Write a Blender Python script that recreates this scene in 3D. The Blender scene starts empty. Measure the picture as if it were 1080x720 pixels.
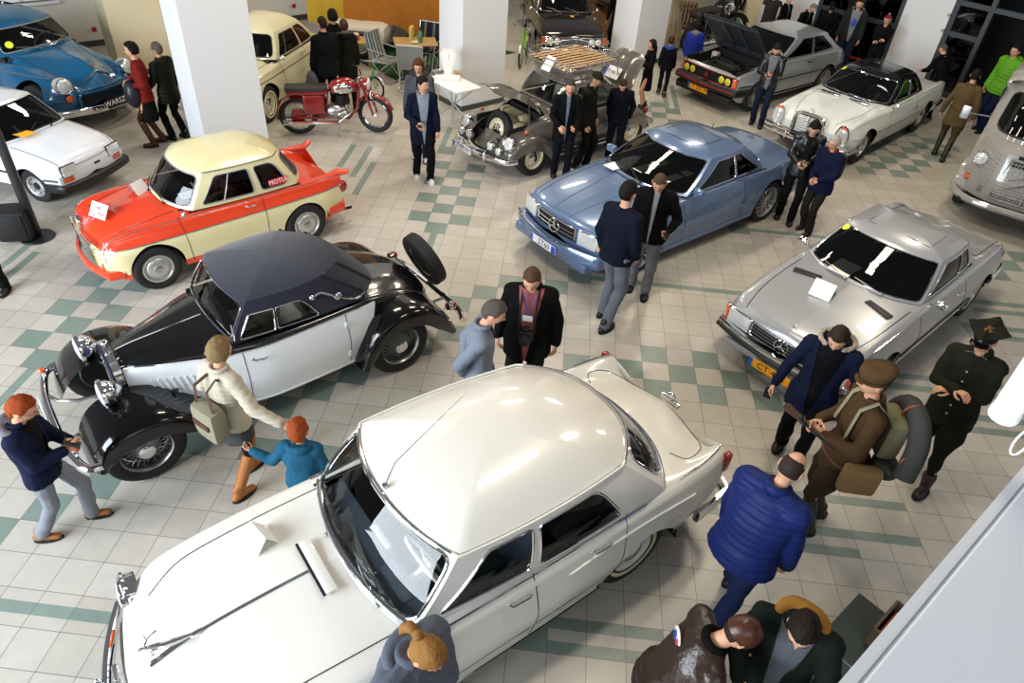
import bpy, bmesh, math, random
import numpy as np
from mathutils import Vector, Matrix, noise
random.seed(7)
PI = math.pi
SC = bpy.context.scene
COL = SC.collection
T = 0.3                       # floor tile, metres

# ------------------------------------------------------------------ camera
CF, CT, CYAW, CROLL, CX, CY, CH = 745.06, 0.670762, 0.0455820, 0.0785105, 11.9391*T, -10.1821*T, 17.1210*T
_ct, _st, _cy, _sy = math.cos(CT), math.sin(CT), math.cos(CYAW), math.sin(CYAW)
_fw = np.array([-_sy*_ct, _cy*_ct, -_st]); _r = np.array([_cy, _sy, 0]); _u = np.cross(_r, _fw)
_r2 = math.cos(CROLL)*_r + math.sin(CROLL)*_u; _u2 = -math.sin(CROLL)*_r + math.cos(CROLL)*_u
CAMP = np.array([CX, CY, CH])
def at(px, py, z=0.0):
    """point of the place seen at a photo pixel, at height z"""
    d = _fw + (px-540)/CF*_r2 - (py-360)/CF*_u2
    return CAMP + d*((z-CH)/d[2])
def proj(P):
    P = np.array(P, float)
    d = np.array(P, float)-CAMP; z = d@_fw
    return 540+CF*(d@_r2)/z, 360-CF*(d@_u2)/z
def make_camera():
    cd = bpy.data.cameras.new('camera'); cd.sensor_width = 36; cd.lens = CF/1080*36
    cd.clip_start = .05; cd.clip_end = 200
    c = bpy.data.objects.new('camera', cd); COL.objects.link(c)
    m = Matrix(((_r2[0], _u2[0], -_fw[0], CX), (_r2[1], _u2[1], -_fw[1], CY), (_r2[2], _u2[2], -_fw[2], CH), (0, 0, 0, 1)))
    c.matrix_world = m; SC.camera = c

# ------------------------------------------------------------------ materials
def lin(h):
    if isinstance(h, (tuple, list)): return tuple(h)
    h = h.lstrip('#'); h = h if len(h) == 6 else ''.join(q*2 for q in h); v = [int(h[i:i+2], 16)/255 for i in (0, 2, 4)]
    return tuple(x/12.92 if x <= .04045 else ((x+.055)/1.055)**2.4 for x in v)
_M = {}
def mat(name, col, rough=.5, metal=0., coat=0., bump=0., bscale=60., noise_col=0., sheen=0., emit=0., spec=.5):
    if name in _M: return _M[name]
    m = bpy.data.materials.new(name); m.use_nodes = True
    nt = m.node_tree; b = nt.nodes['Principled BSDF']; c = lin(col)
    b.inputs['Base Color'].default_value = (*c, 1); b.inputs['Roughness'].default_value = rough
    b.inputs['Metallic'].default_value = metal; b.inputs['Coat Weight'].default_value = coat
    b.inputs['Coat Roughness'].default_value = .04; b.inputs['Specular IOR Level'].default_value = spec
    if sheen: b.inputs['Sheen Weight'].default_value = sheen
    if emit:
        b.inputs['Emission Color'].default_value = (*c, 1); b.inputs['Emission Strength'].default_value = emit
    if bump or noise_col:
        tc = nt.nodes.new('ShaderNodeTexCoord'); n = nt.nodes.new('ShaderNodeTexNoise')
        n.inputs['Scale'].default_value = bscale; n.inputs['Detail'].default_value = 3
        nt.links.new(tc.outputs['Object'], n.inputs['Vector'])
        if bump:
            bp = nt.nodes.new('ShaderNodeBump'); bp.inputs['Strength'].default_value = bump; bp.inputs['Distance'].default_value = .01
            nt.links.new(n.outputs['Fac'], bp.inputs['Height']); nt.links.new(bp.outputs['Normal'], b.inputs['Normal'])
        if noise_col:
            r = nt.nodes.new('ShaderNodeValToRGB')
            r.color_ramp.elements[0].position = .3; r.color_ramp.elements[1].position = .7
            r.color_ramp.elements[0].color = (*[x*(1-noise_col) for x in c], 1)
            r.color_ramp.elements[1].color = (*[min(1, x*(1+noise_col)) for x in c], 1)
            nt.links.new(n.outputs['Fac'], r.inputs['Fac']); nt.links.new(r.outputs['Color'], b.inputs['Base Color'])
    _M[name] = m; return m
def paint(name, col, rough=.3, metal=0.): return mat(name, col, rough, metal, coat=.8, spec=.5 if sum(lin(col)) > .1 else .12)
def paint2(name, c0, c1, rough=.3):
    """two-tone paint: the vertex attribute 'two' is below / above zero"""
    if name in _M: return _M[name]
    m = paint(name, c0, rough); nt = m.node_tree; b = nt.nodes['Principled BSDF']
    a = nt.nodes.new('ShaderNodeAttribute'); a.attribute_name = 'two'
    g = nt.nodes.new('ShaderNodeMath'); g.operation = 'GREATER_THAN'; g.inputs[1].default_value = 0
    x = nt.nodes.new('ShaderNodeMix'); x.data_type = 'RGBA'
    x.inputs[6].default_value = (*lin(c0), 1); x.inputs[7].default_value = (*lin(c1), 1)
    nt.links.new(a.outputs['Fac'], g.inputs[0]); nt.links.new(g.outputs[0], x.inputs[0]); nt.links.new(x.outputs[2], b.inputs['Base Color'])
    return m
def glass(name, tint=(.25, .27, .27), ior=1.5):
    if name in _M: return _M[name]
    m = bpy.data.materials.new(name); m.use_nodes = True; nt = m.node_tree; nt.nodes.clear()
    o = nt.nodes.new('ShaderNodeOutputMaterial'); mx = nt.nodes.new('ShaderNodeMixShader')
    t = nt.nodes.new('ShaderNodeBsdfTransparent'); t.inputs[0].default_value = (*tint, 1)
    g = nt.nodes.new('ShaderNodeBsdfGlossy'); g.inputs['Roughness'].default_value = .01
    f = nt.nodes.new('ShaderNodeFresnel'); f.inputs[0].default_value = ior
    nt.links.new(f.outputs[0], mx.inputs[0]); nt.links.new(t.outputs[0], mx.inputs[1]); nt.links.new(g.outputs[0], mx.inputs[2])
    nt.links.new(mx.outputs[0], o.inputs[0]); _M[name] = m; return m

CHROME = mat('chrome', '#e8e8ea', .08, 1.)
STEEL = mat('brushed_steel', '#b5b5b5', .3, 1.)
ALU = mat('painted_aluminium', '#c8c8c8', .35, .8)
RUBBER = mat('tyre_rubber', '#141414', .7, bump=.2, bscale=90)
BLACK = mat('black_plastic', '#111111', .45)
BLACKMATT = mat('matt_black', '#0b0b0b', .8)
DARKIN = mat('dark_interior', '#1c1b1b', .7)
GLASS = glass('tinted_car_glass', (.20, .22, .22))
CLEAR = glass('clear_glass', (.85, .88, .87))
LENS = mat('lamp_lens', '#dfe3e4', .12, .35, coat=1)
ORANGE = mat('orange_lens', '#d8541a', .2, coat=1)
REDL = mat('red_lens', '#8e1414', .2, coat=1)
PAPER = mat('white_paper', '#f2f2f0', .7)
WHITEP = mat('white_lettering', '#f4f4f4', .5)
BLACKP = mat('black_lettering', '#0c0c0c', .5)

# ------------------------------------------------------------------ meshes
def tag(o, label=None, cat=None, group=None, kind=None):
    if label: o['label'] = label
    if cat: o['category'] = cat
    if group: o['group'] = group
    if kind: o['kind'] = kind
    return o
def link(name, me, mats, parent=None, smooth=40):
    o = bpy.data.objects.new(name, me); COL.objects.link(o)
    for m in (mats if isinstance(mats, (list, tuple)) else [mats]): me.materials.append(m)
    if smooth is not None and len(me.polygons):
        me.polygons.foreach_set('use_smooth', [True]*len(me.polygons))
        if smooth < 180:
            bm = bmesh.new(); bm.from_mesh(me); a = math.radians(smooth)
            for e in bm.edges:
                if len(e.link_faces) == 2 and e.calc_face_angle(0) > a: e.smooth = False
            bm.to_mesh(me); bm.free()
    if parent is not None: o.parent = parent
    return o
def empty(name, loc=(0, 0, 0), rz=0., s=1., parent=None):
    o = bpy.data.objects.new(name, None); COL.objects.link(o); o.location = loc; o.rotation_euler = (0, 0, rz); o.scale = (s, s, s)
    o.empty_display_size = .2
    if parent is not None: o.parent = parent
    return o
class MB:
    """mesh builder: collects verts / faces / material indices"""
    def __init__(s): s.v = []; s.f = []; s.m = []; s.attr = None
    def add(s, vs, fs, mi=0):
        n = len(s.v); s.v += [tuple(map(float, p)) for p in vs]
        s.f += [tuple(n+i for i in f) for f in fs]; s.m += [mi]*len(fs); return s
    def box(s, c, d, rot=None, mi=0, bev=0.):
        x, y, z = [k/2 for k in d]
        if bev > 0:
            b = min(bev, x*.98, y*.98, z*.98)
            bm = bmesh.new(); bmesh.ops.create_cube(bm, size=2)
            for v in bm.verts: v.co = Vector((v.co.x*x, v.co.y*y, v.co.z*z))
            bmesh.ops.bevel(bm, geom=bm.edges[:], offset=b, segments=2, profile=.6, affect='EDGES')
            vs = [v.co.copy() for v in bm.verts]; bm.verts.index_update(); fs = [[v.index for v in f.verts] for f in bm.faces]; bm.free()
        else:
            vs = [Vector((i*x, j*y, k*z)) for i in (-1, 1) for j in (-1, 1) for k in (-1, 1)]
            fs = [(0, 1, 3, 2), (4, 6, 7, 5), (0, 4, 5, 1), (2, 3, 7, 6), (0, 2, 6, 4), (1, 5, 7, 3)]
        if rot is not None:
            R = rot if isinstance(rot, Matrix) else Matrix.Rotation(rot, 3, 'Z'); vs = [R@v for v in vs]
        return s.add([v+Vector(c) for v in vs], fs, mi)
    def tube(s, pts, r, n=8, mi=0, closed=False, caps=True, flat=1.):
        pts = [Vector(p) for p in pts]; N = len(pts)
        rr = r if isinstance(r, (list, tuple)) else [r]*N
        vs = []; up = None
        for i, p in enumerate(pts):
            a = pts[(i-1) % N] if closed else pts[max(i-1, 0)]; b = pts[(i+1) % N] if closed else pts[min(i+1, N-1)]
            t = (b-a); t = t.normalized() if t.length > 1e-9 else Vector((0, 0, 1))
            if up is None: up = Vector((0, 0, 1)) if abs(t.z) < .9 else Vector((1, 0, 0))
            sd = t.cross(up)
            if sd.length < 1e-6: sd = t.cross(Vector((0, 1, .1)))
            sd.normalize(); up = sd.cross(t).normalized()
            for k in range(n):
                th = 2*PI*k/n; vs.append(p+sd*(math.cos(th)*rr[i])+up*(math.sin(th)*rr[i]*flat))
        fs = []
        for i in range(N if closed else N-1):
            j = (i+1) % N
            for k in range(n): fs.append((i*n+k, i*n+(k+1) % n, j*n+(k+1) % n, j*n+k))
        if caps and not closed: fs.append(tuple(range(n))[::-1]); fs.append(tuple((N-1)*n+k for k in range(n)))
        return s.add(vs, fs, mi)
    def lathe(s, prof, c=(0, 0, 0), axis='Y', n=32, mi=0, sgn=1, caps=False):
        """prof: (radius, offset along axis)"""
        vs = []
        for r, h in prof:
            for k in range(n):
                a = 2*PI*k/n; x, y, z = r*math.cos(a), h*sgn, r*math.sin(a)
                p = (x, y, z) if axis == 'Y' else ((y, x, z) if axis == 'X' else (x, z, y))
                vs.append((p[0]+c[0], p[1]+c[1], p[2]+c[2]))
        fs = []
        for i in range(len(prof)-1):
            for k in range(n): fs.append((i*n+k, i*n+(k+1) % n, (i+1)*n+(k+1) % n, (i+1)*n+k))
        if caps: fs.append(tuple(range(n))); fs.append(tuple((len(prof)-1)*n+k for k in range(n)))
        return s.add(vs, fs, mi)
    def grid(s, P, mi=0, closed_u=False, closed_v=False):
        """P[i][j] grid of points"""
        nu, nv = len(P), len(P[0]); vs = [p for r in P for p in r]; fs = []
        for i in range(nu if closed_u else nu-1):
            for j in range(nv if closed_v else nv-1):
                a, b = (i+1) % nu, (j+1) % nv; fs.append((i*nv+j, a*nv+j, a*nv+b, i*nv+b))
        return s.add(vs, fs, mi)
    def ellipsoid(s, c, r, n=16, m=10, mi=0, R=None):
        P = []
        for i in range(m+1):
            ph = PI*i/m-PI/2
            row = [Vector((r[0]*math.cos(ph)*math.cos(2*PI*k/n), r[1]*math.cos(ph)*math.sin(2*PI*k/n), r[2]*math.sin(ph))) for k in range(n)]
            if R is not None: row = [R@p for p in row]
            P.append([p+Vector(c) for p in row])
        return s.grid(P, mi, closed_v=True)
    def prism(s, poly, axis, a, b, mi=0):
        """extrude 2-D polygon between a and b along an axis; poly coordinates fill the other two axes in order"""
        def pt(u, v, w): return (w, u, v) if axis == 'X' else ((u, w, v) if axis == 'Y' else (u, v, w))
        n = len(poly); vs = [pt(u, v, a) for u, v in poly]+[pt(u, v, b) for u, v in poly]
        fs = [tuple(range(n))[::-1], tuple(range(n, 2*n))]+[(i, (i+1) % n, n+(i+1) % n, n+i) for i in range(n)]
        return s.add(vs, fs, mi)
    def xform(s, M, start=0):
        s.v[start:] = [tuple(M@Vector(p)) for p in s.v[start:]]; return s
    def mesh(s, name, weld=0., fix=True):
        me = bpy.data.meshes.new(name); me.from_pydata(s.v, [], s.f)
        me.polygons.foreach_set('material_index', s.m)
        if s.attr is not None and not weld:
            at_ = me.attributes.new('two', 'FLOAT', 'POINT'); at_.data.foreach_set('value', s.attr)
        bm = bmesh.new(); bm.from_mesh(me)
        if weld: bmesh.ops.remove_doubles(bm, verts=bm.verts, dist=weld)
        bmesh.ops.dissolve_degenerate(bm, dist=1e-6, edges=bm.edges)
        if fix: bmesh.ops.recalc_face_normals(bm, faces=bm.faces)
        bm.to_mesh(me); bm.free(); me.update(); return me
    def build(s, name, mats, parent=None, smooth=40, weld=0., fix=True):
        return link(name, s.mesh(name, weld, fix), mats, parent, smooth)
def text_mb(txt, size, M, depth=.002, extrude_mi=0, spacing=1.):
    """flat lettering, centred, in the XY plane of matrix M"""
    cu = bpy.data.curves.new('t', 'FONT'); cu.body = txt; cu.size = size; cu.extrude = depth; cu.align_x = 'CENTER'; cu.align_y = 'CENTER'
    cu.resolution_u = 2; cu.space_character = spacing
    o = bpy.data.objects.new('t', cu); COL.objects.link(o)
    dg = bpy.context.evaluated_depsgraph_get(); me = bpy.data.meshes.new_from_object(o.evaluated_get(dg))
    mb = MB(); mb.add([M@v.co for v in me.vertices], [tuple(p.vertices) for p in me.polygons])
    bpy.data.objects.remove(o); bpy.data.meshes.remove(me); bpy.data.curves.remove(cu); return mb
def pch(tab):
    """monotone cubic through (x, value) pairs"""
    tab = sorted(tab); X = np.array([a for a, _ in tab], float); Y = np.array([b for _, b in tab], float)
    if len(X) == 1: return lambda x: Y[0]
    h = np.diff(X); d = np.diff(Y)/h; m = np.zeros(len(X)); m[0] = d[0]; m[-1] = d[-1]
    for i in range(1, len(X)-1):
        if d[i-1]*d[i] > 0:
            w1 = 2*h[i]+h[i-1]; w2 = h[i]+2*h[i-1]; m[i] = (w1+w2)/(w1/d[i-1]+w2/d[i])
    def f(x):
        if x <= X[0]: return float(Y[0])
        if x >= X[-1]: return float(Y[-1])
        i = int(np.searchsorted(X, x)-1); t = (x-X[i])/h[i]
        return float((1+2*t)*(1-t)**2*Y[i]+t*(1-t)**2*h[i]*m[i]+t*t*(3-2*t)*Y[i+1]+t*t*(t-1)*h[i]*m[i+1])
    return f
def crspline(pts, per=8, closed=False):
    """centripetal Catmull-Rom through points"""
    P = [np.array(p, float) for p in pts]; n = len(P); out = []
    if n == 2: return [P[0]+(P[1]-P[0])*k/per for k in range(per+1)]
    rng = n if closed else n-1
    for i in range(rng):
        p1, p2 = P[i], P[(i+1) % n]
        p0 = P[i-1] if (closed or i > 0) else 2*p1-p2
        p3 = P[(i+2) % n] if (closed or i < n-2) else 2*p2-p1
        t0 = 0; t1 = t0+max(np.linalg.norm(p1-p0), 1e-6)**.5; t2 = t1+max(np.linalg.norm(p2-p1), 1e-6)**.5; t3 = t2+max(np.linalg.norm(p3-p2), 1e-6)**.5
        for k in range(per):
            t = t1+(t2-t1)*k/per
            A1 = (t1-t)/(t1-t0)*p0+(t-t0)/(t1-t0)*p1; A2 = (t2-t)/(t2-t1)*p1+(t-t1)/(t2-t1)*p2; A3 = (t3-t)/(t3-t2)*p2+(t-t2)/(t3-t2)*p3
            B1 = (t2-t)/(t2-t0)*A1+(t-t0)/(t2-t0)*A2; B2 = (t3-t)/(t3-t1)*A2+(t-t1)/(t3-t1)*A3
            out.append((t2-t)/(t2-t1)*B1+(t-t1)/(t2-t1)*B2)
    if not closed: out.append(P[-1])
    return out
def resample(pts, n):
    P = np.array(pts, float); d = np.r_[0, np.cumsum(np.linalg.norm(np.diff(P, axis=0), axis=1))]
    t = np.linspace(0, d[-1], n); return np.stack([np.interp(t, d, P[:, k]) for k in range(P.shape[1])], 1)
def rot_to(d, up=(0, 0, 1)):
    """3x3 matrix whose Z axis is d"""
    z = Vector(d).normalized(); x = Vector(up).cross(z)
    if x.length < 1e-6: x = Vector((1, 0, 0))
    x.normalize(); y = z.cross(x); return Matrix((x, y, z)).transposed()
VP = (3.006, .140, 221.1, .992)
PO = dict(trabant=(-.834,4.891,225.4,.961), sec=(5.254,6.753,223.1,.969), w111=(9.345,11.236,228.3,.941), slc=(7.593,4.588,226.4,.952), mb=(.711,2.316,224.1,.94), beetle=(3.553,9.18,224,.96), scirocco=(7.89,13.39,222,1.02),
  f126=(-4.37,6.2,347,.93), warszawa=(-6.145,9.02,341,.99), syrena=(-2.22,10.25,264,.97), f125=(3.3,15.6,281.5,.95), van=(11.8,9.1,236.5,.97))
# ------------------------------------------------------------------ cars
class Car:
    """x forward, y left, z up; origin on the ground between the axles"""
    def __init__(s, name, label, pos, deg, scale, B):
        s.root = empty(name, (pos[0], pos[1], 0), math.radians(deg), scale); tag(s.root, label, 'car')
        s.B = B; s.f = {k: pch(v) for k, v in B.items() if isinstance(v, list) and k != 'arch'}
        s.x0, s.x1 = B['x'][0], B['x'][1]; s.r = B.get('r', .06); s.bf = B.get('bow_f', .12); s.br = B.get('bow_r', .08)
        s.fade = B.get('fade', .9); s.W = max(b for _, b in B['wm']); s.arches = B['arch']; s._c = {}
    def world(s, p):
        o = s.root; a = o.rotation_euler[2]; k = o.scale[0]
        return (o.location[0]+k*(math.cos(a)*p[0]-math.sin(a)*p[1]), o.location[1]+k*(math.sin(a)*p[0]+math.cos(a)*p[1]), k*p[2])
    def px(s, p): return tuple(round(float(v)) for v in proj(np.array(s.world(p))))
    def g(s, k, x, d=None):
        return s.f[k](x) if k in s.f else d
    def sect(s, x):
        k = round(x, 4)
        if k in s._c: return s._c[k]
        zt, ze, we, wm, zm, ws, zs = [s.g(a, x) for a in ('zt', 'ze', 'we', 'wm', 'zm', 'ws', 'zs')]
        r = min(s.g('rr', x, s.r), we*.45, max(.01, (ze-zm)*.8)); top = [(0, zt)]
        wv = s.g('wv', x); zv = s.g('zv', x)
        if wv is not None: top.append((wv, zv))
        else: top.append((we*.55, zt-(zt-ze)*.32))
        top.append((we-r, ze-.004))
        corner = [(we-r+r*math.sin(a), ze-r+r*math.cos(a)) for a in (.5, 1.05, 1.5)]
        t = [np.array(p) for p in crspline(top+[corner[0]], 7)][:-1]
        side = [corner[0], corner[1], corner[2], (max(wm, .01), zm), ((wm+ws)/2+.012, (zm+zs)/2), (ws, zs)]
        sd = crspline(side, 7); s._c[k] = (t, sd); return t, sd
    def bow(s, x, y):
        u = (y/s.W)**2; o = 0
        a = (x-(s.x1-s.fade))/s.fade
        if a > 0: o -= s.bf*u*a*a
        a = ((s.x0+s.fade)-x)/s.fade
        if a > 0: o += s.br*u*a*a
        return x+o
    def zbot(s, x):
        z = s.g('zs', x)
        for xc, zc, R in s.arches:
            d = abs(x-xc)
            if d < R: z = max(z, zc+math.sqrt(R*R-d*d))
        return z
    def side(s, x, z, off=0., y=1):
        _, sd = s.sect(x); P = np.array(sd)[::-1]
        yy = float(np.interp(z, P[:, 1], P[:, 0])) + s.flare(x, z)
        return (s.bow(x, yy), (yy+off)*y, z)
    def flare(s, x, z):
        fl = s.B.get('flare', 0); o = 0
        if fl:
            for xc, zc, R in s.arches:
                d = math.hypot(x-xc, z-zc)-R
                if -.02 < d < .12 and z > zc*.6: o = max(o, fl*(1-d/.12)**2 if d > 0 else fl)
        return o
    def top(s, x, y, off=0.):
        t, sd = s.sect(x); P = np.array(list(t)+list(sd[:12])); z = float(np.interp(abs(y), P[:, 0], P[:, 1]))
        return (s.bow(x, abs(y)), y, z+off)
    def body(s, mats, hole=None, two=None, open_top=None, name='body', step=.05):
        """hole(x, y): True where the deck is left open (cabin)"""
        xs = set(np.linspace(s.x0, s.x1, int((s.x1-s.x0)/step)+1))
        for e, sg in ((s.x0, 1), (s.x1, -1)):
            for k in (.004, .012, .025, .045, .07, .1): xs.add(e+sg*k)
        for xc, zc, R in s.arches:
            for a in np.linspace(0, PI, 25): xs.add(xc+R*.9995*math.cos(a))
            xs.add(xc+R+.0015); xs.add(xc-R-.0015)
        xs = sorted(x for x in xs if s.x0 <= x <= s.x1); P = []; NT = 15; NS = 26
        for x in xs:
            t, sd = s.sect(x); zb = s.zbot(x); S = np.array(sd)
            keep = S[S[:, 1] >= zb]
            if len(keep) < len(S):
                i = len(keep)
                if i == 0: keep = S[:1]; i = 1
                k = (keep[-1][1]-zb)/max(keep[-1][1]-S[i][1], 1e-6); keep = np.vstack([keep, keep[-1]+(S[i]-keep[-1])*k])
            tt = resample(list(t)+[sd[0]], NT)
            ks = resample(keep, NS) if len(keep) > 1 else np.repeat(keep, NS, 0)
            row = [(p[0], p[1]) for p in tt[:-1]]+[(p[0]+s.flare(x, p[1]), p[1]) for p in ks]
            P.append([(s.bow(x, y), y, z) for y, z in row])
        mb = MB(); n = len(P[0])
        for sg in (1, -1):
            G = [[(p[0], p[1]*sg, p[2]) for p in r] for r in P]; st = len(mb.v)
            vs = [p for r in G for p in r]; fs = []
            for i in range(len(G)-1):
                for j in range(n-1):
                    c = [(G[a][b]) for a, b in ((i, j), (i+1, j), (i+1, j+1), (i, j+1))]
                    if hole and j < NT+3:
                        cx = sum(q[0] for q in c)/4; cy = sum(q[1] for q in c)/4
                        if hole(cx, cy, sum(q[2] for q in c)/4): continue
                    fs.append((i*n+j, (i+1)*n+j, (i+1)*n+j+1, i*n+j+1))
            mb.add(vs, fs)
            for E in (G[0], G[-1]):              # end caps: concentric rings towards a spine
                rows = [E]; zc = (E[0][2]+E[-1][2])/2
                for k in (.8, .55, .3, .02): rows.append([(p[0]+(E[0][0]-p[0])*(1-k*k), p[1]*k, zc+(p[2]-zc)*k) for p in E])
                mb.grid(rows)
        if two: mb.attr = [two(*v) for v in mb.v]
        o = mb.build(name, mats, s.root, smooth=38); s.bodyob = o
        # wheel wells and floor pan
        w = MB(); zf = s.g('zs', 0)+.02
        for xc, zc, R in s.arches:
            for sg in (1, -1):
                ro = []
                yo = s.side(xc, zc+R+.02)[1]-.03
                for a in np.linspace(0, PI, 17):
                    c_, s_ = math.cos(a)*(R+.03), math.sin(a)*(R+.03)
                    ro.append([(xc+c_, sg*(yo-.42), zc+s_), (xc+c_, sg*yo, zc+s_)])
                w.grid(ro)
                w.add([(xc+(R+.03)*math.cos(a), sg*(yo-.42), zc+(R+.03)*math.sin(a)) for a in np.linspace(0, PI, 17)]+[(xc+R+.03, sg*(yo-.42), zf), (xc-R-.03, sg*(yo-.42), zf)], [tuple(range(19))])
        a0 = max(a[0]-a[2] for a in s.arches if a[0] < 0); a1 = min(a[0]-a[2] for a in s.arches if a[0] > 0)
        ws = s.g('ws', 0)-.03
        xs2 = [s.x0+.08]+[v for a in sorted(s.arches) for v in (a[0]-a[2], a[0]+a[2])]+[s.x1-.1]
        for i in range(0, len(xs2), 2):
            wa = min(s.g('ws', xs2[i]), s.g('ws', xs2[i+1]))-.04
            w.box(((xs2[i]+xs2[i+1])/2, 0, zf+.01), (xs2[i+1]-xs2[i], 2*wa, .03))
        for a in s.arches: w.box((a[0], 0, zf+.01), (2*a[2]+.02, 2*(ws-.40), .03))
        w.build('underbody', BLACKMATT, s.root, smooth=30)
        return o
    # ---- trims laid on the body
    def strip(s, x0, x1, z, r=.008, m=CHROME, name='side_trim', n=40, off=.002, flat=1., sides=(1, -1), mb=None):
        own = mb is None; mb = mb or MB()
        zf = z if callable(z) else (lambda x: z)
        for sg in sides:
            run = []
            for x in list(np.linspace(x0, x1, n*2))+[None]:
                if x is not None and zf(x) > s.zbot(x)+r*.5: run.append(s.side(x, zf(x), off, sg))
                else:
                    if len(run) > 2: mb.tube(run, r, 6, flat=flat)
                    run = []
        return mb.build(name, m, s.root) if own else mb
    def topline(s, pts, r=.006, m=CHROME, name='bonnet_trim', off=.001, n=30):
        mb = MB(); P = crspline(pts, 10) if len(pts) > 2 else [np.array(pts[0])+(np.array(pts[1])-np.array(pts[0]))*k/n for k in range(n+1)]
        mb.tube([s.top(p[0], p[1], off) for p in P], r, 6); return mb.build(name, m, s.root)
    def doorline(s, xs, ztop, slant=0., m=None, zb=None):
        mb = MB()
        for x in xs:
            for sg in (1, -1):
                z0 = (zb if zb else s.g('zs', x)+.03)
                P = [s.side(x+slant*(z-z0), z, -.001, sg) for z in np.linspace(z0, ztop, 16)]
                mb.tube(P, .0045, 5)
        mb.build('door_gap', BLACKMATT, s.root)
    def handle(s, x, z, L=.14, m=CHROME, sides=(1, -1)):
        for sg in sides:
            mb = MB(); a = s.side(x+L/2, z, .0, sg); b = s.side(x-L/2, z, .0, sg)
            mb.tube([s.side(x+L/2, z, 0, sg), s.side(x+L/2-.01, z, .028, sg), s.side(x-L/2+.02, z, .032, sg), s.side(x-L/2, z, .02, sg)], [.012, .009, .01, .008], 8)
            mb.ellipsoid(s.side(x+L/2, z, 0, sg), (.022, .008, .016), 10, 6)
            mb.build('door_handle', m, s.root)
    def lamp(s, c, r, d=(1, 0, 0), name='headlight', bez=CHROME, lens=LENS, depth=.05, ry=1., dome=.25):
        mb = MB(); mb.lathe([(r*1.14, -depth), (r*1.16, 0), (r*1.1, r*.14), (r*1.0, r*.1)], axis='Z', n=24)
        mb.lathe([(r*1.0, r*.1), (r*.85, r*(.1+dome*.5)), (r*.5, r*(.1+dome*.85)), (.001, r*(.1+dome))], axis='Z', n=24, mi=1)
        R = rot_to(d).to_4x4(); S = Matrix.Diagonal((1, ry, 1, 1)); mb.xform(Matrix.Translation(Vector(c))@R@S)
        return mb.build(name, [bez, lens], s.root, smooth=50)
    def bumper(s, x, z, w, bow, h=.10, t=.05, m=CHROME, front=True, wrap=.35, overr=(), name='bumper', rear_y=None):
        mb = MB(); sg = 1 if front else -1; pts = []
        for y in np.linspace(-w, w, 29):
            pts.append((x-sg*bow*(y/w)**2, y))
        L = [(pts[0][0]-sg*wrap*k, pts[0][1]-.04*math.sin(k*PI/2)) for k in (1, .7, .4, .15)]
        Rr = [(pts[-1][0]-sg*wrap*k, pts[-1][1]+.04*math.sin(k*PI/2)) for k in (.15, .4, .7, 1)]
        path = L+pts+Rr; rows = []
        for i, (px, py) in enumerate(path):
            a = path[max(i-1, 0)]; b = path[min(i+1, len(path)-1)]; tx, ty = b[0]-a[0], b[1]-a[1]; l = math.hypot(tx, ty)
            nx, ny = (ty/l*sg, -tx/l*sg) if True else (0, 0)
            row = []
            for k in range(10):
                th = 2*PI*k/10; o = t/2*math.cos(th); zz = h/2*math.sin(th)
                o = t/2*(abs(math.cos(th))**.6)*(1 if math.cos(th) > 0 else -1); zz = h/2*(abs(math.sin(th))**.6)*(1 if math.sin(th) > 0 else -1)
                row.append((px+nx*o, py+ny*o, z+zz))
            rows.append(row)
        mb.grid(rows, closed_v=True)
        for e in (rows[0], rows[-1]): mb.add(e, [tuple(range(10))])
        o = mb.build(name, m, s.root)
        for y in overr:
            for q in (y, -y):
                k = MB(); k.ellipsoid((x-sg*bow*(q/w)**2+sg*t*.5, q, z+.01), (.035, .03, h*.95), 12, 8); k.build('overrider', m, o)
        return o
    def plate(s, c, txt, w=.52, h=.114, bg='#f0f0f0', n=(1, 0, 0), blue=True, tcol=BLACKP, tilt=0., size=None, blue_right=False, name='number_plate'):
        mb = MB(); R = rot_to(n).to_4x4(); M = Matrix.Translation(Vector(c))@R
        bgm = mat('plate_'+bg.strip('#'), bg, .4)
        mb.box((0, 0, 0), (w, h, .008), bev=.003)
        if blue: mb.box((-w/2+.02, 0, .002), (.04, h*.96, .008), mi=1)
        if blue_right: mb.box((w/2-.045, 0, .002), (.085, h*.96, .008), mi=1)
        mb.xform(M); o = mb.build(name, [bgm, mat('plate_blue', '#2257c0', .4)], s.root, smooth=None)
        t = text_mb(txt, size or h*1.0, M@Matrix.Translation((.02 if blue else 0, 0, .006)), .001); t.build('plate_lettering', tcol, o, smooth=None)
        return o
    # ---- greenhouse
    def cabin(s, G, mats, frame=CHROME, fr=.009, gl=GLASS, roof_mat=None, two=None, shell='greenhouse', roofname='roof'):
        """G: base / top outlines and window cells. t: 0 front centre, 1 A corner, 2 C corner, 3 rear centre, mirrored to 6"""
        xf, xa, ya, xr_, yr, xrc = G['base']; zf, za, zr_, zrc = G['bz']
        tf, ta, tya, tr, tyr, trc = G['top']; uf, ua, ur_, urc = G['tz']; pf = G.get('pf', 2.2); pr = G.get('pr', 2.2)
        bul = G.get('bulge', .03); barrel = G.get('barrel', .04)
        def line(t, A):
            fx, ax, ay, rx, ry, cx, z0, z1, z2, z3 = A
            if t <= 1: k = t; return np.array([fx+(ax-fx)*k**pf, ay*k, z0+(z1-z0)*k**2])
            if t <= 2:
                k = t-1; return np.array([ax+(rx-ax)*k, ay+(ry-ay)*k+barrel*4*k*(1-k), z1+(z2-z1)*k])
            k = 3-t; return np.array([cx+(rx-cx)*k**pr, ry*k, z3+(z2-z3)*k**2])
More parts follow.
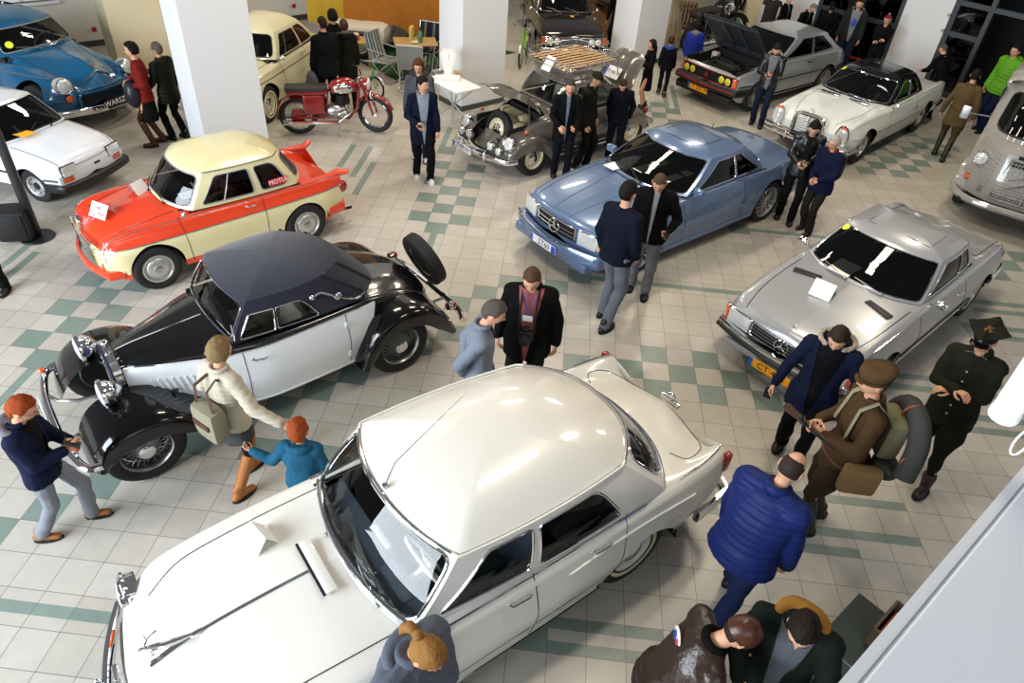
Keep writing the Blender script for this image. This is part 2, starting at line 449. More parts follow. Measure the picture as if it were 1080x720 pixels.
        Ab = (xf, xa, ya, xr_, yr, xrc, zf, za, zr_, zrc); At = (tf, ta, tya, tr, tyr, trc, uf, ua, ur_, urc)
        def S(t, v):
            t = t % 6; sg = 1
            if t > 3: t = 6-t; sg = -1
            if t < 1e-6: t = 0.
            b, u = line(t, Ab), line(t, At); p = b+(u-b)*v
            d = np.array([p[0]-(xf+xrc)/2, p[1]*2.2, 0]); d /= np.linalg.norm(d)+1e-9
            p = p+d*bul*math.sin(PI*v)*(1 if v <= 1 else 0)
            return np.array([p[0], p[1]*sg, p[2]])
        def Nn(t, v):
            a = S(t+.01, v)-S(t-.01, v); b = S(t, min(v+.02, 1))-S(t, max(v-.02, 0)); n = np.cross(a, b)
            n /= np.linalg.norm(n)+1e-9; c = S(t, v)-np.array([(xf+xrc)/2, 0, za+.1])
            return n if n@c > 0 else -n
        s.S, s.N = S, Nn; sh = MB(); s.windows = []
        for cell in G['cells']:
            a, b = cell[0], cell[1]; hole = cell[2] if len(cell) > 2 else None
            if not hole:
                nu = max(2, int((b-a)*16)); sh.grid([[S(a+(b-a)*i/nu, j/12) for j in range(13)] for i in range(nu+1)]); continue
            pts, rad, nm = hole[0], hole[1], hole[2]
            if pts is None: pts = [(a+.03, .08), (b-.03, .08), (b-.03, .92), (a+.03, .92)]
            if len(pts) == 4 and not isinstance(pts[0], tuple): u0, u1, v0, v1 = pts; pts = [(u0, v0), (u1, v0), (u1, v1), (u0, v1)]
            # rounded polygon in (u, v); lengths measured with a rough metric
            mu = np.linalg.norm(S((a+b)/2+.02, .5)-S((a+b)/2-.02, .5))/.04; mv = np.linalg.norm(S((a+b)/2, .9)-S((a+b)/2, .1))/.8
            Q = [np.array([u*mu, v*mv]) for u, v in pts]; out = []
            for i in range(len(Q)):
                p, q, r_ = Q[i-1], Q[i], Q[(i+1) % len(Q)]; R = rad[i] if isinstance(rad, (list, tuple)) else rad
                d1 = (p-q)/np.linalg.norm(p-q); d2 = (r_-q)/np.linalg.norm(r_-q); R = min(R, np.linalg.norm(p-q)*.48, np.linalg.norm(r_-q)*.48)
                A_, B_ = q+d1*R, q+d2*R
                for k in range(7): t_ = k/6; out.append((1-t_)**2*A_+2*t_*(1-t_)*q+t_*t_*B_)
            out.append(out[0]); H = resample(out, 97)[:-1]; cen = H.mean(0)
            rect = (a*mu, b*mu, 0, mv); O = []
            for h in H:
                d = h-cen; ks = []
                if d[0] > 1e-9: ks.append((rect[1]-cen[0])/d[0])
                if d[0] < -1e-9: ks.append((rect[0]-cen[0])/d[0])
                if d[1] > 1e-9: ks.append((rect[3]-cen[1])/d[1])
                if d[1] < -1e-9: ks.append((rect[2]-cen[1])/d[1])
                O.append(cen+d*min(ks))
            for c in ((rect[0], 0), (rect[1], 0), (rect[1], mv), (rect[0], mv)):
                i = int(np.argmin([np.linalg.norm(o-np.array(c)) for o in O])); O[i] = np.array(c, float)
            uv = lambda q: (q[0]/mu, q[1]/mv)
            rows = [[S(*uv(O[i]+(H[i]-O[i])*k)) for i in range(len(H))] for k in (0, .33, .66, 1)]
            rows.append([np.array(S(*uv(h)))-Nn(*uv(h))*.02 for h in H])
            sh.grid(rows, closed_v=True)
            g = MB(); st = []
            for k in (1.0, .8, .6, .4, .2, .002): st.append([S(*uv(cen+(h-cen)*k))-Nn(*uv(h))*.006 for h in H])
            g.grid(st, closed_v=True); wo = g.build(nm, hole[3] if len(hole) > 3 else gl, s.root, smooth=60); s.windows.append(wo)
            if frame:
                f = MB(); f.tube([S(*uv(h))+Nn(*uv(h))*.003 for h in H], fr, 6, closed=True); f.build(nm+'_frame', frame, s.root)
        # roof
        zc = G['zc']; xc = G.get('xc', (tf+trc)/2); n_ = G.get('dome', 3.); rows = []
        ts = list(np.linspace(0, 6, 121))[:-1]
        ks = [1, .985, .965, .94, .9, .84, .76, .66, .54, .4, .25, .1, .0004]
        def RP(t, k):
            p = S(t, 1); q = np.array([xc+(p[0]-xc)*k, p[1]*k, 0]); q[2] = zc+(p[2]-zc)*k**n_; return q
        for k in ks: rows.append([RP(t, k) for t in ts])
        s.RP = RP
        if roof_mat is None: sh.grid(rows, closed_v=True)
        else:
            rb = MB(); rb.grid(rows, closed_v=True); rb.build(roofname, roof_mat, s.root, smooth=50)
        if two: sh.attr = [two(*v) for v in sh.v]
        sh.build(shell, mats, s.root, smooth=38)
    def roofz(s, x, y, off=0.):
        best = None
        # march along ray from the roof centre to the outline
        for t in np.linspace(0, 6, 121):
            for k in (.1, .25, .4, .54, .66, .76, .84, .9, .95, 1):
                p = s.RP(t, k); d = (p[0]-x)**2+(p[1]-y)**2
                if best is None or d < best[0]: best = (d, p[2])
        return (x, y, best[1]+off)
    def holefn(s, G, m=.05):
        xf, xa, ya, xr_, yr, xrc = G['base']; pf = G.get('pf', 2.2); pr = G.get('pr', 2.2)
        def f(x, y, z):
            y = abs(y)
            if x > xa: # ahead of the A corner
                k = min(1, y/ya); return x < xf+(xa-xf)*k**pf-m and y < ya-m
            if x < xr_:
                k = min(1, y/yr); return x > xrc+(xr_-xrc)*k**pr+m and y < yr-m
            k = (x-xr_)/(xa-xr_); return y < yr+(ya-yr)*k-m*.6
        return f
    # ---- interior
    def interior(s, G, seatm=None, dash=DARKIN, wheelm=BLACK, z0=.28, seats=((.15, .3), (-.7, 0)), wy=.36, wheel=True, wr=.19, col=DARKIN, h=.85, wz=None, wx=None):
        xf, xa, ya, xr_, yr, xrc = G['base']; za = G['bz'][1]; seatm = seatm or DARKIN
        t = MB(); t.box(((xa+xr_)/2, 0, z0), (xa-xr_+.3, 2*ya-.1, .03))
        for sg in (1, -1): t.box(((xa+xr_)/2, sg*(ya-.02), (z0+za)/2), (xa-xr_+.1, .02, za-z0-.02))
        t.box((xa+.12, 0, (z0+za)/2-.02), (.02, 2*ya-.1, za-z0-.06)); t.box((xr_-.12, 0, (z0+za)/2-.02), (.02, 2*yr-.1, za-z0-.06))
        t.build('cabin_lining', col, s.root)
        d = MB(); dd = min(.34, max(.22, xf-xa+.1)); d.box((xa-.10+dd/2-.06, 0, za-.07), (dd, 2*ya-.16, .14), bev=.04); d.build('dashboard', dash, s.root)
        for x, split in seats:
            for sg in ((1, -1) if split else (0,)):
                m = MB(); w = .50 if sg else 2*ya-.28
                m.box((x, sg*wy, z0+.16), (.5, w, .2), bev=.06)
                R = Matrix.Rotation(math.radians(-14), 3, 'Y'); m.box((x-.27, sg*wy, z0+.42), (.14, w, h-.3), rot=R, bev=.06)
                m.build('front_seat' if sg or x > -.2 else 'rear_seat', seatm, s.root)
        if wheel:
            w = MB(); cx = wx if wx is not None else xa-.32; cz = wz or za-.02; R = Matrix.Rotation(math.radians(-62), 4, 'Y')
            w.tube([(wr*math.cos(a), wr*math.sin(a), 0) for a in np.linspace(0, 2*PI, 33)[:-1]], .014, 8, closed=True)
            for a in (0, 2*PI/3, 4*PI/3): w.tube([(0, 0, -.02), (wr*math.cos(a), wr*math.sin(a), 0)], .009, 6)
            w.lathe([(.001, .02), (.04, .015), (.045, -.02), (.02, -.06), (.018, -.35)], axis='Z', n=14)
            w.xform(Matrix.Translation((cx, wy, cz))@R); w.build('steering_wheel', wheelm, s.root)
    def mirror(s, p, m=CHROME, d=.14, h=.08, arm=(0.02, .08, .05), sg=1):
        mb = MB(); p = Vector(p); q = p+Vector((arm[0], arm[1]*sg, arm[2])); mb.tube([p-Vector((0, .02*sg, .01)), q], .010, 6)
        mb.ellipsoid(q+Vector((0, d/2*sg*.6, .01)), (.03, d/2, h/2), 14, 8); mb.build('door_mirror', m, s.root)
    def wipers(s, G, n=2, ys=(.1, -.45), L=.42, ang=(18, 18), m=BLACK, v=.1, dirs=(-1, -1)):
        for y, a, dr in zip(ys, ang, dirs):
            mb = MB(); t = y/G['base'][2]; p = s.S(t % 6, .0)+s.N(t % 6, .02)*.02
            t2 = (y+dr*L)/G['base'][2]; v2 = .02+math.tan(math.radians(a))*.6
            q = s.S(t2 % 6, min(v2, .6))+s.N(t2 % 6, .2)*.02; mid = s.S(((t+t2)/2) % 6, min(v2*.55, .6))+s.N(((t+t2)/2) % 6, .2)*.03
            mb.tube([p, mid, q], .006, 5); mb.ellipsoid(p, (.02, .02, .012), 8, 5)
            mb.build('wiper', m, s.root)
    # ---- wheels
    def wheels(s, xf, xr, track, R, w=.17, kind='hubcap', rim=.62, face=None, cap=CHROME, wall=None, deg=0, track_r=None, only=None, hide_in=.0):
        face = face or STEEL; proto = None
        for i, (x, sg) in enumerate(((xf, 1), (xf, -1), (xr, 1), (xr, -1))):
            tr = track if x == xf else (track_r or track)
            nm = 'wheel'
            o = wheel_mesh(nm, R, w, kind, rim, face, cap, wall, s.root) if proto is None else copy_tree(proto, s.root)
            proto = proto or o
            o.location = (x, sg*tr, R); o.rotation_euler = (0, 0, (0 if sg > 0 else PI)+(math.radians(deg) if x == xf else 0))
def copy_tree(o, parent=None):
    c = o.copy(); COL.objects.link(c); c.parent = parent
    for ch in [k for k in bpy.data.objects if k.parent == o]: copy_tree(ch, c)
    return c
def wheel_mesh(name, R, w, kind, rim, face, cap, wall, parent):
    """wheel axis along y, outer face to +y; origin at the hub"""
    r = R*rim; t = MB(); h = w/2
    t.lathe([(r*.96, -h*.9), (r*1.05, -h), (R*.95, -h*.98), (R, -h*.7), (R, h*.7), (R*.95, h*.98), ((r+R)/2*1.02, h*1.06), (r*1.05, h), (r*.97, h*.8)], n=40)
    if wall:
        t.lathe([(r*1.06, h*1.005), (r*1.12, h*1.05), (R*.80 if wall[1] > .5 else r*1.12+R*.06, h*1.075)], n=40, mi=1)
    tyre = t.build(name, [RUBBER]+([wall[0]] if wall else []), parent, smooth=50)
    m = MB(); c2 = MB()
    if kind == 'hubcap':       # pressed steel disc with round cap
        m.lathe([(r, h*.85), (r*.97, h*.95), (r*.9, h*.8), (r*.86, h*.45), (r*.7, h*.5), (r*.55, h*.62), (.001, h*.6)], n=36)
        for k in range(12):
            a = 2*PI*k/12; m.ellipsoid((r*.77*math.cos(a), h*.49, r*.77*math.sin(a)), (r*.05, .004, r*.05), 8, 4, mi=1)
        c2.lathe([(r*.56, h*.6), (r*.54, h*.85), (r*.4, h*1.05), (r*.15, h*1.15), (.001, h*1.16)], n=28)
    elif kind == 'fullcap':    # bright full disc with slots
        m.lathe([(r, h*.85), (r*.99, h*1.0), (r*.9, h*1.02), (r*.86, h*.85), (r*.72, h*.8), (r*.66, h*.95), (r*.5, h*1.1), (.001, h*1.15)], n=40)
        for k in range(28):
            a = 2*PI*k/28; m.box((r*.8*math.cos(a), h*.85, r*.8*math.sin(a)), (r*.12, .006, r*.035), rot=Matrix.Rotation(-a, 3, 'Y'), mi=1)
        c2.lathe([(r*.3, h*1.1), (r*.25, h*1.22), (.001, h*1.24)], n=24)
    elif kind == 'wire':
        m.lathe([(r, h*.85), (r*.98, h*1.02), (r*.93, h*.9), (r*.9, h*.3), (r*.9, -h*.6), (r*.98, -h*.9)], n=40)
        n = 24
        for k in range(n):
            a = 2*PI*k/n
            for da, y0, y1 in ((.42, h*.95, h*.1), (-.42, h*.95, -h*.1), (.3, -h*.3, h*.3)):
                b = a+da; m.tube([(r*.22*math.cos(a), y0, r*.22*math.sin(a)), (r*.91*math.cos(b), y1, r*.91*math.sin(b))], .0028, 4, caps=False)
        m.lathe([(.001, -h*.7), (r*.3, -h*.7), (r*.9, -h*.75)], n=24, mi=1)
        c2.lathe([(r*.24, -h*.4), (r*.24, h*.95), (r*.3, h*1.0), (r*.31, h*1.15), (r*.2, h*1.28), (.001, h*1.3)], n=24)
    elif kind == 'alloy':      # many-spoked deep alloy
        m.lathe([(r, h*.85), (r*.985, h*1.02), (r*.93, h*.95), (r*.9, h*.2), (r*.9, -h*.8)], n=44)
        m.lathe([(.001, -h*.3), (r*.9, -h*.3)], n=24, mi=1)
        for k in range(15):
            a = 2*PI*k/15; c, s_ = math.cos(a), math.sin(a); pts = []
            for q, y in ((.16, h*.72), (.4, h*.78), (.7, h*.68), (.92, h*.6)):
                pts.append((r*q*c, y, r*q*s_))
            m.tube(pts, [r*.05, r*.035, r*.032, r*.045], 6)
        c2.lathe([(r*.22, h*.2), (r*.2, h*.85), (r*.1, h*.95), (.001, h*.95)], n=24)
    elif kind == 'bundt':      # disc with radial oval slots
        m.lathe([(r, h*.85), (r*.98, h*1.0), (r*.9, h*.92), (r*.86, h*.6), (r*.5, h*.8), (.001, h*.85)], n=44)
        for k in range(14):
            a = 2*PI*k/14; m.ellipsoid((r*.68*math.cos(a), h*.73, r*.68*math.sin(a)), (r*.17, .012, r*.045), 10, 6, mi=1, R=Matrix.Rotation(-a, 3, 'Y'))
        c2.lathe([(r*.26, h*.8), (r*.24, h*.95), (.001, h*.97)], n=20)
    elif kind == 'steel':      # plain steel wheel with black centre
        m.lathe([(r, h*.85), (r*.98, h*1.0), (r*.9, h*.9), (r*.86, h*.3), (r*.75, h*.35), (r*.5, h*.6), (.001, h*.6)], n=40)
        for k in range(8):
            a = 2*PI*k/8; m.ellipsoid((r*.72*math.cos(a), h*.42, r*.72*math.sin(a)), (r*.09, .01, r*.06), 10, 5, mi=1, R=Matrix.Rotation(-a, 3, 'Y'))
        c2.lathe([(r*.36, h*.6), (r*.34, h*.8), (r*.15, h*.9), (.001, h*.9)], n=24)
    m.build('rim', [face, BLACKMATT], tyre, smooth=45)
    c2.build('hub_cap', cap, tyre, smooth=45)
    return tyre
def card(p, parent=None, w=.21, h=.15, rz=0., name='paper_card', label=None, tent=True, lines=3, col=PAPER):
    """small folded card standing on a surface (or flat when tent is False)"""
    r = empty(name, p, rz); mb = MB()
    if tent:
        d, H = h*.57, h*.82
        for q in (1, -1):
            for k in (0, .0025): mb.add([(q*d-k*q, -w/2, 0), (q*d-k*q, w/2, 0), (-k*q*.2, w/2, H-k), (-k*q*.2, -w/2, H-k)], [(0, 1, 2, 3)])
    else: mb.box((0, 0, .004), (h, w, .002))
    o = mb.build('sheet', col, r, smooth=None)
    return r
# ------------------------------------------------------------------ the hall
E1 = Vector((.7071, .7071, 0)); E2 = Vector((-.7071, .7071, 0)); R45 = PI/4
def bp(a, b, z=0.): p = E1*a+E2*b; return Vector((p.x, p.y, z))
def struct(o): o['kind'] = 'structure'; return o
FULL = [(-7,12),(-6,11),(-5,10),(-7,10),(-6,9),(-7,8),(-6,7),(-5,12),(-1,2),(-3,0),(-2,1),(0,3),(1,4),(3,4),(5,4),(3,6),(4,7),(5,8),(7,10),(6,9),
 (8,13),(9,14),(10,15),(8,11),(12,15),(14,17),(13,16),(6,19),(5,20),(7,20),(6,21),(5,22),(7,22),(6,23),(7,24),(5,24),(6,25),(7,26),(5,26),(5,28),
 (16,11),(18,11),(17,10),(19,10),(18,9),(16,9),(15,10),(20,11),(20,9),(13,10),(12,-1),(16,3),(19,5),(17,4),(2,5),(21,22),(25,28),(24,27),
 (30,31),(32,31),(31,32),(32,33),(33,34),(31,34),(33,32),(34,35),(34,33),(33,36),(35,36),(35,34),(36,37),(35,38),(36,35),(37,36),(30,33),(32,35),(35,22),(34,21),(36,21),(33,20),(30,15),
 (18,39),(19,38),(18,37),(19,36),(17,38),(17,36)]
def stripes():
    o = {}
    def add(u0, u1, v0, v1, kind):
        for u in range(u0, u1):
            for v in range(v0, v1): o.setdefault((u, v), []).append(kind)
    add(-10, 5, -2, -1, 'hm')            # middle third of a row
    add(-6, -5, 4, 7, 'vm'); add(-11, -10, 12, 15, 'vm'); add(-10, -9, 11, 14, 'vl')
    add(6, 7, 17, 19, 'vm'); add(5, 6, 29, 32, 'vl'); add(5, 6, 29, 32, 'vr')
    add(0, 1, 25, 28, 'vl'); add(1, 2, 24, 28, 'vl'); add(1, 2, 22, 26, 'vr')
    add(14, 22, 16, 17, 'hm'); add(22, 27, 22, 23, 'hm')
    add(13, 16, -1, 0, 'ht'); add(13, 16, -1, 0, 'hb'); add(18, 24, 5, 6, 'hb')
    add(18, 24, 3, 4, 'ht'); add(18, 22, 3, 4, 'hb'); add(24, 30, 11, 12, 'ht'); add(24, 30, 11, 12, 'hb'); add(24, 30, 9, 10, 'ht'); add(24, 30, 9, 10, 'hb')
    add(30, 36, 15, 16, 'ht'); add(30, 36, 15, 16, 'hb'); add(31, 36, 17, 18, 'ht'); add(31, 36, 17, 18, 'hb')
    add(19, 20, 39, 44, 'vl'); add(19, 20, 39, 44, 'vr'); add(13, 15, 10, 11, 'hm')
    return o
def floor_mats():
    ms = []
    for nm, c, c2 in (('cream_tile', '#c3beb5', '#b6b0a5'), ('green_tile', '#87968e', '#7a8a81')):
        m = mat(nm, c, .32); nt = m.node_tree; b = nt.nodes['Principled BSDF']; N = nt.nodes.new; L = nt.links.new
        tc = N('ShaderNodeTexCoord'); sp = N('ShaderNodeSeparateXYZ'); L(tc.outputs['Object'], sp.inputs[0])
        ds = []
        fl = []
        for ax in (0, 1):
            dv = N('ShaderNodeMath'); dv.operation = 'DIVIDE'; dv.inputs[1].default_value = T; L(sp.outputs[ax], dv.inputs[0])
            fr = N('ShaderNodeMath'); fr.operation = 'FRACT'; L(dv.outputs[0], fr.inputs[0])
            fo = N('ShaderNodeMath'); fo.operation = 'FLOOR'; L(dv.outputs[0], fo.inputs[0]); fl.append(fo)
            pp = N('ShaderNodeMath'); pp.operation = 'PINGPONG'; pp.inputs[1].default_value = .5; L(fr.outputs[0], pp.inputs[0]); ds.append(pp)
        mn = N('ShaderNodeMath'); mn.operation = 'MINIMUM'; L(ds[0].outputs[0], mn.inputs[0]); L(ds[1].outputs[0], mn.inputs[1])
        gr = N('ShaderNodeMath'); gr.operation = 'LESS_THAN'; gr.inputs[1].default_value = .0085; L(mn.outputs[0], gr.inputs[0])
        cb = N('ShaderNodeCombineXYZ'); L(fl[0].outputs[0], cb.inputs[0]); L(fl[1].outputs[0], cb.inputs[1])
        wn = N('ShaderNodeTexWhiteNoise'); L(cb.outputs[0], wn.inputs[0])
        mx = N('ShaderNodeMix'); mx.data_type = 'RGBA'; mx.inputs[6].default_value = (*lin(c), 1); mx.inputs[7].default_value = (*lin(c2), 1); L(wn.outputs[0], mx.inputs[0])
        no = N('ShaderNodeTexNoise'); no.inputs['Scale'].default_value = 9; L(tc.outputs['Object'], no.inputs[0])
        m2 = N('ShaderNodeMix'); m2.data_type = 'RGBA'; m2.blend_type = 'MULTIPLY'; m2.inputs[0].default_value = .18; L(mx.outputs[2], m2.inputs[6]); L(no.outputs['Fac'], m2.inputs[7])
        m3 = N('ShaderNodeMix'); m3.data_type = 'RGBA'; m3.inputs[7].default_value = (*lin('#6b675f'), 1); L(gr.outputs[0], m3.inputs[0]); L(m2.outputs[2], m3.inputs[6])
        L(m3.outputs[2], b.inputs['Base Color']); b.inputs['Roughness'].default_value = .3
        ms.append(m)
    return ms
def make_floor():
    mb = MB(); st = stripes(); full = set(FULL); t = T/3
    u0, u1, v0, v1 = -40, 80, -26, 100
    detail = full | set(st)
    def q(x0, y0, x1, y1, mi): mb.add([(x0, y0, 0), (x1, y0, 0), (x1, y1, 0), (x0, y1, 0)], [(0, 1, 2, 3)], mi)
    for v in range(v0, v1):
        u = u0
        while u < u1:
            if (u, v) not in detail:
                e = u
                while e < u1 and (e, v) not in detail: e += 1
                q(u*T, v*T, e*T, v*T+T, 0); u = e; continue
            x, y = u*T, v*T
            if (u, v) in full: q(x, y, x+T, y+T, 1)
            else:
                k = st[(u, v)]
                for i in range(3):
                    if k[0][0] == 'h': q(x, y+i*t, x+T, y+i*t+t, int({'b': 0, 'm': 1, 't': 2}[k[0][1]] == i or (len(k) > 1 and {'b': 0, 'm': 1, 't': 2}.get(k[1][1]) == i)))
                    else: q(x+i*t, y, x+i*t+t, y+T, int({'l': 0, 'm': 1, 'r': 2}[k[0][1]] == i or (len(k) > 1 and {'l': 0, 'm': 1, 'r': 2}.get(k[1][1]) == i)))
            u += 1
    struct(mb.build('floor', floor_mats(), smooth=None, fix=False))
def outline_G(**k): return k
def make_volga():
    white = paint('ivory_white_paint', '#e9e7df', .28)
    B = dict(x=(-2.42, 2.14), bow_f=.20, bow_r=.16, r=.10, flare=.0,
      zt=[(-2.42,.74),(-2.38,.86),(-2.2,.955),(-1.8,1.01),(-1.2,1.035),(.6,1.04),(.95,1.05),(1.4,1.035),(1.75,.995),(1.95,.93),(2.11,.84),(2.14,.76)],
      ze=[(-2.42,.95),(-2.3,.965),(-1.8,.965),(-1.0,.965),(0,.965),(.9,.975),(1.5,.965),(1.85,.935),(2.0,.86),(2.14,.78)],
      we=[(-2.42,.76),(-2.2,.80),(-1.6,.83),(0,.85),(.9,.84),(1.6,.80),(1.9,.77),(2.14,.72)],
      wm=[(-2.42,.78),(-2.2,.85),(-1.6,.895),(0,.905),(1.2,.905),(1.8,.87),(2.14,.78)],
      zm=[(-2.42,.66),(0,.64),(2.14,.62)],
      ws=[(-2.42,.66),(-1.9,.78),(0,.83),(1.8,.78),(2.14,.66)],
      zs=[(-2.42,.42),(-2.1,.32),(-1.8,.24),(1.7,.24),(1.95,.32),(2.14,.40)],
      wv=[(-2.42,.52),(-1.6,.60),(0,.62),(1,.60),(2.14,.52)], zv=[(-2.42,.78),(-2.3,.86),(-1.8,.955),(-1.2,.985),(.9,1.0),(1.6,.965),(1.95,.88),(2.14,.76)],
      arch=[(1.35,.34,.40),(-1.35,.30,.40)])
    c = Car('saloon_car', 'large glossy ivory-white 1950s saloon filling the foreground, deer mascot on its bonnet', VP[0:2], VP[2], VP[3], B)
    G = dict(base=(.76,.61,.72,-1.54,.77,-1.84), bz=(1.04,1.0,.985,1.0), top=(.42,.25,.66,-1.12,.63,-1.46), tz=(1.50,1.45,1.40,1.40), zc=1.615, xc=-.40,
      pf=2.2, pr=2.6, bulge=.03, barrel=.04, dome=2.4)
    G['cells'] = [(-1.0,1.0,((-.955,.955,.07,.93),.08,'windscreen',CLEAR)),
      (1.0,1.41,([(1.06,.10),(1.395,.10),(1.395,.86),(1.16,.86)],.04,'side_window')), (1.41,1.86,([(1.43,.10),(1.80,.10),(1.79,.86),(1.43,.86)],[.04,.09,.09,.04],'side_window')), (1.86,2.02),
      (2.02,3.98,((2.10,3.90,.10,.90),.12,'rear_window',CLEAR)), (3.98,4.14),
      (4.14,4.59,([(4.20,.10),(4.57,.10),(4.57,.86),(4.21,.86)],[.09,.04,.04,.09],'side_window')), (4.59,5.0,([(4.605,.10),(4.94,.10),(4.84,.86),(4.605,.86)],.04,'side_window'))]
    c.body(white, hole=c.holefn(G, .04)); c.cabin(G, white, frame=CHROME, fr=.010)
    grey = mat('grey_upholstery', '#5a6270', .85, bump=.3); ivory = mat('ivory_plastic', '#e4dfd0', .35)
    c.interior(G, seatm=grey, dash=mat('blue_grey_dash', '#68717e', .45), wheelm=ivory, seats=((-.20, 0), (-1.05, 0)), wx=.30, wz=1.02, wr=.225)
    o = boxpart(c, 'instrument_cluster', (.52,.36,.97), (.14,.34,.10), mat('blue_grey_dash','#68717e',.45), .04); boxpart(c, 'radio_panel', (.46,-.02,.95), (.06,.24,.10), ivory, .02); boxpart(c, 'steering_column', (.44,.36,.93), (.26,.07,.07), ivory, .03)
    for y in (-.10,-.03,.04): mb = MB(); mb.ellipsoid((.43,y,.95), (.02,.014,.014), 10, 6); mb.build('dash_knob', CHROME, c.root)
    mb = MB(); mb.tube([(.34,.36,.98),(.33,.50,1.02),(.33,.58,1.04)], .010, 6); mb.build('gear_lever', ivory, c.root)
    # bonnet seams and trims
    c.topline([(.66,.0+.66),(1.2,.64),(1.7,.60),(1.93,.50)], .004, BLACKMATT, 'bonnet_gap'); c.topline([(.66,-.66),(1.2,-.64),(1.7,-.60),(1.93,-.50)], .004, BLACKMATT, 'bonnet_gap')
    c.topline([(1.0,0),(2.0,0)], .011, CHROME, 'bonnet_spear')
    # grille vent in front of the windscreen
    mb = MB(); mb.box((.93,0,1.064), (.08,.46,.014), bev=.005); mb.build('cowl_vent', white, c.root)
    mb = MB(); mb.box((.978,0,1.060), (.022,.46,.014), bev=.003); mb.build('cowl_vent_slot', BLACKMATT, c.root)
    # leaping-deer mascot
    mb = MB(); z = 1.0
    mb.tube([(1.72,0,1.02),(1.80,0,1.035),(1.88,0,1.055),(1.93,0,1.09),(1.97,0,1.115)], [.012,.020,.024,.016,.012], 8)
    mb.ellipsoid((1.985,0,1.118), (.028,.011,.012), 10, 6)
    for s_ in (1, -1):
        mb.tube([(1.88,s_*.01,1.05),(1.95,s_*.012,1.03),(1.93,s_*.012,.99)], .006, 5)
        mb.tube([(1.78,s_*.01,1.03),(1.71,s_*.012,1.01),(1.66,s_*.012,1.02)], .007, 5)
        mb.tube([(1.965,s_*.008,1.125),(1.93,s_*.03,1.15),(1.88,s_*.045,1.16)], .005, 5); mb.tube([(1.94,s_*.024,1.145),(1.95,s_*.04,1.175)], .004, 5)
    mb.tube([(1.60,0,1.02),(1.8,0,1.01),(1.97,0,.95)], .010, 6)
    mb.xform(Matrix.Translation((.02,0,-.01))); mb.build('deer_mascot', CHROME, c.root)
    # lamps
    for sg in (1, -1):
        c.lamp((2.03, sg*.70, .76), .112, (1, sg*.12, .04), depth=.08)
        mb = MB(); mb.tube([(2.01, sg*.70+.132*math.cos(a), .76+.128*math.sin(a)) for a in np.linspace(-.3,PI+.3,15)], .018, 8); mb.build('headlight_hood', CHROME, c.root)
        c.lamp((2.12, sg*.60, .52), .05, (1, 0, 0), name='indicator', lens=ORANGE)
        mb = MB(); mb.box((-2.32,sg*.765,.84), (.07,.06,.20), bev=.02); mb.build('tail_lamp', REDL, c.root)
        mb = MB(); P = [c.side(x, .945+.02*max(0,(-x-1.9)), .0, sg) for x in np.linspace(-1.75, -2.4, 14)]
        mb.tube([(p[0], p[1]-sg*.03, p[2]+.026+.0*i) for i, p in enumerate(P)], [.004]*4+[.009]*10, 6); mb.build('fin_trim', CHROME, c.root)
    # grille: vertical teeth
    mb = MB()
    for k in range(-12, 13):
        y = k*.038; x = 2.14-.2*(y/.9)**2; mb.box((x-.01, y, .60), (.05, .012, .26), bev=.004)
    mb.tube([(2.15-.2*(y/.9)**2, y, .74) for y in np.linspace(-.5,.5,15)], .016, 8); mb.tube([(2.15-.2*(y/.9)**2, y, .47) for y in np.linspace(-.5,.5,15)], .016, 8)
    mb.build('grille', CHROME, c.root)
    c.bumper(2.32, .47, .84, .22, h=.13, t=.06, wrap=.42, overr=(.30,)); c.bumper(-2.56, .50, .84, .20, h=.13, t=.06, front=False, wrap=.42, overr=(.34,))
    mb = MB(); mb.tube([(2.21,y,.62) for y in (-.32,.32)], .02, 8); mb.build('bumper_bar', CHROME, c.root)
    # doors
    c.doorline([.44], .985, slant=-.04); c.doorline([-.26], .985); c.doorline([-1.02], .985, slant=-.22, zb=.45)
    mb = MB()
    for sg in (1, -1): mb.tube([c.S(t if sg > 0 else 6-t, .965)+np.array([0,sg*.012,.012]) for t in np.linspace(.93,2.05,40)], .010, 6)
    mb.build('drip_rail', white, c.root)
    c.strip(-1.35, .66, lambda x: .972, .009); c.handle(-.12, .88, .17); c.handle(-.86, .88, .17)
    # scallop line on the doors
    c.strip(-1.9, -.55, lambda x: .80+.035*math.sin((x+1.9)*2.1), .010, white, 'door_crease')
    c.strip(-.95, 1.15, lambda x: .50, .006, CHROME, 'sill_trim'); c.strip(-1.0, 1.0, .27, .014, CHROME, 'sill_trim')
    c.topline([(-1.90,.50),(-2.0,.62),(-2.28,.55),(-2.37,.3),(-2.39,0),(-2.37,-.3),(-2.28,-.55),(-2.0,-.62),(-1.90,-.50)], .004, BLACKMATT, 'boot_gap')
    mb = MB(); mb.tube([c.S(t, .02)+c.N(t,.1)*.012 for t in np.linspace(2.02,3.98,50)], .012, 6); mb.tube([c.S(t, .95)+c.N(t,.9)*.012 for t in np.linspace(2.02,3.98,50)], .012, 6); mb.build('rear_window_trim', CHROME, c.root)
    mb = MB(); mb.tube([c.S(t % 6, .03)+c.N(t % 6,.1)*.012 for t in np.linspace(-.97,.97,50)], .013, 6); mb.tube([c.S(t % 6, .97)+c.N(t % 6,.9)*.010 for t in np.linspace(-.97,.97,50)], .008, 6); mb.build('windscreen_trim', CHROME, c.root)
    mb = MB(); mb.box((-2.44,0,.86), (.05,.22,.05), bev=.02); mb.ellipsoid((-2.43,0,.93),(.03,.05,.03),10,6); mb.build('boot_handle', CHROME, c.root)
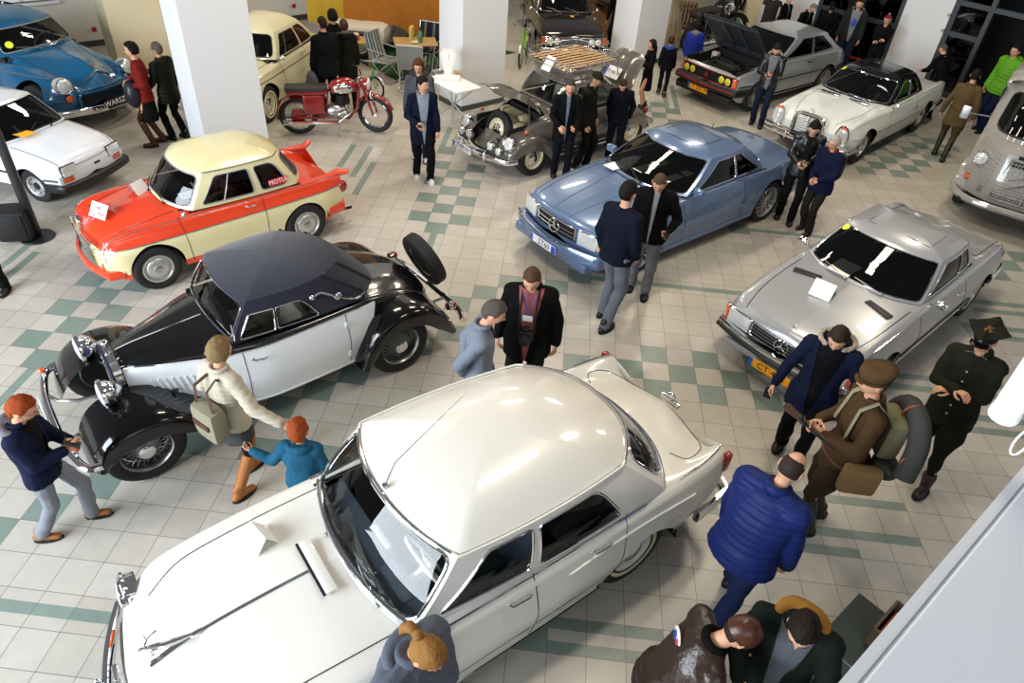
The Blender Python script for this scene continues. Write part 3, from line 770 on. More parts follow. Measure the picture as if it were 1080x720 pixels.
    c.plate((2.25,0,.36), 'WX 8134', .48, .11, '#1a1a1a', blue=False, tcol=WHITEP) if False else None
    # aerial over the windscreen header
    mb = MB(); mb.tube([(.40,.0,1.50),(.41,.0,1.54)], .018, 8); mb.tube([(.41,0,1.53),(.30,-.05,1.64),(-.42,-.3,1.72)], [.006,.003,.002], 5); mb.build('aerial', STEEL, c.root)
    c.mirror(c.side(.60,.985,0,1), arm=(.02,.10,.06)); c.wipers(G, ys=(.45,-.2), dirs=(-1,-1), L=.3, m=STEEL)
    c.wheels(1.35, -1.35, .70, .345, .17, 'hubcap', .60, face=white, cap=CHROME, wall=(mat('cream_sidewall','#d8cfae',.6), 0))
    p = c.world((1.16,-.42,c.top(1.16,.42)[2]))
    card(p, w=.20, h=.15, rz=math.radians(VP[2]+10)); bpy.data.objects['paper_card']['label'] = 'folded white card standing on the big ivory saloon bonnet'; bpy.data.objects['paper_card']['category'] = 'card'
    return c
def frx(c, y): return c.x1-c.bf*(y/c.W)**2
def label_card(car, xy, label, rz=0., w=.20, h=.15, text=None, **k):
    z = car.top(xy[0], abs(xy[1]))[2] if len(xy) == 2 else xy[2]
    r = card(car.world((xy[0], xy[1], z)), w=w, h=h, rz=car.root.rotation_euler[2]+rz, **k); r['label'] = label; r['category'] = 'card'
    if text:
        for i, (t, sz) in enumerate(text):
            m = text_mb(t, sz, Matrix.Translation((0, 0, 0))@card_face(h)@Matrix.Translation((0, .026-i*.062, 0)), .0012); m.build('lettering', mat('red_lettering', '#a81018', .6), r, smooth=None)
    return r
def card_face(h):
    """matrix of the front sheet of a tent card (the one that faces +x): X along the width, Y up the slope, Z outwards"""
    d, H = h*.57, h*.82; c = Vector((d/2, 0, H/2)); up = Vector((-d, 0, H)).normalized(); x = Vector((0, 1, 0)); n = x.cross(up)
    m = Matrix((x, up, n)).transposed().to_4x4(); m.translation = c+n*.003; return m
def boxpart(c, name, p, d, m, bev=.01, rot=None):
    mb = MB(); mb.box(p, d, bev=bev, rot=rot); return mb.build(name, m, c.root)
def make_trabant():
    red, cream = '#e2401c', '#e3d9a8'
    body = paint2('red_over_cream_paint', cream, red); crm = paint('cream_paint', cream)
    B = dict(x=(-1.72, 1.62), bow_f=.12, bow_r=.12, r=.09, fade=.6,
      zt=[(-1.72,.56),(-1.66,.68),(-1.5,.79),(-1.2,.89),(-.95,.93),(.5,.93),(.75,.92),(1.1,.88),(1.4,.80),(1.55,.70),(1.60,.62),(1.62,.56)],
      ze=[(-1.72,.84),(-1.5,.87),(-1.0,.87),(.3,.87),(.7,.865),(1.2,.84),(1.5,.78),(1.58,.70),(1.62,.60)],
      we=[(-1.72,.60),(-1.3,.64),(-.5,.67),(.5,.68),(1.2,.65),(1.5,.62),(1.62,.58)],
      wm=[(-1.72,.62),(-1.3,.70),(-.5,.735),(.6,.745),(1.2,.74),(1.5,.70),(1.62,.60)], zm=[(-1.72,.60),(1.62,.60)],
      ws=[(-1.72,.56),(-1.2,.66),(0,.69),(1.3,.68),(1.62,.55)], zs=[(-1.72,.34),(-1.5,.26),(-1.3,.22),(1.3,.22),(1.5,.26),(1.62,.34)],
      wv=[(-1.72,.48),(0,.50),(1.62,.46)], zv=[(-1.72,.62),(-1.5,.78),(-1.0,.885),(.6,.89),(1.1,.82),(1.45,.72),(1.62,.56)],
      arch=[(1.01,.30,.345),(-1.01,.29,.33)])
    c = Car('two_tone_saloon', 'small two-tone saloon, orange-red bonnet and side band over cream, cream roof', PO['trabant'][:2], *PO['trabant'][2:], B)
    line = lambda x: .665+.02*(-x+1)*.6 if x > -1.8 else .7
    def two(x, y, z):
        if abs(y) > .5 and z < .88: return (z-line(x))*(1 if z > .30 else -1) if z > .32 or abs(x) < 1.35 else .1
        if x < .50 and x > -1.0: return -1.
        return 1. if z > .62 else -.1
    G = dict(base=(.68,.42,.62,-.98,.60,-1.20), bz=(.93,.89,.88,.90), top=(.36,.18,.52,-.74,.51,-.94), tz=(1.33,1.30,1.30,1.28), zc=1.44, xc=-.30, pf=2.6, pr=2.6, bulge=.02, barrel=.03, dome=2.6)
    G['cells'] = [(-1,1,((-.93,.93,.08,.90),.07,'windscreen',glass('clear_car_glass', (.55,.58,.58)))),
      (1,1.62,([(1.07,.10),(1.58,.10),(1.58,.86),(1.15,.86)],.05,'side_window')), (1.62,2.0,([(1.655,.10),(1.94,.10),(1.93,.86),(1.655,.86)],[.05,.10,.10,.05],'side_window')),
      (2.0,4.0,((2.12,3.88,.12,.88),.09,'rear_window')),
      (4.0,4.38,([(4.06,.10),(4.345,.10),(4.345,.86),(4.07,.86)],[.10,.05,.05,.10],'side_window')), (4.38,5,([(4.42,.10),(4.93,.10),(4.85,.86),(4.42,.86)],.05,'side_window'))]
    c.body(body, hole=c.holefn(G), two=two); c.cabin(G, crm, frame=mat('grey_rubber', '#85868a', .4), fr=.008)
    c.interior(G, seatm=mat('rust_upholstery','#6b2f22',.8), seats=((.1,.3),(-.6,0)), wheelm=mat('grey_wheel_rim','#9c9c96',.4), wx=.18, wz=.92, wy=.30, wr=.18)
    # bright strips
    c.strip(-1.70, 1.56, line, .008, mat('satin_trim','#9b9da0',.3,.9)); c.strip(-1.70, 1.50, lambda x: c.g('ze', x)-.025, .006, mat('satin_trim','#9b9da0',.3,.9))
    for sg in (1, -1): mb = MB(); mb.tube([c.side(1.54, z, .006, sg) for z in (.62,.70,.76)], .006, 6); mb.build('wing_corner_trim', STEEL, c.root)
    for sg in (1, -1):
        c.lamp((1.60-.07, sg*.52, .56), .09, (1, sg*.12, 0), depth=.07); c.lamp((1.56,sg*.52,.42), .04, (1,sg*.1,0), name='indicator', lens=ORANGE)
        mb = MB(); mb.tube([c.side(x, .84, -.05, sg) for x in (-1.3,-1.5,-1.7)]+[(-1.78, sg*.60, .86)], [.02,.05,.06,.045], 10, flat=.8); mb.build('tail_fin', paint('orange_red_paint', red), c.root)
        mb = MB(); mb.ellipsoid((-1.66,sg*.60,.66),(.07,.05,.09),12,8); mb.build('tail_lamp', REDL, c.root)
    mb = MB()
    for k in range(7): z = .42+.045*k; mb.tube([(frx(c,y)+.012, y, z) for y in np.linspace(-.40,.40,13)], .011, 6)
    mb.build('grille', CHROME, c.root)
    mb = MB(); mb.tube([(frx(c,y)+.02, y, .70-.6*y*y*.2) for y in np.linspace(-.42,.42,15)], .014, 8); mb.build('grille_bar', CHROME, c.root)
    R1 = paint('orange_red_paint', red); c.bumper(1.68,.33,.62,.14,h=.12,t=.05,m=R1,wrap=.28,overr=()); c.bumper(-1.78,.36,.62,.14,h=.12,t=.05,m=R1,front=False,wrap=.24)
    c.strip(1.56,1.58,.3,.003)
    c.doorline([.56], .86, slant=.10); c.doorline([-.46], .86); c.handle(-.30, .78, .13, m=STEEL)
    c.topline([(.62,.50),(1.0,.50),(1.40,.46)], .004, BLACKMATT, 'bonnet_gap'); c.topline([(.62,-.50),(1.0,-.50),(1.40,-.46)], .004, BLACKMATT, 'bonnet_gap')
    mb = MB(); q = c.top(1.42,.0); mb.tube([q, (q[0]-.01,0,q[2]+.05), (q[0]-.05,0,q[2]+.06)], .012, 6); mb.box((q[0]-.03,0,q[2]+.06),(.05,.06,.012),bev=.004); mb.build('bonnet_badge', CHROME, c.root)
    mb = MB(); mb.tube([c.S(t, 1.0)+np.array([0,.008,.0]) for t in np.linspace(.95,2.3,40)], .008, 6); mb.build('drip_rail', mat('satin_trim','#9b9da0',.3,.9), c.root)
    mb = MB(); mb.tube([c.S(6-t, 1.0) for t in np.linspace(.95,2.3,40)], .008, 6); mb.build('drip_rail', mat('satin_trim','#9b9da0',.3,.9), c.root)
    mb = MB(); a, b = c.S(1.28,.1)+c.N(1.28,.1)*.004, c.S(1.33,.86)+c.N(1.33,.8)*.004; mb.tube([a,(a+b)/2+c.N(1.3,.5)*.018,b], .006, 5); mb.build('window_divider', STEEL, c.root)
    # sticker on the rear side window
    cen = c.S(1.85,.26)+c.N(1.85,.3)*.012; x = (c.S(1.80,.26)-c.S(1.90,.26)); x /= np.linalg.norm(x); x = -x if x[0] > 0 else x; n = c.N(1.85,.3); u = np.cross(n, x)
    if u[2] < 0: u = -u
    x = np.cross(u, n); M = Matrix((x, u, n)).transposed().to_4x4(); M.translation = Vector(cen)
    mb = MB(); mb.box((0,0,0),(.26,.085,.003)); mb.xform(M); st = mb.build('window_sticker', mat('sticker_red','#d4231c',.5), c.root, smooth=None)
    text_mb('MOTUL', .085, M@Matrix.Translation((0,0,.003)), .0006).build('sticker_lettering', WHITEP, st, smooth=None)
    c.mirror(c.side(.55,.88,0,1), arm=(.02,.06,.04), d=.09, h=.07); c.wipers(G, ys=(.30,-.12), dirs=(-1,-1), L=.25)
    c.wheels(1.01, -1.01, .64, .295, .15, 'fullcap', .64, face=ALU, cap=STEEL)
    mb = MB(); mb.tube([(-1.2,.45,.22),(-1.84,.47,.22)], .022, 8); mb.build('exhaust_pipe', BLACKMATT, c.root)
    label_card(c, (1.30,.02), 'white tent card lettered in red on the orange-red bonnet', text=[('NIE', .060), ('DOTYKA\u0106', .054)], rz=math.radians(25), w=.26, h=.18)
    label_card(c, (.80,-.22), 'plain white tent card at the rear of the orange-red bonnet by the windscreen', rz=math.radians(-60), w=.20, h=.17)
    label_card(c, (.34,.26,.93), 'white sheet lying behind the windscreen of the orange-red and cream saloon', tent=False, w=.19, h=.20)
    return c
def rect_lamp(c, p, d, n=(1, 0, 0), name='headlight', m=LENS, bez=CHROME, bev=.02):
    mb = MB(); mb.box((0, 0, -.01), (d[0]+.02, d[1]+.02, .04), bev=bev); mb.box((0, 0, .008), (d[0], d[1], .03), bev=bev*.8, mi=1)
    mb.xform(Matrix.Translation(Vector(p))@rot_to(n).to_4x4()); return mb.build(name, [bez, m], c.root)
def star(c, p, r, n=(1, 0, 0), name='three_pointed_star', up=None):
    mb = MB(); mb.tube([(r*math.cos(a), r*math.sin(a), 0) for a in np.linspace(0, 2*PI, 25)[:-1]], r*.08, 5, closed=True)
    for k in range(3):
        a = PI/2+k*2*PI/3; mb.tube([(0, 0, 0), (r*math.cos(a), r*math.sin(a), 0)], [r*.17, r*.03], 5, flat=.5)
    mb.xform(Matrix.Translation(Vector(p))@rot_to(n).to_4x4()); return mb.build(name, CHROME, c.root)
def rect_frame(mb, c, y0, y1, z0, z1, r=.01, off=.012, mi=0):
    P = [(frx(c,y)+off, y, z1) for y in np.linspace(y0,y1,9)]+[(frx(c,y)+off, y, z0) for y in np.linspace(y1,y0,9)]; mb.tube(P, r, 6, closed=True, mi=mi)
def grille_panel(c, y0, y1, z0, z1, m=BLACKMATT, off=.0, name='grille', slats=0, sm=CHROME, sr=.005, bars=0, frame=True):
    mb = MB(); mb.grid([[(frx(c,y)+off, y, z) for z in (z0,z1)] for y in np.linspace(y0,y1,11)])
    for k in range(slats): z = z0+(z1-z0)*(k+1)/(slats+1); mb.tube([(frx(c,y)+off+.008, y, z) for y in np.linspace(y0,y1,11)], sr, 5, mi=1)
    for k in range(bars): y = y0+(y1-y0)*(k+1)/(bars+1); mb.tube([(frx(c,y)+off+.008, y, z0),(frx(c,y)+off+.008, y, z1)], sr, 5, mi=1)
    if frame: rect_frame(mb, c, y0, y1, z0, z1, .010, off+.01, mi=1)
    return mb.build(name, [m, sm], c.root)
def make_sec():
    blue = paint('light_steel_blue_paint', '#60779a', .25, .3)
    B = dict(x=(-2.42, 2.26), bow_f=.16, bow_r=.12, r=.07, fade=.7, flare=.012,
      zt=[(-2.42,.78),(-2.38,.86),(-2.2,.91),(-1.4,.945),(-.9,.95),(.6,.94),(.85,.93),(1.4,.885),(1.9,.82),(2.18,.755),(2.24,.70),(2.26,.64)],
      ze=[(-2.42,.80),(-2.3,.86),(-1.4,.89),(0,.90),(.8,.885),(1.5,.84),(2.0,.775),(2.2,.72),(2.26,.64)],
      we=[(-2.42,.72),(-2.2,.78),(-1,.84),(.8,.83),(1.6,.80),(2.1,.76),(2.26,.72)],
      wm=[(-2.42,.76),(-2.2,.86),(-1.2,.91),(1.2,.915),(2.0,.87),(2.26,.76)], zm=[(-2.42,.6),(2.26,.56)],
      ws=[(-2.42,.72),(-1.8,.86),(0,.88),(1.9,.86),(2.26,.72)], zs=[(-2.42,.32),(-2.0,.20),(1.9,.19),(2.2,.26),(2.26,.32)],
      arch=[(1.425,.33,.385),(-1.425,.33,.385)])
    c = Car('blue_coupe', 'light steel-blue coupe with a star in its black grille and wide deep-dish wheels', PO['sec'][:2], *PO['sec'][2:], B)
    G = dict(base=(.92,.56,.79,-1.24,.74,-1.52), bz=(.94,.91,.91,.93), top=(.18,-.06,.61,-.84,.58,-1.02), tz=(1.30,1.27,1.27,1.26), zc=1.385, xc=-.42, pf=2.4, pr=2.4, bulge=.02, barrel=.03, dome=2.6)
    G['cells'] = [(-1,1,((-.955,.955,.05,.93),.06,'windscreen')),
      (1,1.60,([(1.07,.08),(1.585,.08),(1.585,.86),(1.20,.86)],[.03,.02,.02,.04],'side_window')), (1.60,2.0,([(1.605,.08),(1.95,.08),(1.80,.86),(1.605,.86)],[.02,.04,.10,.02],'side_window')),
      (2,4,((2.10,3.90,.08,.93),.06,'rear_window')),
      (4,4.4,([(4.05,.08),(4.395,.08),(4.395,.86),(4.20,.86)],[.04,.02,.02,.10],'side_window')), (4.4,5,([(4.415,.08),(4.93,.08),(4.80,.86),(4.415,.86)],[.02,.03,.04,.02],'side_window'))]
    c.body(blue, hole=c.holefn(G)); c.cabin(G, blue, frame=CHROME, fr=.007); c.interior(G, seats=((0,.3),(-.8,0)), wy=.38)
    grille_panel(c, -.38, .38, .50, .70, BLACK, .004, slats=0); mb = MB()
    for z in (.56,.62): mb.tube([(frx(c,y)+.02, y, z) for y in np.linspace(-.37,.37,11)], .010, 6)
    mb.build('grille_bar', CHROME, c.root); star(c, (2.29,0,.59), .10)
    for sg in (1, -1):
        rect_lamp(c, (2.20,sg*.58,.60), (.30,.19), (1,sg*.22,.05)); rect_lamp(c, (2.13,sg*.76,.60), (.09,.18), (1,sg*.8,0), name='indicator', m=mat('amber_clear_lens','#d9b48c',.2))
        rect_lamp(c, (-2.40,sg*.62,.66), (.36,.17), (-1,sg*.15,0), name='tail_lamp', m=REDL)
    c.bumper(2.36,.36,.80,.17,h=.20,t=.12,m=blue,wrap=.62); c.bumper(-2.52,.40,.80,.14,h=.20,t=.10,m=blue,front=False,wrap=.6)
    mb = MB(); mb.tube([(2.42-.17*(y/.8)**2, y, .47) for y in np.linspace(-.82,.82,25)], .011, 6); mb.build('bumper_strip', CHROME, c.root)
    mb = MB(); mb.box((2.26,0,.27),(.20,1.5,.14),bev=.05); mb.build('front_spoiler', blue, c.root)
    c.strip(-2.3,2.15,lambda x:.50,.012,blue,'side_moulding'); c.strip(-1.0,1.0,.26,.03,blue,'side_skirt')
    c.strip(-2.35,.62,lambda x:c.g('ze',x)-.015,.006)
    c.doorline([.62], .87, slant=.05); c.doorline([-.70], .87); c.handle(-.54,.76,.15,m=blue)
    c.topline([(.72,.66),(1.5,.66),(2.15,.60)], .004, BLACKMATT, 'bonnet_gap'); c.topline([(.72,-.66),(1.5,-.66),(2.15,-.60)], .004, BLACKMATT, 'bonnet_gap')
    c.topline([(.84,.3),(1.5,.22),(2.2,.16)], .006, blue, 'bonnet_crease'); c.topline([(.84,-.3),(1.5,-.22),(2.2,-.16)], .006, blue, 'bonnet_crease')
    mb = MB(); P = [c.roofz(x,y,.002) for x,y in ((-.02,.36),(-.02,-.36),(-.55,-.36),(-.55,.36))]
    Q = []
    for i in range(4):
        a, b = P[i], P[(i+1)%4]
        for k in range(8): x, y = a[0]+(b[0]-a[0])*k/8, a[1]+(b[1]-a[1])*k/8; Q.append(c.roofz(x, y, .001))
    mb.tube(Q, .003, 4, closed=True); mb.build('sunroof_gap', BLACKMATT, c.root)
    c.plate((2.435,-.02,.34), 'ST60', .52,.115,'#eef0f2', blue_right=True)
    c.wipers(G, ys=(.2,), L=.4, ang=(20,), dirs=(-1,))
    boxpart(c, 'door_mirror', tuple(np.array(c.side(.42,.90,.08))+[0,0,.07]), (.10,.16,.10), blue, .03); boxpart(c, 'door_mirror', tuple(np.array(c.side(.42,.90,.08,-1))+[0,0,.07]), (.10,.16,.10), blue, .03)
    c.wheels(1.425, -1.425, .77, .335, .22, 'alloy', .76, face=ALU, cap=ALU)
    q = c.roofz(-.9,-.1,0); mb = MB(); mb.tube([q,(q[0]-.03,q[1],q[2]+.06)], .006, 5); mb.ellipsoid(q,(.025,.02,.012),8,5); mb.build('aerial', BLACK, c.root)
    label_card(c, (.84,-.40,.955), 'white sheet behind the far corner of the steel-blue coupe windscreen', tent=False, w=.2, h=.22)
    label_card(c, (.45,-.02,1.02), 'long white pasteboard strip on the far side of the steel-blue coupe dashboard', tent=False, w=.16, h=.6)
    label_card(c, (.38,.42,1.02), 'long white strip on the near side of the steel-blue coupe dashboard', tent=False, w=.14, h=.55)
    return c
def make_slc():
    sil = paint('silver_grey_paint', '#a9abae', .28, .3)
    B = dict(x=(-2.30, 2.12), bow_f=.14, bow_r=.12, r=.06, fade=.7, flare=.015,
      zt=[(-2.30,.72),(-2.26,.79),(-2.0,.845),(-1.5,.875),(-.9,.90),(.7,.90),(1.0,.885),(1.5,.85),(1.9,.80),(2.05,.765),(2.10,.72),(2.12,.67)],
      ze=[(-2.30,.78),(-2.2,.82),(-1.4,.855),(0,.87),(.9,.86),(1.6,.825),(2.0,.77),(2.12,.68)],
      we=[(-2.30,.74),(-2.0,.79),(-1,.83),(.8,.83),(1.6,.81),(2.0,.78),(2.12,.74)],
      wm=[(-2.30,.77),(-2.0,.86),(-1.2,.895),(1.2,.895),(1.9,.87),(2.12,.77)], zm=[(-2.30,.62),(2.12,.60)],
      ws=[(-2.30,.72),(-1.8,.82),(0,.84),(1.8,.82),(2.12,.70)], zs=[(-2.30,.36),(-2.0,.25),(1.8,.24),(2.05,.30),(2.12,.36)],
      wv=[(-2.30,.60),(0,.68),(2.12,.60)], zv=[(-2.30,.74),(-2.0,.835),(-.9,.87),(.8,.872),(1.6,.825),(2.0,.76),(2.12,.68)],
      arch=[(1.36,.32,.36),(-1.36,.32,.36)])
    c = Car('silver_coupe', 'silver-grey hardtop coupe with sunroof outline and black-and-chrome bumper', PO['slc'][:2], *PO['slc'][2:], B)
    G = dict(base=(.74,.46,.73,-1.06,.70,-1.24), bz=(.90,.875,.875,.89), top=(.10,-.08,.60,-.86,.60,-.98), tz=(1.25,1.22,1.22,1.215), zc=1.31, xc=-.42, pf=2.6, pr=3, bulge=.015, barrel=.02, dome=3.2)
    G['cells'] = [(-1,1,((-.96,.96,.05,.94),.05,'windscreen')),
      (1,1.68,([(1.06,.10),(1.665,.10),(1.665,.86),(1.18,.86)],.03,'side_window')), (1.68,2,([(1.69,.10),(1.93,.10),(1.90,.86),(1.70,.86)],.03,'side_window')),
      (2,4,((2.10,3.90,.10,.92),.06,'rear_window')),
      (4,4.32,([(4.07,.10),(4.31,.10),(4.30,.86),(4.10,.86)],.03,'side_window')), (4.32,5,([(4.335,.10),(4.94,.10),(4.82,.86),(4.335,.86)],.03,'side_window'))]
    c.body(sil, hole=c.holefn(G)); c.cabin(G, sil, frame=CHROME, fr=.007); c.interior(G, seatm=mat('dark_teal_leather','#1d2a31',.6), dash=BLACK, wy=.36, seats=((-.05,.3),(-.7,0)))
    grille_panel(c, -.42,.42,.50,.66, BLACKMATT,.004, slats=3, sr=.006); star(c,(2.15,0,.585),.085); star(c,(1.98,0,.80),.032,(0,0,1),'bonnet_star')
    for sg in (1,-1):
        rect_lamp(c,(2.08,sg*.60,.58),(.32,.17),(1,sg*.15,.05)); rect_lamp(c,(2.03,sg*.795,.58),(.10,.16),(1,sg*1.0,0),name='indicator',m=ORANGE)
        rect_lamp(c,(-2.28,sg*.60,.60),(.40,.18),(-1,sg*.15,0),name='tail_lamp',m=REDL)
        boxpart(c,'air_vent',(.98,sg*.46,.885),(.10,.34,.012),BLACK,.003,Matrix.Rotation(sg*-.28,3,'Z'))
    for front,x in ((True,2.22),(False,-2.40)):
        c.bumper(x,.44,.82,.14,h=.12,t=.08,m=CHROME,front=front,wrap=.5); s_=1 if front else -1
        mb=MB(); mb.tube([(x+s_*.035-s_*.14*(y/.82)**2,y,.42) for y in np.linspace(-.84,.84,25)],.032,8); mb.build('bumper_rubber',BLACK,c.root)
    mb=MB(); mb.box((2.16,0,.30),(.06,1.3,.08),bev=.02); mb.build('front_valance',sil,c.root)
    c.strip(-2.2,2.0,lambda x:.47,.014,BLACK,'side_moulding'); c.strip(-2.2,2.0,lambda x:c.g('ze',x)-.02,.005); c.strip(-1,1,.26,.01)
    c.doorline([.62],.85,slant=.02); c.doorline([-.66],.85); c.handle(-.48,.74,.15)
    c.topline([(.70,.71),(1.5,.68),(2.06,.60)],.005,BLACKMATT,'bonnet_gap'); c.topline([(.70,-.71),(1.5,-.68),(2.06,-.60)],.005,BLACKMATT,'bonnet_gap')
    c.topline([(-1.35,.66),(-2.2,.66)],.005,BLACKMATT,'boot_gap'); c.topline([(-1.35,-.66),(-2.2,-.66)],.005,BLACKMATT,'boot_gap'); c.topline([(-1.35,.66),(-1.33,0),(-1.35,-.66)],.005,BLACKMATT,'boot_gap')
    for pts in (((-.62,.40),(-.14,.40),(-.14,.10)),((-.14,-.28),(-.14,-.40),(-.62,-.40))):
        mb=MB(); mb.tube([c.roofz(p[0]+(q[0]-p[0])*k/8,p[1]+(q[1]-p[1])*k/8,.001) for p,q in zip(pts,pts[1:]) for k in range(9)],.003,4); mb.build('sunroof_gap',BLACKMATT,c.root)
    c.plate((2.30,.03,.32),'CT\u00b7406',.52,.115,'#f2a516',tilt=0); c.wipers(G,ys=(.34,-.1),dirs=(-1,-1),L=.36,m=STEEL,ang=(8,8))
    for sg in (1,-1): c.mirror(c.side(.34,.875,0,sg),arm=(.02,.06,.04),d=.16,h=.11,sg=sg)
    c.wheels(1.36,-1.36,.755,.325,.19,'bundt',.66,face=STEEL,cap=STEEL)
    label_card(c,(1.22,-.12),'white tent card on the silver-grey coupe bonnet',rz=math.radians(8),w=.24,h=.2)
    label_card(c,(.55,-.22,.93),'white sheet leaning behind the silver-grey coupe windscreen',tent=False,w=.26,h=.36)
    p=c.S(5.08,.86)-c.N(5.08,.8)*.0; 
    mb=MB(); mb.lathe([(.001,0),(.05,0)],c=(0,0,0),axis='Z',n=20); n=c.N(5.10,.86); mb.xform(Matrix.Translation(Vector(c.S(5.10,.86)+n*.006))@rot_to(n).to_4x4()); mb.build('round_sticker',mat('sticker_yellow','#d9e23a',.5),c.root)
    return c
def make_w111():
    wh = paint('pale_ivory_paint','#dde3e0',.25); blk = paint('gloss_black_paint','#0c0c0d',.2)
    B = dict(x=(-2.38,2.16),bow_f=.10,bow_r=.10,r=.08,fade=.6,
      zt=[(-2.38,.74),(-2.34,.84),(-2.1,.90),(-1.5,.94),(-1,.95),(.5,.95),(.8,.95),(1.4,.92),(1.9,.86),(2.08,.80),(2.14,.70),(2.16,.64)],
      ze=[(-2.38,.90),(-2.2,.915),(-1.5,.90),(0,.89),(.8,.89),(1.5,.875),(1.95,.83),(2.1,.74),(2.16,.64)],
      we=[(-2.38,.78),(-2.0,.82),(0,.84),(.8,.82),(1.6,.79),(2.0,.77),(2.16,.72)],
      wm=[(-2.38,.80),(-2.0,.88),(-1,.905),(1.2,.90),(1.8,.875),(2.16,.76)],zm=[(-2.38,.62),(2.16,.60)],
      ws=[(-2.38,.70),(-1.8,.80),(0,.83),(1.8,.80),(2.16,.66)],zs=[(-2.38,.38),(-2.0,.26),(1.8,.25),(2.05,.32),(2.16,.38)],
      wv=[(-2.38,.60),(0,.62),(1.2,.58),(2.16,.50)],zv=[(-2.38,.80),(-2.2,.87),(-1,.92),(.8,.92),(1.4,.86),(1.9,.79),(2.16,.64)],
      arch=[(1.375,.33,.37),(-1.375,.33,.365)])
    c = Car('white_coupe','pale ivory coupe with glossy black roof and tall upright chrome grille',PO['w111'][:2],*PO['w111'][2:],B)
    G=dict(base=(.76,.44,.72,-1.20,.70,-1.46),bz=(.95,.91,.91,.94),top=(.14,-.10,.57,-.86,.56,-1.02),tz=(1.31,1.27,1.27,1.26),zc=1.40,xc=-.44,pf=2.8,pr=2.2,bulge=.02,barrel=.02,dome=2.8)
    G['cells']=[(-1,1,((-.95,.95,.06,.93),.07,'windscreen')),
      (1,1.52,([(1.08,.10),(1.505,.10),(1.505,.86),(1.18,.86)],.03,'side_window')),(1.52,2,([(1.535,.10),(1.84,.10),(1.80,.86),(1.535,.86)],[.03,.05,.09,.03],'side_window')),
      (2,4,((2.12,3.88,.10,.92),.08,'rear_window')),
      (4,4.48,([(4.16,.10),(4.465,.10),(4.465,.86),(4.20,.86)],[.05,.03,.03,.09],'side_window')),(4.48,5,([(4.495,.10),(4.92,.10),(4.82,.86),(4.495,.86)],.03,'side_window'))]
    c.body(wh,hole=c.holefn(G)); c.cabin(G,blk,frame=CHROME,fr=.008); c.interior(G,seatm=mat('cognac_leather','#6d2f1d',.5),dash=mat('wood_dash','#5a2c18',.3),wheelm=mat('ivory_plastic','#e4dfd0',.35),wy=.36,wr=.21,wx=.22,wz=.98)
    # upright grille shell
    mb=MB(); 
    P=[(-.30,.42),(-.31,.70),(-.27,.84),(-.15,.875),(0,.88),(.15,.875),(.27,.84),(.31,.70),(.30,.42)]
    mb.tube([(2.20,y,z) for y,z in crspline(P,5)],.022,8); mb.add([(2.185,y,z) for y,z in P],[tuple(range(9))],1)
    for k in range(9): z=.46+.045*k; mb.tube([(2.20,-.29,z),(2.20,.29,z)],.006,5)
    mb.box((2.205,0,.65),(.02,.02,.44),bev=.005); mb.prism([(2.2,.88),(1.9,.93),(1.9,.7),(2.2,.44)],'Y',-.27,.27,2) if False else None
    mb.box((2.10,0,.66),(.18,.58,.42),bev=.06,mi=2); mb.build('grille',[CHROME,BLACKMATT,wh],c.root); star(c,(2.20,0,.96),.045)
    for sg in (1,-1):
        mb=MB(); mb.ellipsoid((0,0,0),(.06,.115,.20),16,10); mb.xform(Matrix.Translation((2.13,sg*.66,.64))); mb.build('headlight',LENS,c.root)
        mb=MB(); mb.tube([(2.135,sg*.66+.125*math.cos(a),.64+.21*math.sin(a)) for a in np.linspace(0,2*PI,25)[:-1]],.016,6,closed=True); mb.build('headlight_bezel',CHROME,c.root)
        mb=MB(); mb.ellipsoid((2.12,sg*.66,.80),(.05,.08,.04),10,6); mb.build('indicator',ORANGE,c.root)
        rect_lamp(c,(-2.36,sg*.62,.62),(.30,.16),(-1,sg*.15,0),name='tail_lamp',m=REDL)
    for z in (.40,.49): 
        for y0,y1 in ((.32,.86),(-.86,-.32)):
            mb=MB(); mb.tube([(2.27-.10*(y/.86)**2,y,z) for y in np.linspace(y0,y1,9)],.035,8,flat=1.1); mb.build('bumper',CHROME,c.root)
    c.bumper(2.24,.38,.84,.12,h=.09,t=.05,wrap=.4,overr=(.36,)); c.bumper(-2.46,.46,.84,.12,h=.13,t=.06,front=False,wrap=.5,overr=(.4,))
    c.strip(-2.3,2.0,lambda x:.58,.008); c.strip(-1,1,.27,.012); c.strip(-2.3,.5,lambda x:c.g('ze',x)-.01,.006)
    c.doorline([.56],.87); c.doorline([-.72],.87); c.handle(-.55,.74,.14)
    c.topline([(.74,.60),(1.4,.58),(2.0,.42)],.004,BLACKMATT,'bonnet_gap'); c.topline([(.74,-.60),(1.4,-.58),(2.0,-.42)],.004,BLACKMATT,'bonnet_gap')
    mb=MB()
    for y in (.3,-.3): mb.box((.92,y,.962),(.10,.40,.012),bev=.004)
    mb.build('cowl_vent',CHROME,c.root); c.wipers(G,ys=(.34,-.04),dirs=(-1,-1),L=.36,m=STEEL,ang=(6,6)); c.mirror(c.side(.42,.89,0,1),arm=(.02,.05,.04),d=.1,h=.1)
    mb=MB(); Q=[]
    for (xa,ya),(xb,yb) in (((-.1,.38),(-.1,-.38)),((-.1,-.38),(-.6,-.38)),((-.6,-.38),(-.6,.38)),((-.6,.38),(-.1,.38))):
        Q+=[c.roofz(xa+(xb-xa)*k/8,ya+(yb-ya)*k/8,.0) for k in range(8)]
    mb.tube(Q,.004,4,closed=True); mb.build('sunroof_gap',BLACKMATT,c.root)
    c.wheels(1.375,-1.375,.74,.335,.17,'hubcap',.60,face=ALU,cap=CHROME)
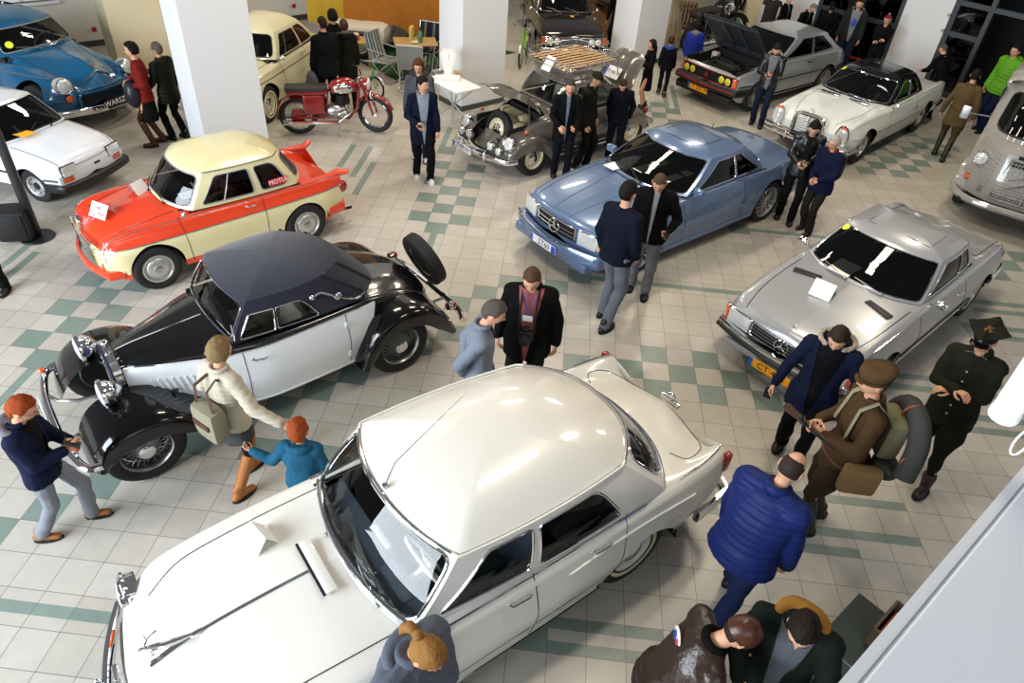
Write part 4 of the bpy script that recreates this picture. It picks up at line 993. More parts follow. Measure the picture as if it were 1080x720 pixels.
    mb=MB(); mb.lathe([(.001,0),(.055,0)],axis='Z',n=20); n=c.N(5.10,.86); mb.xform(Matrix.Translation(Vector(c.S(5.10,.86)+n*.006))@rot_to(n).to_4x4()); mb.build('round_sticker',mat('sticker_yellow','#d9e23a',.5),c.root)
    return c
def fender(c, path, m, name='fender', crown=.05, lip=.10, sides=(1, -1), per=6, parent=None):
    """path: (x, z, y_inner, y_outer, lip) along the wing"""
    P = crspline([(p[0], p[1], p[2], p[3], p[4] if len(p) > 4 else lip) for p in path], per); out = []
    for sg in sides:
        mb = MB(); rows = []
        for i, p in enumerate(P):
            a, b = P[max(i-1, 0)], P[min(i+1, len(P)-1)]; t = np.array([b[0]-a[0], b[1]-a[1]]); t /= np.linalg.norm(t)+1e-9; n = np.array([t[1], -t[0]]) if True else None
            cx = np.mean([q[0] for q in P]); 
            if n[1] < 0 and abs(n[1]) > .15 or (abs(n[1]) <= .15 and n[0]*(p[0]-cx) < 0): n = -n
            row = []; w = p[3]-p[2]
            for q in (0, .15, .35, .55, .72, .85, .94, 1): o = crown*(1-q**3.2); row.append((p[0]+n[0]*(o-crown), sg*(p[2]+w*math.sin(q*PI/2)**.9), p[1]+n[1]*(o-crown)))
            e = row[-1]
            for k in (.3, .65, 1): row.append((e[0]-n[0]*p[4]*k, e[1]-sg*.012*k, e[2]-n[1]*p[4]*k))
            rows.append(row)
        mb.grid(rows); out.append(mb.build(name, m, parent or c.root, smooth=70))
    return out
def make_mb():
    blk = paint('deep_black_paint','#08080a',.18); two_m = paint2('black_over_white_paint','#e6ebef','#08080a',.2)
    B = dict(x=(-2.10,1.30),bow_f=.0,bow_r=.10,r=.06,fade=.5,
      zt=[(-2.10,.50),(-2.02,.72),(-1.85,.88),(-1.5,1.02),(-1.15,1.09),(-.9,1.10),(.35,1.10),(.8,1.07),(1.26,1.02),(1.30,1.0)],
      ze=[(-2.10,.46),(-1.9,.74),(-1.5,.93),(-1.0,1.03),(.4,1.03),(.9,.99),(1.30,.93)],
      we=[(-2.10,.36),(-1.9,.48),(-1.4,.58),(-.8,.64),(0,.66),(.4,.60),(.8,.44),(1.30,.24)],
      wm=[(-2.10,.44),(-1.9,.56),(-1.2,.67),(-.7,.72),(0,.73),(.4,.66),(.8,.50),(1.30,.28)],zm=[(-2.10,.40),(-1,.66),(1.30,.66)],
      ws=[(-2.10,.40),(-1.2,.62),(0,.68),(.4,.62),(.8,.48),(1.30,.27)],zs=[(-2.10,.34),(-1,.30),(1.30,.34)],
      arch=[(1.375,.1,.02),(-1.375,.1,.02)])
    B['arch'] = [(1.2,.0,.01),(-1.7,.0,.01)]
    c = Car('vintage_cabriolet','black and white 1930s cabriolet with dark blue fabric top and wire wheels',PO['mb'][:2],*PO['mb'][2:],B)
    wl = lambda x: .965-.02*x if x > -.9 else .98
    def two(x,y,z):
        if abs(y) < .2: return 1.
        xe = -.98-(z-.4)*.35
        return max(z-wl(x), (xe-x)*1.0, .30-z, -1 if x < 1.29 else 1.)
    G=dict(base=(.42,.36,.58,-1.0,.60,-1.38),bz=(1.10,1.07,1.06,1.04),top=(.22,.14,.52,-.62,.54,-1.02),tz=(1.46,1.44,1.46,1.42),zc=1.55,xc=-.35,pf=2.0,pr=2.4,bulge=.02,barrel=.04,dome=2.4)
    fab = mat('navy_canvas','#11142a',.95,bump=.35,bscale=14,sheen=.3)
    G['cells']=[(-1,1,((-.94,.94,.06,.90),.04,'windscreen',CLEAR)),
      (1,1.32,([(1.05,.04),(1.31,.04),(1.31,.66),(1.07,.66)],.02,'side_window')),(1.32,1.72,([(1.33,.04),(1.66,.04),(1.62,.66),(1.33,.66)],[.02,.04,.10,.02],'side_window')),
      (1.72,4.28),
      (4.28,4.68,([(4.34,.04),(4.67,.04),(4.67,.66),(4.38,.66)],[.04,.02,.02,.10],'side_window')),(4.68,5,([(4.69,.04),(4.95,.04),(4.93,.66),(4.69,.66)],.02,'side_window'))]
    c.body(two_m,hole=c.holefn(G,.06),two=two); c.cabin(G,fab,frame=CHROME,fr=.008,shell='soft_top')
    c.interior(G,seatm=mat('ivory_leather','#cfc6ae',.6),dash=BLACK,wheelm=BLACK,seats=((-.1,.3),(-.75,0)),wy=.30,z0=.4,wx=.06,wz=1.1,wr=.2)
    # rear of the hood: canvas folds and landau irons
    for t0 in (2.15,2.45): 
        for s_ in (0,1): mb=MB(); mb.tube([c.S((t if not s_ else 6-t),v)+c.N((t if not s_ else 6-t),min(v,.9))*.01 for t,v in zip(np.linspace(t0,t0-.1,10),np.linspace(.05,1,10))],.014,6); mb.build('canvas_seam',fab,c.root)
    for sg in (1,-1):
        tt=lambda t: t if sg>0 else 6-t
        P=[c.S(tt(1.70),.62)+c.N(tt(1.7),.6)*.03,c.S(tt(1.80),.66)+c.N(tt(1.8),.6)*.03,c.S(tt(1.90),.40)+c.N(tt(1.9),.4)*.035,c.S(tt(2.0),.12)+c.N(tt(1.98),.2)*.03,c.S(tt(2.12),.06)+c.N(tt(2.05),.2)*.03]
        mb=MB(); mb.tube(crspline(P,6),.013,6); mb.ellipsoid(P[2],(.045,.018,.045),12,8); mb.ellipsoid(P[0],(.03,.02,.03),10,6); mb.build('landau_iron',CHROME,c.root)
    c.strip(-.98,1.27,wl,.009); c.strip(-1.0,.9,.33,.014,mat('white_sill','#d9dde0',.4),'sill')
    c.topline([(1.27,0),(.45,0)],.007); 
    c.doorline([.30],1.0,slant=-.0,zb=.36); c.doorline([-.80],1.0,slant=.0,zb=.36); c.handle(.16,.86,.13)
    mb=MB()
    for sg in (1,-1):
        for k in range(11):
            x=.52+k*.055; a=c.side(x,.62,.002,sg); b=c.side(x+.03,.80,.002,sg); mb.tube([a,tuple((np.array(a)+b)/2+np.array([0,sg*.012,0])),b],.012,6)
    mb.build('bonnet_louvres',mat('white_louvre','#e6ebef',.25),c.root)
    mb=MB(); mb.box(c.side(.98,.62,.03),(.05,.05,.09),bev=.01); mb.tube([c.side(.98,.68,.03),c.side(.92,.70,.05)],.012,6); mb.build('bonnet_catch',BLACK,c.root)
    for x in (-.78,): 
        for z in (.5,.86): boxpart(c,'door_hinge',c.side(x,z,.01),(.03,.03,.07),mat('white_louvre','#e6ebef',.25),.008)
    # radiator
    mb=MB(); P=[(-.25,.36),(-.27,.60),(-.27,.90),(-.20,1.03),(0,1.07),(.20,1.03),(.27,.90),(.27,.60),(.25,.36)]
    mb.prism(P,'X',1.30,1.37,0); mb.build('radiator_shell',CHROME,c.root); q=[(y*.88,.385+(z-.36)*.93) for y,z in P]; mb=MB(); mb.prism(q,'X',1.36,1.385,0); mb.build('radiator_core',mat('dark_blue_mesh','#1a2036',.5,.4),c.root)
    mb=MB(); mb.tube([(1.39,0,.40),(1.39,0,1.0)],.010,6); mb.tube([(1.33,0,1.06),(1.33,0,1.12)],.02,8); mb.ellipsoid((1.33,0,1.13),(.035,.03,.02),10,6); mb.build('radiator_cap',CHROME,c.root)
    # wings
    fender(c,[(1.84,.36,.34,.82,.02),(1.80,.50,.28,.85,.08),(1.66,.68,.26,.87,.12),(1.42,.78,.28,.88,.14),(1.15,.76,.34,.88,.13),(.85,.60,.44,.87,.10),(.55,.40,.56,.84,.06),(.30,.30,.62,.78,.02)],blk,'front_wing',crown=.09)
    fender(c,[(-.84,.30,.62,.86,.02),(-.92,.56,.60,.89,.08),(-1.10,.80,.54,.90,.12),(-1.40,.90,.50,.90,.14),(-1.74,.82,.48,.90,.14),(-1.98,.60,.46,.88,.12),(-2.14,.34,.44,.84,.03)],blk,'rear_wing',crown=.08)
    for sg in (1,-1):
        c.lamp((1.52,sg*.40,.88),.125,(1,0,0),depth=.02); mb=MB(); mb.lathe([(.135,0),(.12,-.06),(.08,-.12),(.02,-.16),(.001,-.165)],axis='Z',n=24); mb.xform(Matrix.Translation((1.52,sg*.40,.88))@rot_to((1,0,0)).to_4x4()); mb.build('headlight_bowl',CHROME,c.root)
        mb=MB(); mb.tube([(1.46,sg*.40,.80),(1.40,sg*.34,.70),(1.34,sg*.24,.66)],.016,6); mb.build('lamp_bracket',BLACK,c.root)
        mb=MB(); mb.tube([(1.45,sg*.2,.42),(1.70,sg*.22,.42),(1.86,sg*.30,.44),(1.93,sg*.45,.45)],.018,6); mb.build('bumper_iron',STEEL,c.root)
        mb=MB(); mb.tube([(1.90,sg*.62,.46),(1.88,sg*.64,.58)],.012,6); mb.ellipsoid((1.88,sg*.64,.60),(.04,.03,.03),10,6,mi=1); mb.build('indicator',[CHROME,ORANGE],c.root)
        mb=MB(); mb.ellipsoid((-2.16,sg*.66,.56),(.05,.05,.06),12,8,mi=1); mb.lathe([(.06,0),(.055,.05)],c=(-2.14,sg*.66,.56),axis='X',n=16); mb.build('tail_lamp',[CHROME,REDL],c.root)
    mb=MB(); mb.tube([(.34,.60,1.10),(.345,.61,1.30)],.008,6); mb.build('windscreen_post',CHROME,c.root)
    mb=MB(); mb.tube(crspline([(1.74,.84,.47),(1.85,.80,.46),(1.93,.55,.45),(1.96,0,.45),(1.93,-.55,.45),(1.85,-.80,.46),(1.74,-.84,.47)],8),.040,10,flat=1.0); mb.build('bumper',CHROME,c.root)
    mb=MB(); mb.tube(crspline([(-2.20,.82,.42),(-2.28,.6,.41),(-2.30,0,.41),(-2.28,-.6,.41),(-2.20,-.82,.42)],8),.035,8); mb.build('rear_bumper',CHROME,c.root)
    for sg in (1,-1):
        mb=MB(); mb.tube([(-1.9,sg*.3,.40),(-2.28,sg*.3,.41)],.018,6); mb.build('bumper_iron',STEEL,c.root)
    c.plate((2.01,-.16,.44),'T\u00b7930',.50,.11,'#eef0f2',n=(1,0,.1))
    c.wheels(1.375,-1.375,.70,.365,.155,'wire',.66,face=STEEL,cap=CHROME)
    w=wheel_mesh('spare_wheel',.35,.15,'wire',.6,STEEL,CHROME,None,c.root); w.location=(-2.20,0,.84)
    d=Vector((-.93,0,.36)).normalized(); xx=Vector((0,1,0)); w.rotation_euler=Matrix((xx,d,xx.cross(d))).transposed().to_euler()
    return c
def make_beetle():
    g = paint('warm_grey_paint','#57524d',.22)
    B=dict(x=(-1.72,1.70),bow_f=.22,bow_r=.18,r=.12,fade=.7,
      zt=[(-1.72,.40),(-1.66,.54),(-1.5,.72),(-1.25,.90),(-1.0,1.02),(.72,1.03),(.95,.99),(1.25,.86),(1.5,.68),(1.65,.50),(1.70,.40)],
      ze=[(-1.72,.38),(-1.5,.62),(-1.2,.80),(-.9,.90),(.7,.90),(1.0,.84),(1.35,.68),(1.6,.48),(1.70,.36)],
      we=[(-1.72,.34),(-1.4,.46),(-.9,.60),(0,.66),(.7,.62),(1.1,.52),(1.5,.42),(1.70,.32)],
      wm=[(-1.72,.42),(-1.4,.56),(-.9,.68),(0,.72),(.7,.68),(1.1,.58),(1.5,.48),(1.70,.38)],zm=[(-1.72,.36),(-1,.60),(1,.60),(1.70,.34)],
      ws=[(-1.72,.38),(-.9,.66),(.7,.66),(1.70,.36)],zs=[(-1.72,.30),(-1,.26),(1,.26),(1.70,.28)],arch=[(1.2,.0,.01),(-1.2,.0,.01)])
    c=Car('open_lid_beetle','dark warm-grey rounded beetle-shaped car with open front lid and wooden roof rack',PO['beetle'][:2],*PO['beetle'][2:],B); c.root.name='vintage_car'
    G=dict(base=(.66,.48,.60,-.98,.52,-1.18),bz=(1.03,.95,.93,1.0),top=(.36,.24,.50,-.52,.44,-.66),tz=(1.38,1.36,1.34,1.33),zc=1.50,xc=-.18,pf=2.6,pr=2.4,bulge=.035,barrel=.05,dome=2.3)
    G['cells']=[(-1,1,((-.92,.92,.08,.90),.06,'windscreen',CLEAR)),(1,1.52,([(1.08,.08),(1.50,.08),(1.50,.86),(1.14,.86)],.05,'side_window')),
      (1.52,2,([(1.55,.08),(1.86,.08),(1.78,.86),(1.55,.86)],[.05,.08,.10,.05],'side_window')),(2,4,((2.3,3.7,.2,.8),.10,'rear_window')),
      (4,4.48,([(4.14,.08),(4.45,.08),(4.45,.86),(4.22,.86)],[.08,.05,.05,.10],'side_window')),(4.48,5,([(4.5,.08),(4.92,.08),(4.86,.86),(4.5,.86)],.05,'side_window'))]
    h0=c.holefn(G,.05)
    def hole(x,y,z): return h0(x,y,z) or (.80<x<1.56 and abs(y)<.46-(x-.8)*.12) or (-1.62<x<-1.18 and abs(y)<.38)
    c.body(g,hole=hole); c.cabin(G,g,frame=STEEL,fr=.006); c.interior(G,seatm=mat('ivory_leather','#cfc6ae',.6),wy=.30,seats=((-.05,.3),(-.65,0)),wheelm=mat('ivory_plastic','#e4dfd0',.35))
    fender(c,[(1.78,.34,.40,.74,.02),(1.74,.50,.38,.76,.08),(1.58,.66,.36,.77,.12),(1.25,.72,.40,.78,.12),(.95,.62,.48,.78,.10),(.75,.42,.58,.77,.06),(.66,.27,.62,.75,.02)],g,'front_wing',crown=.13)
    fender(c,[(-.66,.27,.62,.76,.02),(-.76,.50,.58,.79,.08),(-.98,.70,.52,.80,.12),(-1.25,.74,.46,.80,.12),(-1.52,.62,.42,.78,.12),(-1.70,.42,.38,.74,.08),(-1.74,.30,.40,.70,.02)],g,'rear_wing',crown=.13)
    for sg in (1,-1):
        boxpart(c,'running_board',(0,sg*.70,.27),(1.40,.16,.04),BLACK,.01); c.strip(-.66,.66,.29,.010,CHROME)
        mb=MB(); mb.tube([(-.66,sg*.785,.285),(.66,sg*.785,.285)],.012,6); mb.build('running_board_trim',CHROME,c.root)
        c.lamp((1.68,sg*.60,.63),.10,(1,sg*.05,.35),depth=.06); c.lamp((1.84,sg*.30,.52),.065,(1,0,0),name='fog_lamp',depth=.06); c.lamp((1.84,sg*.52,.50),.055,(1,0,0),name='fog_lamp',depth=.06)
        mb=MB(); mb.ellipsoid((1.32,sg*.62,.76),(.05,.025,.03),10,6); mb.build('indicator',ORANGE,c.root)
        mb=MB(); mb.ellipsoid((-1.62,sg*.62,.60),(.05,.05,.07),12,8); mb.build('tail_lamp',REDL,c.root)
    # open luggage space
    mb=MB(); mb.box((1.18,0,.38),(.82,.84,.03)); mb.box((.80,0,.62),(.03,.94,.50)); mb.box((1.58,0,.46),(.03,.7,.2))
    for sg in (1,-1): mb.box((1.18,sg*.42,.58),(.80,.03,.40))
    mb.build('luggage_bay',BLACKMATT,c.root)
    w=wheel_mesh('spare_wheel',.31,.13,'hubcap',.62,mat('cream_wheel','#d9cfae',.4),CHROME,None,c.root); w.location=(1.42,0,.62); w.rotation_euler=(math.radians(15),0,-PI/2)
    # front lid
    def lid(name,x0,x1,hw0,hw1,hinge,ang,sgn):
        mb=MB(); rows=[]; n=12
        for th in (0,.012):
            rows=[]
            for i in range(n+1):
                x=x0+(x1-x0)*i/n; hw=(hw0+(hw1-hw0)*(i/n)**1.6)*(1 if i<n else .75); r=[]
                for k in range(13):
                    y=-hw+2*hw*k/12; zz=c.top(x,abs(y))[2]-th; r.append((c.bow(x,abs(y)),y,zz))
                rows.append(r)
            mb.grid(rows)
        hx,hz=hinge; mb.xform(Matrix.Translation((hx,0,hz))@Matrix.Rotation(math.radians(ang),4,'Y')@Matrix.Translation((-hx,0,-hz)))
        return mb.build(name,g,c.root,smooth=50,fix=False)
    lid('luggage_lid',.80,1.66,.50,.30,(.80,1.02),-56,1); l2=lid('engine_lid',-1.16,-1.70,.44,.34,(-1.16,.97),92,1)
    mb=MB(); mb.tube([(1.0,.30,.80),(1.05,.30,1.25)],.008,5); mb.build('lid_stay',STEEL,c.root)
    c.bumper(1.98,.36,.72,.20,h=.09,t=.05,wrap=.18,overr=(.32,)); c.bumper(-1.98,.36,.70,.18,h=.09,t=.05,front=False,wrap=.18,overr=(.32,))
    mb=MB(); mb.tube([(2.0-.2*(y/.7)**2,y,.47) for y in np.linspace(-.36,.36,9)],.012,6); mb.build('bumper_tube',CHROME,c.root)
    c.plate((2.04,-.22,.36),'CT\u00b79918Y',.52,.115,'#eef0f2')
    R=Matrix.Rotation(math.radians(92),4,'Y'); M=Matrix.Translation((-1.16,0,.97))@R@Matrix.Translation((1.16,0,-.97)); pc=M@Vector((-1.36,0,.86)); nn=(M.to_3x3()@Vector((-.62,0,.78)))
    c.plate((pc.x+nn.x*.03,0,pc.z+nn.z*.03),'ST\u00b7AB 50',.36,.22,'#eef0f2',n=tuple(nn),size=.085,name='rear_number_plate')
    # roof rack
    rk=empty('roof_rack',(0,0,0),parent=c.root); mb=MB(); z=1.60
    o=[(.48,.52),(.48,-.52),(-.78,-.52),(-.78,.52)]
    for zz in (z,z+.10): mb.tube(crspline([(x,y,zz) for x,y in [(.48,.40),(.40,.54),(-.70,.54),(-.80,.40),(-.80,-.40),(-.70,-.54),(.40,-.54),(.48,-.40)]],4,closed=True),.011,6,closed=True)
    for x in (.42,0,-.36,-.74):
        for sg in (1,-1): mb.tube([(x,sg*.54,z+.10),(x,sg*.54,z),(x,sg*.58,z-.2)],.010,6)
    mb.tube([(.48,0,z),(.48,0,z+.1)],.01,6); mb.tube([(-.8,0,z),(-.8,0,z+.1)],.01,6)
    mb.build('rack_frame',STEEL,rk); wood=mat('pale_rack_wood','#c9a070',.5)
    for k in range(9):
        y=-.44+k*.11; m2=MB(); m2.box((-.16,y,z+.012),(1.20,.045,.014),bev=.004); m2.build('rack_slat',wood,rk)
    mb=MB()
    for x in (.25,-.15,-.55): mb.box((x,0,z-.006),(.05,1.04,.014),bev=.004)
    mb.build('rack_crossbar',STEEL,rk)
    c.doorline([.52],.9); c.doorline([-.42],.9); c.handle(-.30,.82,.12)
    mb=MB(); mb.tube([c.side(x,.86,.003) for x in np.linspace(-1.0,1.2,30)],.006,6); mb.tube([c.side(x,.86,.003,-1) for x in np.linspace(-1.0,1.2,30)],.006,6); mb.build('side_trim',CHROME,c.root)
    c.wheels(1.2,-1.2,.66,.325,.15,'hubcap',.62,face=mat('cream_wheel','#d9cfae',.4),cap=CHROME)
    for i,(x,y,z,d) in enumerate(((.98,-.12,.66,(.20,.62,.30)),(1.22,.02,.62,(.20,.60,.26)))):
        q=c.world((x,y,z-d[2]/2+.01)); r=empty('suitcase',q,c.root.rotation_euler[2]); tag(r,['cream suitcase nearest the windscreen in the open front of the grey car','cream suitcase beside the spare wheel in the open front of the grey car'][i],'suitcase')
        mb=MB(); mb.box((0,0,d[2]/2),d,bev=.03); mb.build('case',mat('cream_case','#b5ab84',.6),r)
        for s_ in (.18,-.18): mb=MB(); mb.box((0,s_,d[2]/2),(d[0]+.01,.03,d[2]+.01),bev=.01); mb.build('strap',mat('brown_leather','#4a2c1a',.6),r)
    label_card(c,(.42,.10,1.52),'white tent card standing on the windscreen top edge of the dark grey round car',w=.2,h=.24)
    return c
def make_scirocco():
    s=paint('bright_silver_paint','#9da1a6',.28,.4)
    B=dict(x=(-1.90,1.86),bow_f=.06,bow_r=.08,r=.04,fade=.6,flare=.01,
      zt=[(-1.90,.80),(-1.86,.92),(-1.7,.98),(-1.2,.95),(.6,.93),(.8,.92),(1.3,.86),(1.7,.79),(1.82,.76),(1.86,.72)],
      ze=[(-1.90,.78),(-1.7,.88),(0,.87),(.8,.86),(1.5,.79),(1.8,.75),(1.86,.70)],
      we=[(-1.90,.70),(-1.5,.74),(0,.76),(.8,.75),(1.86,.73)],wm=[(-1.90,.74),(-1.5,.80),(0,.81),(1.2,.81),(1.86,.76)],zm=[(-1.90,.6),(1.86,.58)],
      ws=[(-1.90,.70),(0,.76),(1.86,.72)],zs=[(-1.90,.34),(-1.6,.24),(1.6,.22),(1.86,.32)],arch=[(1.2,.30,.34),(-1.2,.30,.34)])
    c=Car('silver_hatchback','silver wedge hatchback with raised bonnet and four yellow headlamps',PO['scirocco'][:2],*PO['scirocco'][2:],B)
    G=dict(base=(.72,.50,.68,-1.62,.66,-1.80),bz=(.92,.88,.88,.95),top=(.02,-.12,.54,-1.12,.52,-1.20),tz=(1.27,1.25,1.24,1.24),zc=1.32,xc=-.6,pf=2.6,pr=3,bulge=.015,barrel=.02,dome=3)
    G['cells']=[(-1,1,((-.95,.95,.05,.93),.05,'windscreen')),(1,1.52,([(1.06,.08),(1.505,.08),(1.505,.86),(1.22,.86)],.03,'side_window')),
      (1.52,2,([(1.535,.08),(1.90,.14),(1.82,.86),(1.535,.86)],[.03,.03,.06,.03],'side_window')),(2,4,((2.12,3.88,.12,.92),.05,'rear_window')),
      (4,4.48,([(4.10,.14),(4.465,.08),(4.465,.86),(4.18,.86)],[.03,.03,.03,.06],'side_window')),(4.48,5,([(4.495,.08),(4.94,.08),(4.78,.86),(4.495,.86)],.03,'side_window'))]
    h0=c.holefn(G)
    c.body(s,hole=lambda x,y,z:h0(x,y,z) or (.82<x<1.78 and abs(y)<.64)); c.cabin(G,s,frame=BLACK,fr=.007); c.interior(G,wy=.34)
    mb=MB(); mb.box((1.28,0,.34),(1.0,1.3,.03)); mb.box((.80,0,.6),(.03,1.32,.5))
    for sg in (1,-1): mb.box((1.3,sg*.65,.60),(.98,.03,.44))
    mb.box((1.79,0,.55),(.03,1.3,.36)); mb.build('engine_bay',BLACKMATT,c.root)
    random.seed(3); dk=mat('engine_metal','#4c4c4c',.45,.6)
    for nm,p,d,m in (('engine_block',(1.30,.05,.55),(.34,.50,.34),BLACKMATT),('cylinder_head',(1.30,.05,.745),(.20,.46,.07),dk),('air_filter',(1.10,-.30,.70),(.26,.34,.12),BLACK),('battery',(1.02,.46,.66),(.18,.26,.22),BLACK),('coolant_tank',(1.02,-.54,.74),(.12,.14,.14),mat('milky_plastic','#c9c6bc',.5)),('fan_shroud',(1.62,.05,.60),(.10,.60,.32),BLACK),('alternator',(1.46,-.38,.64),(.16,.14,.14),dk),('red_cap',(1.02,-.54,.82),(.05,.05,.03),mat('cap_red','#b3211d',.4))):
        boxpart(c,nm,p,d,m,.02)
    mb=MB()
    for k in range(5): a=Vector((1.2+random.random()*.3,-.3+random.random()*.6,.76)); b=a+Vector((random.uniform(-.3,.3),random.uniform(-.4,.4),-.02)); mb.tube([a,(a+b)/2+Vector((0,0,.06)),b],.012,6)
    mb.build('engine_hoses',BLACK,c.root)
    # bonnet
    R=Matrix.Translation((.80,0,.92))@Matrix.Rotation(math.radians(-52),4,'Y')@Matrix.Translation((-.80,0,-.92)); mb=MB()
    mb.grid([[c.top(x,y,.004) for y in np.linspace(-.68,.68,13)] for x in np.linspace(.80,1.80,11)]); n=len(mb.v); mb.grid([[c.top(x,y,-.012) for y in np.linspace(-.68,.68,13)] for x in np.linspace(.80,1.80,11)],mi=1)
    for y in (-.64,-.2,.2,.64): mb.box((1.3,y*(1 if abs(y)>.3 else 1),.81),(.92,.05,.03),mi=2,rot=Matrix.Rotation(math.radians(9),3,'Y'))
    for x in (.9,1.72): mb.box((x,0,c.top(x,0)[2]-.03),(.06,1.2,.03),mi=2)
    mb.xform(R); mb.build('bonnet',[s,mat('dark_grey_liner','#33373b',.5,.3),mat('grey_rib','#4a4f54',.4,.4)],c.root,smooth=30,fix=False)
    grille_panel(c,-.70,.70,.52,.72,BLACK,.004,slats=5,sm=BLACKMATT,sr=.006,frame=False); mb=MB(); rect_frame(mb,c,-.70,.70,.52,.72,.006,.012); mb.build('grille_surround',mat('sport_red','#b3211d',.4),c.root)
    for sg in (1,-1):
        for y in (.38,.54): c.lamp((1.88,sg*y,.62),.07,(1,0,0),lens=mat('yellow_lens','#c9c62a',.15,coat=1),bez=BLACK,depth=.02)
        rect_lamp(c,(1.84,sg*.68,.62),(.10,.17),(1,sg*.5,0),name='indicator',m=ORANGE,bez=BLACK); rect_lamp(c,(-1.88,sg*.56,.62),(.30,.16),(-1,0,0),name='tail_lamp',m=REDL,bez=BLACK)
    mb=MB(); mb.lathe([(.05,0),(.05,.01),(.001,.01)],axis='X',c=(1.885,0,.62),n=20); mb.build('round_badge',mat('dark_red_badge','#6b1a1a',.4),c.root)
    c.bumper(1.94,.44,.76,.07,h=.13,t=.10,m=BLACK,wrap=.45); c.bumper(-2.0,.44,.76,.07,h=.13,t=.10,m=BLACK,front=False,wrap=.45)
    mb=MB(); mb.tube([(2.0-.07*(y/.76)**2,y,.46) for y in np.linspace(-.76,.76,15)],.008,6); mb.build('bumper_stripe',mat('sport_red','#b3211d',.4),c.root)
    mb=MB(); mb.box((1.86,0,.27),(.14,1.44,.16),bev=.04); mb.build('front_spoiler',BLACK,c.root); c.plate((1.95,-.10,.33),'CT 23CW',.52,.115,'#f2a516')
    c.strip(-1.85,1.8,.56,.012,BLACK,'side_moulding'); c.strip(-1,.95,.27,.02,BLACK,'sill_trim'); c.doorline([.50],.86); c.doorline([-.60],.86); c.handle(-.44,.78,.13,m=BLACK)
    c.wheels(1.2,-1.2,.70,.30,.18,'alloy',.68,face=ALU,cap=STEEL)
    return c
def make_f126():
    w=paint('cool_white_paint','#e4e8f0',.25)
    B=dict(x=(-1.52,1.50),bow_f=.07,bow_r=.05,r=.05,fade=.5,flare=.012,
      zt=[(-1.52,.62),(-1.48,.76),(-1.3,.84),(-.9,.87),(.5,.86),(.8,.84),(1.2,.76),(1.42,.68),(1.48,.60),(1.50,.52)],
      ze=[(-1.52,.66),(-1.3,.79),(0,.82),(.5,.81),(1.0,.76),(1.4,.66),(1.50,.52)],
      we=[(-1.52,.58),(-1,.62),(.5,.62),(1.3,.60),(1.50,.58)],wm=[(-1.52,.62),(-1,.685),(1,.685),(1.50,.62)],zm=[(-1.52,.52),(1.50,.50)],
      ws=[(-1.52,.58),(0,.64),(1.50,.58)],zs=[(-1.52,.30),(-1.2,.20),(1.2,.20),(1.50,.28)],arch=[(.92,.26,.31),(-.92,.26,.30)])
    c=Car('small_white_car','tiny boxy white car with black bumper, yellow sheet behind its windscreen',PO['f126'][:2],*PO['f126'][2:],B)
    G=dict(base=(.62,.50,.59,-1.00,.57,-1.22),bz=(.86,.82,.82,.86),top=(.14,.04,.48,-.72,.47,-.84),tz=(1.23,1.21,1.20,1.19),zc=1.29,xc=-.35,pf=3,pr=3,bulge=.01,barrel=.02,dome=3)
    G['cells']=[(-1,1,((-.94,.94,.06,.92),.04,'windscreen')),(1,1.58,([(1.07,.08),(1.56,.08),(1.56,.88),(1.15,.88)],.03,'side_window')),(1.58,2,([(1.61,.08),(1.92,.08),(1.86,.88),(1.61,.88)],.04,'side_window')),
      (2,4,((2.12,3.88,.1,.9),.05,'rear_window')),(4,4.42,([(4.08,.08),(4.39,.08),(4.39,.88),(4.14,.88)],.04,'side_window')),(4.42,5,([(4.44,.08),(4.93,.08),(4.85,.88),(4.44,.88)],.03,'side_window'))]
    c.body(w,hole=c.holefn(G)); c.cabin(G,w,frame=BLACK,fr=.010); c.interior(G,wy=.28,seats=((-.05,.3),(-.6,0)),wr=.17)
    for sg in (1,-1):
        rect_lamp(c,(1.47,sg*.44,.56),(.24,.15),(1,sg*.08,.05),bez=BLACK); rect_lamp(c,(1.46,sg*.48,.43),(.17,.06),(1,sg*.12,0),name='indicator',m=ORANGE,bez=BLACK)
        rect_lamp(c,(-1.52,sg*.5,.55),(.12,.22),(-1,0,0),name='tail_lamp',m=REDL)
    c.bumper(1.56,.32,.62,.07,h=.13,t=.09,m=BLACK,wrap=.30); c.bumper(-1.62,.34,.62,.07,h=.13,t=.09,m=BLACK,front=False,wrap=.3)
    boxpart(c,'front_badge',(1.502,.06,.50),(.01,.11,.035),BLACK,.003); mb=MB(); mb.tube([(frx(c,y)+.004,y,.60) for y in np.linspace(-.56,.56,15)],.004,5); mb.build('bonnet_edge_gap',BLACKMATT,c.root)
    c.topline([(.62,.56),(1.2,.55),(1.44,.52)],.004,BLACKMATT,'bonnet_gap'); c.topline([(.62,-.56),(1.2,-.55),(1.44,-.52)],.004,BLACKMATT,'bonnet_gap')
    c.strip(-1.5,1.45,.44,.018,BLACK,'side_moulding'); c.doorline([.55],.80); c.doorline([-.42],.80); c.handle(-.28,.74,.12,m=BLACK); c.wipers(G,ys=(.22,-.2),dirs=(1,1),L=.26)
    c.wheels(.92,-.92,.56,.262,.14,'steel',.62,face=ALU,cap=BLACK)
    r=label_card(c,(.60,-.26,.90),'yellow notice sheet leaning behind the tiny white car windscreen',tent=False,w=.20,h=.24,col=mat('yellow_paper','#f0b51e',.6))
    return c
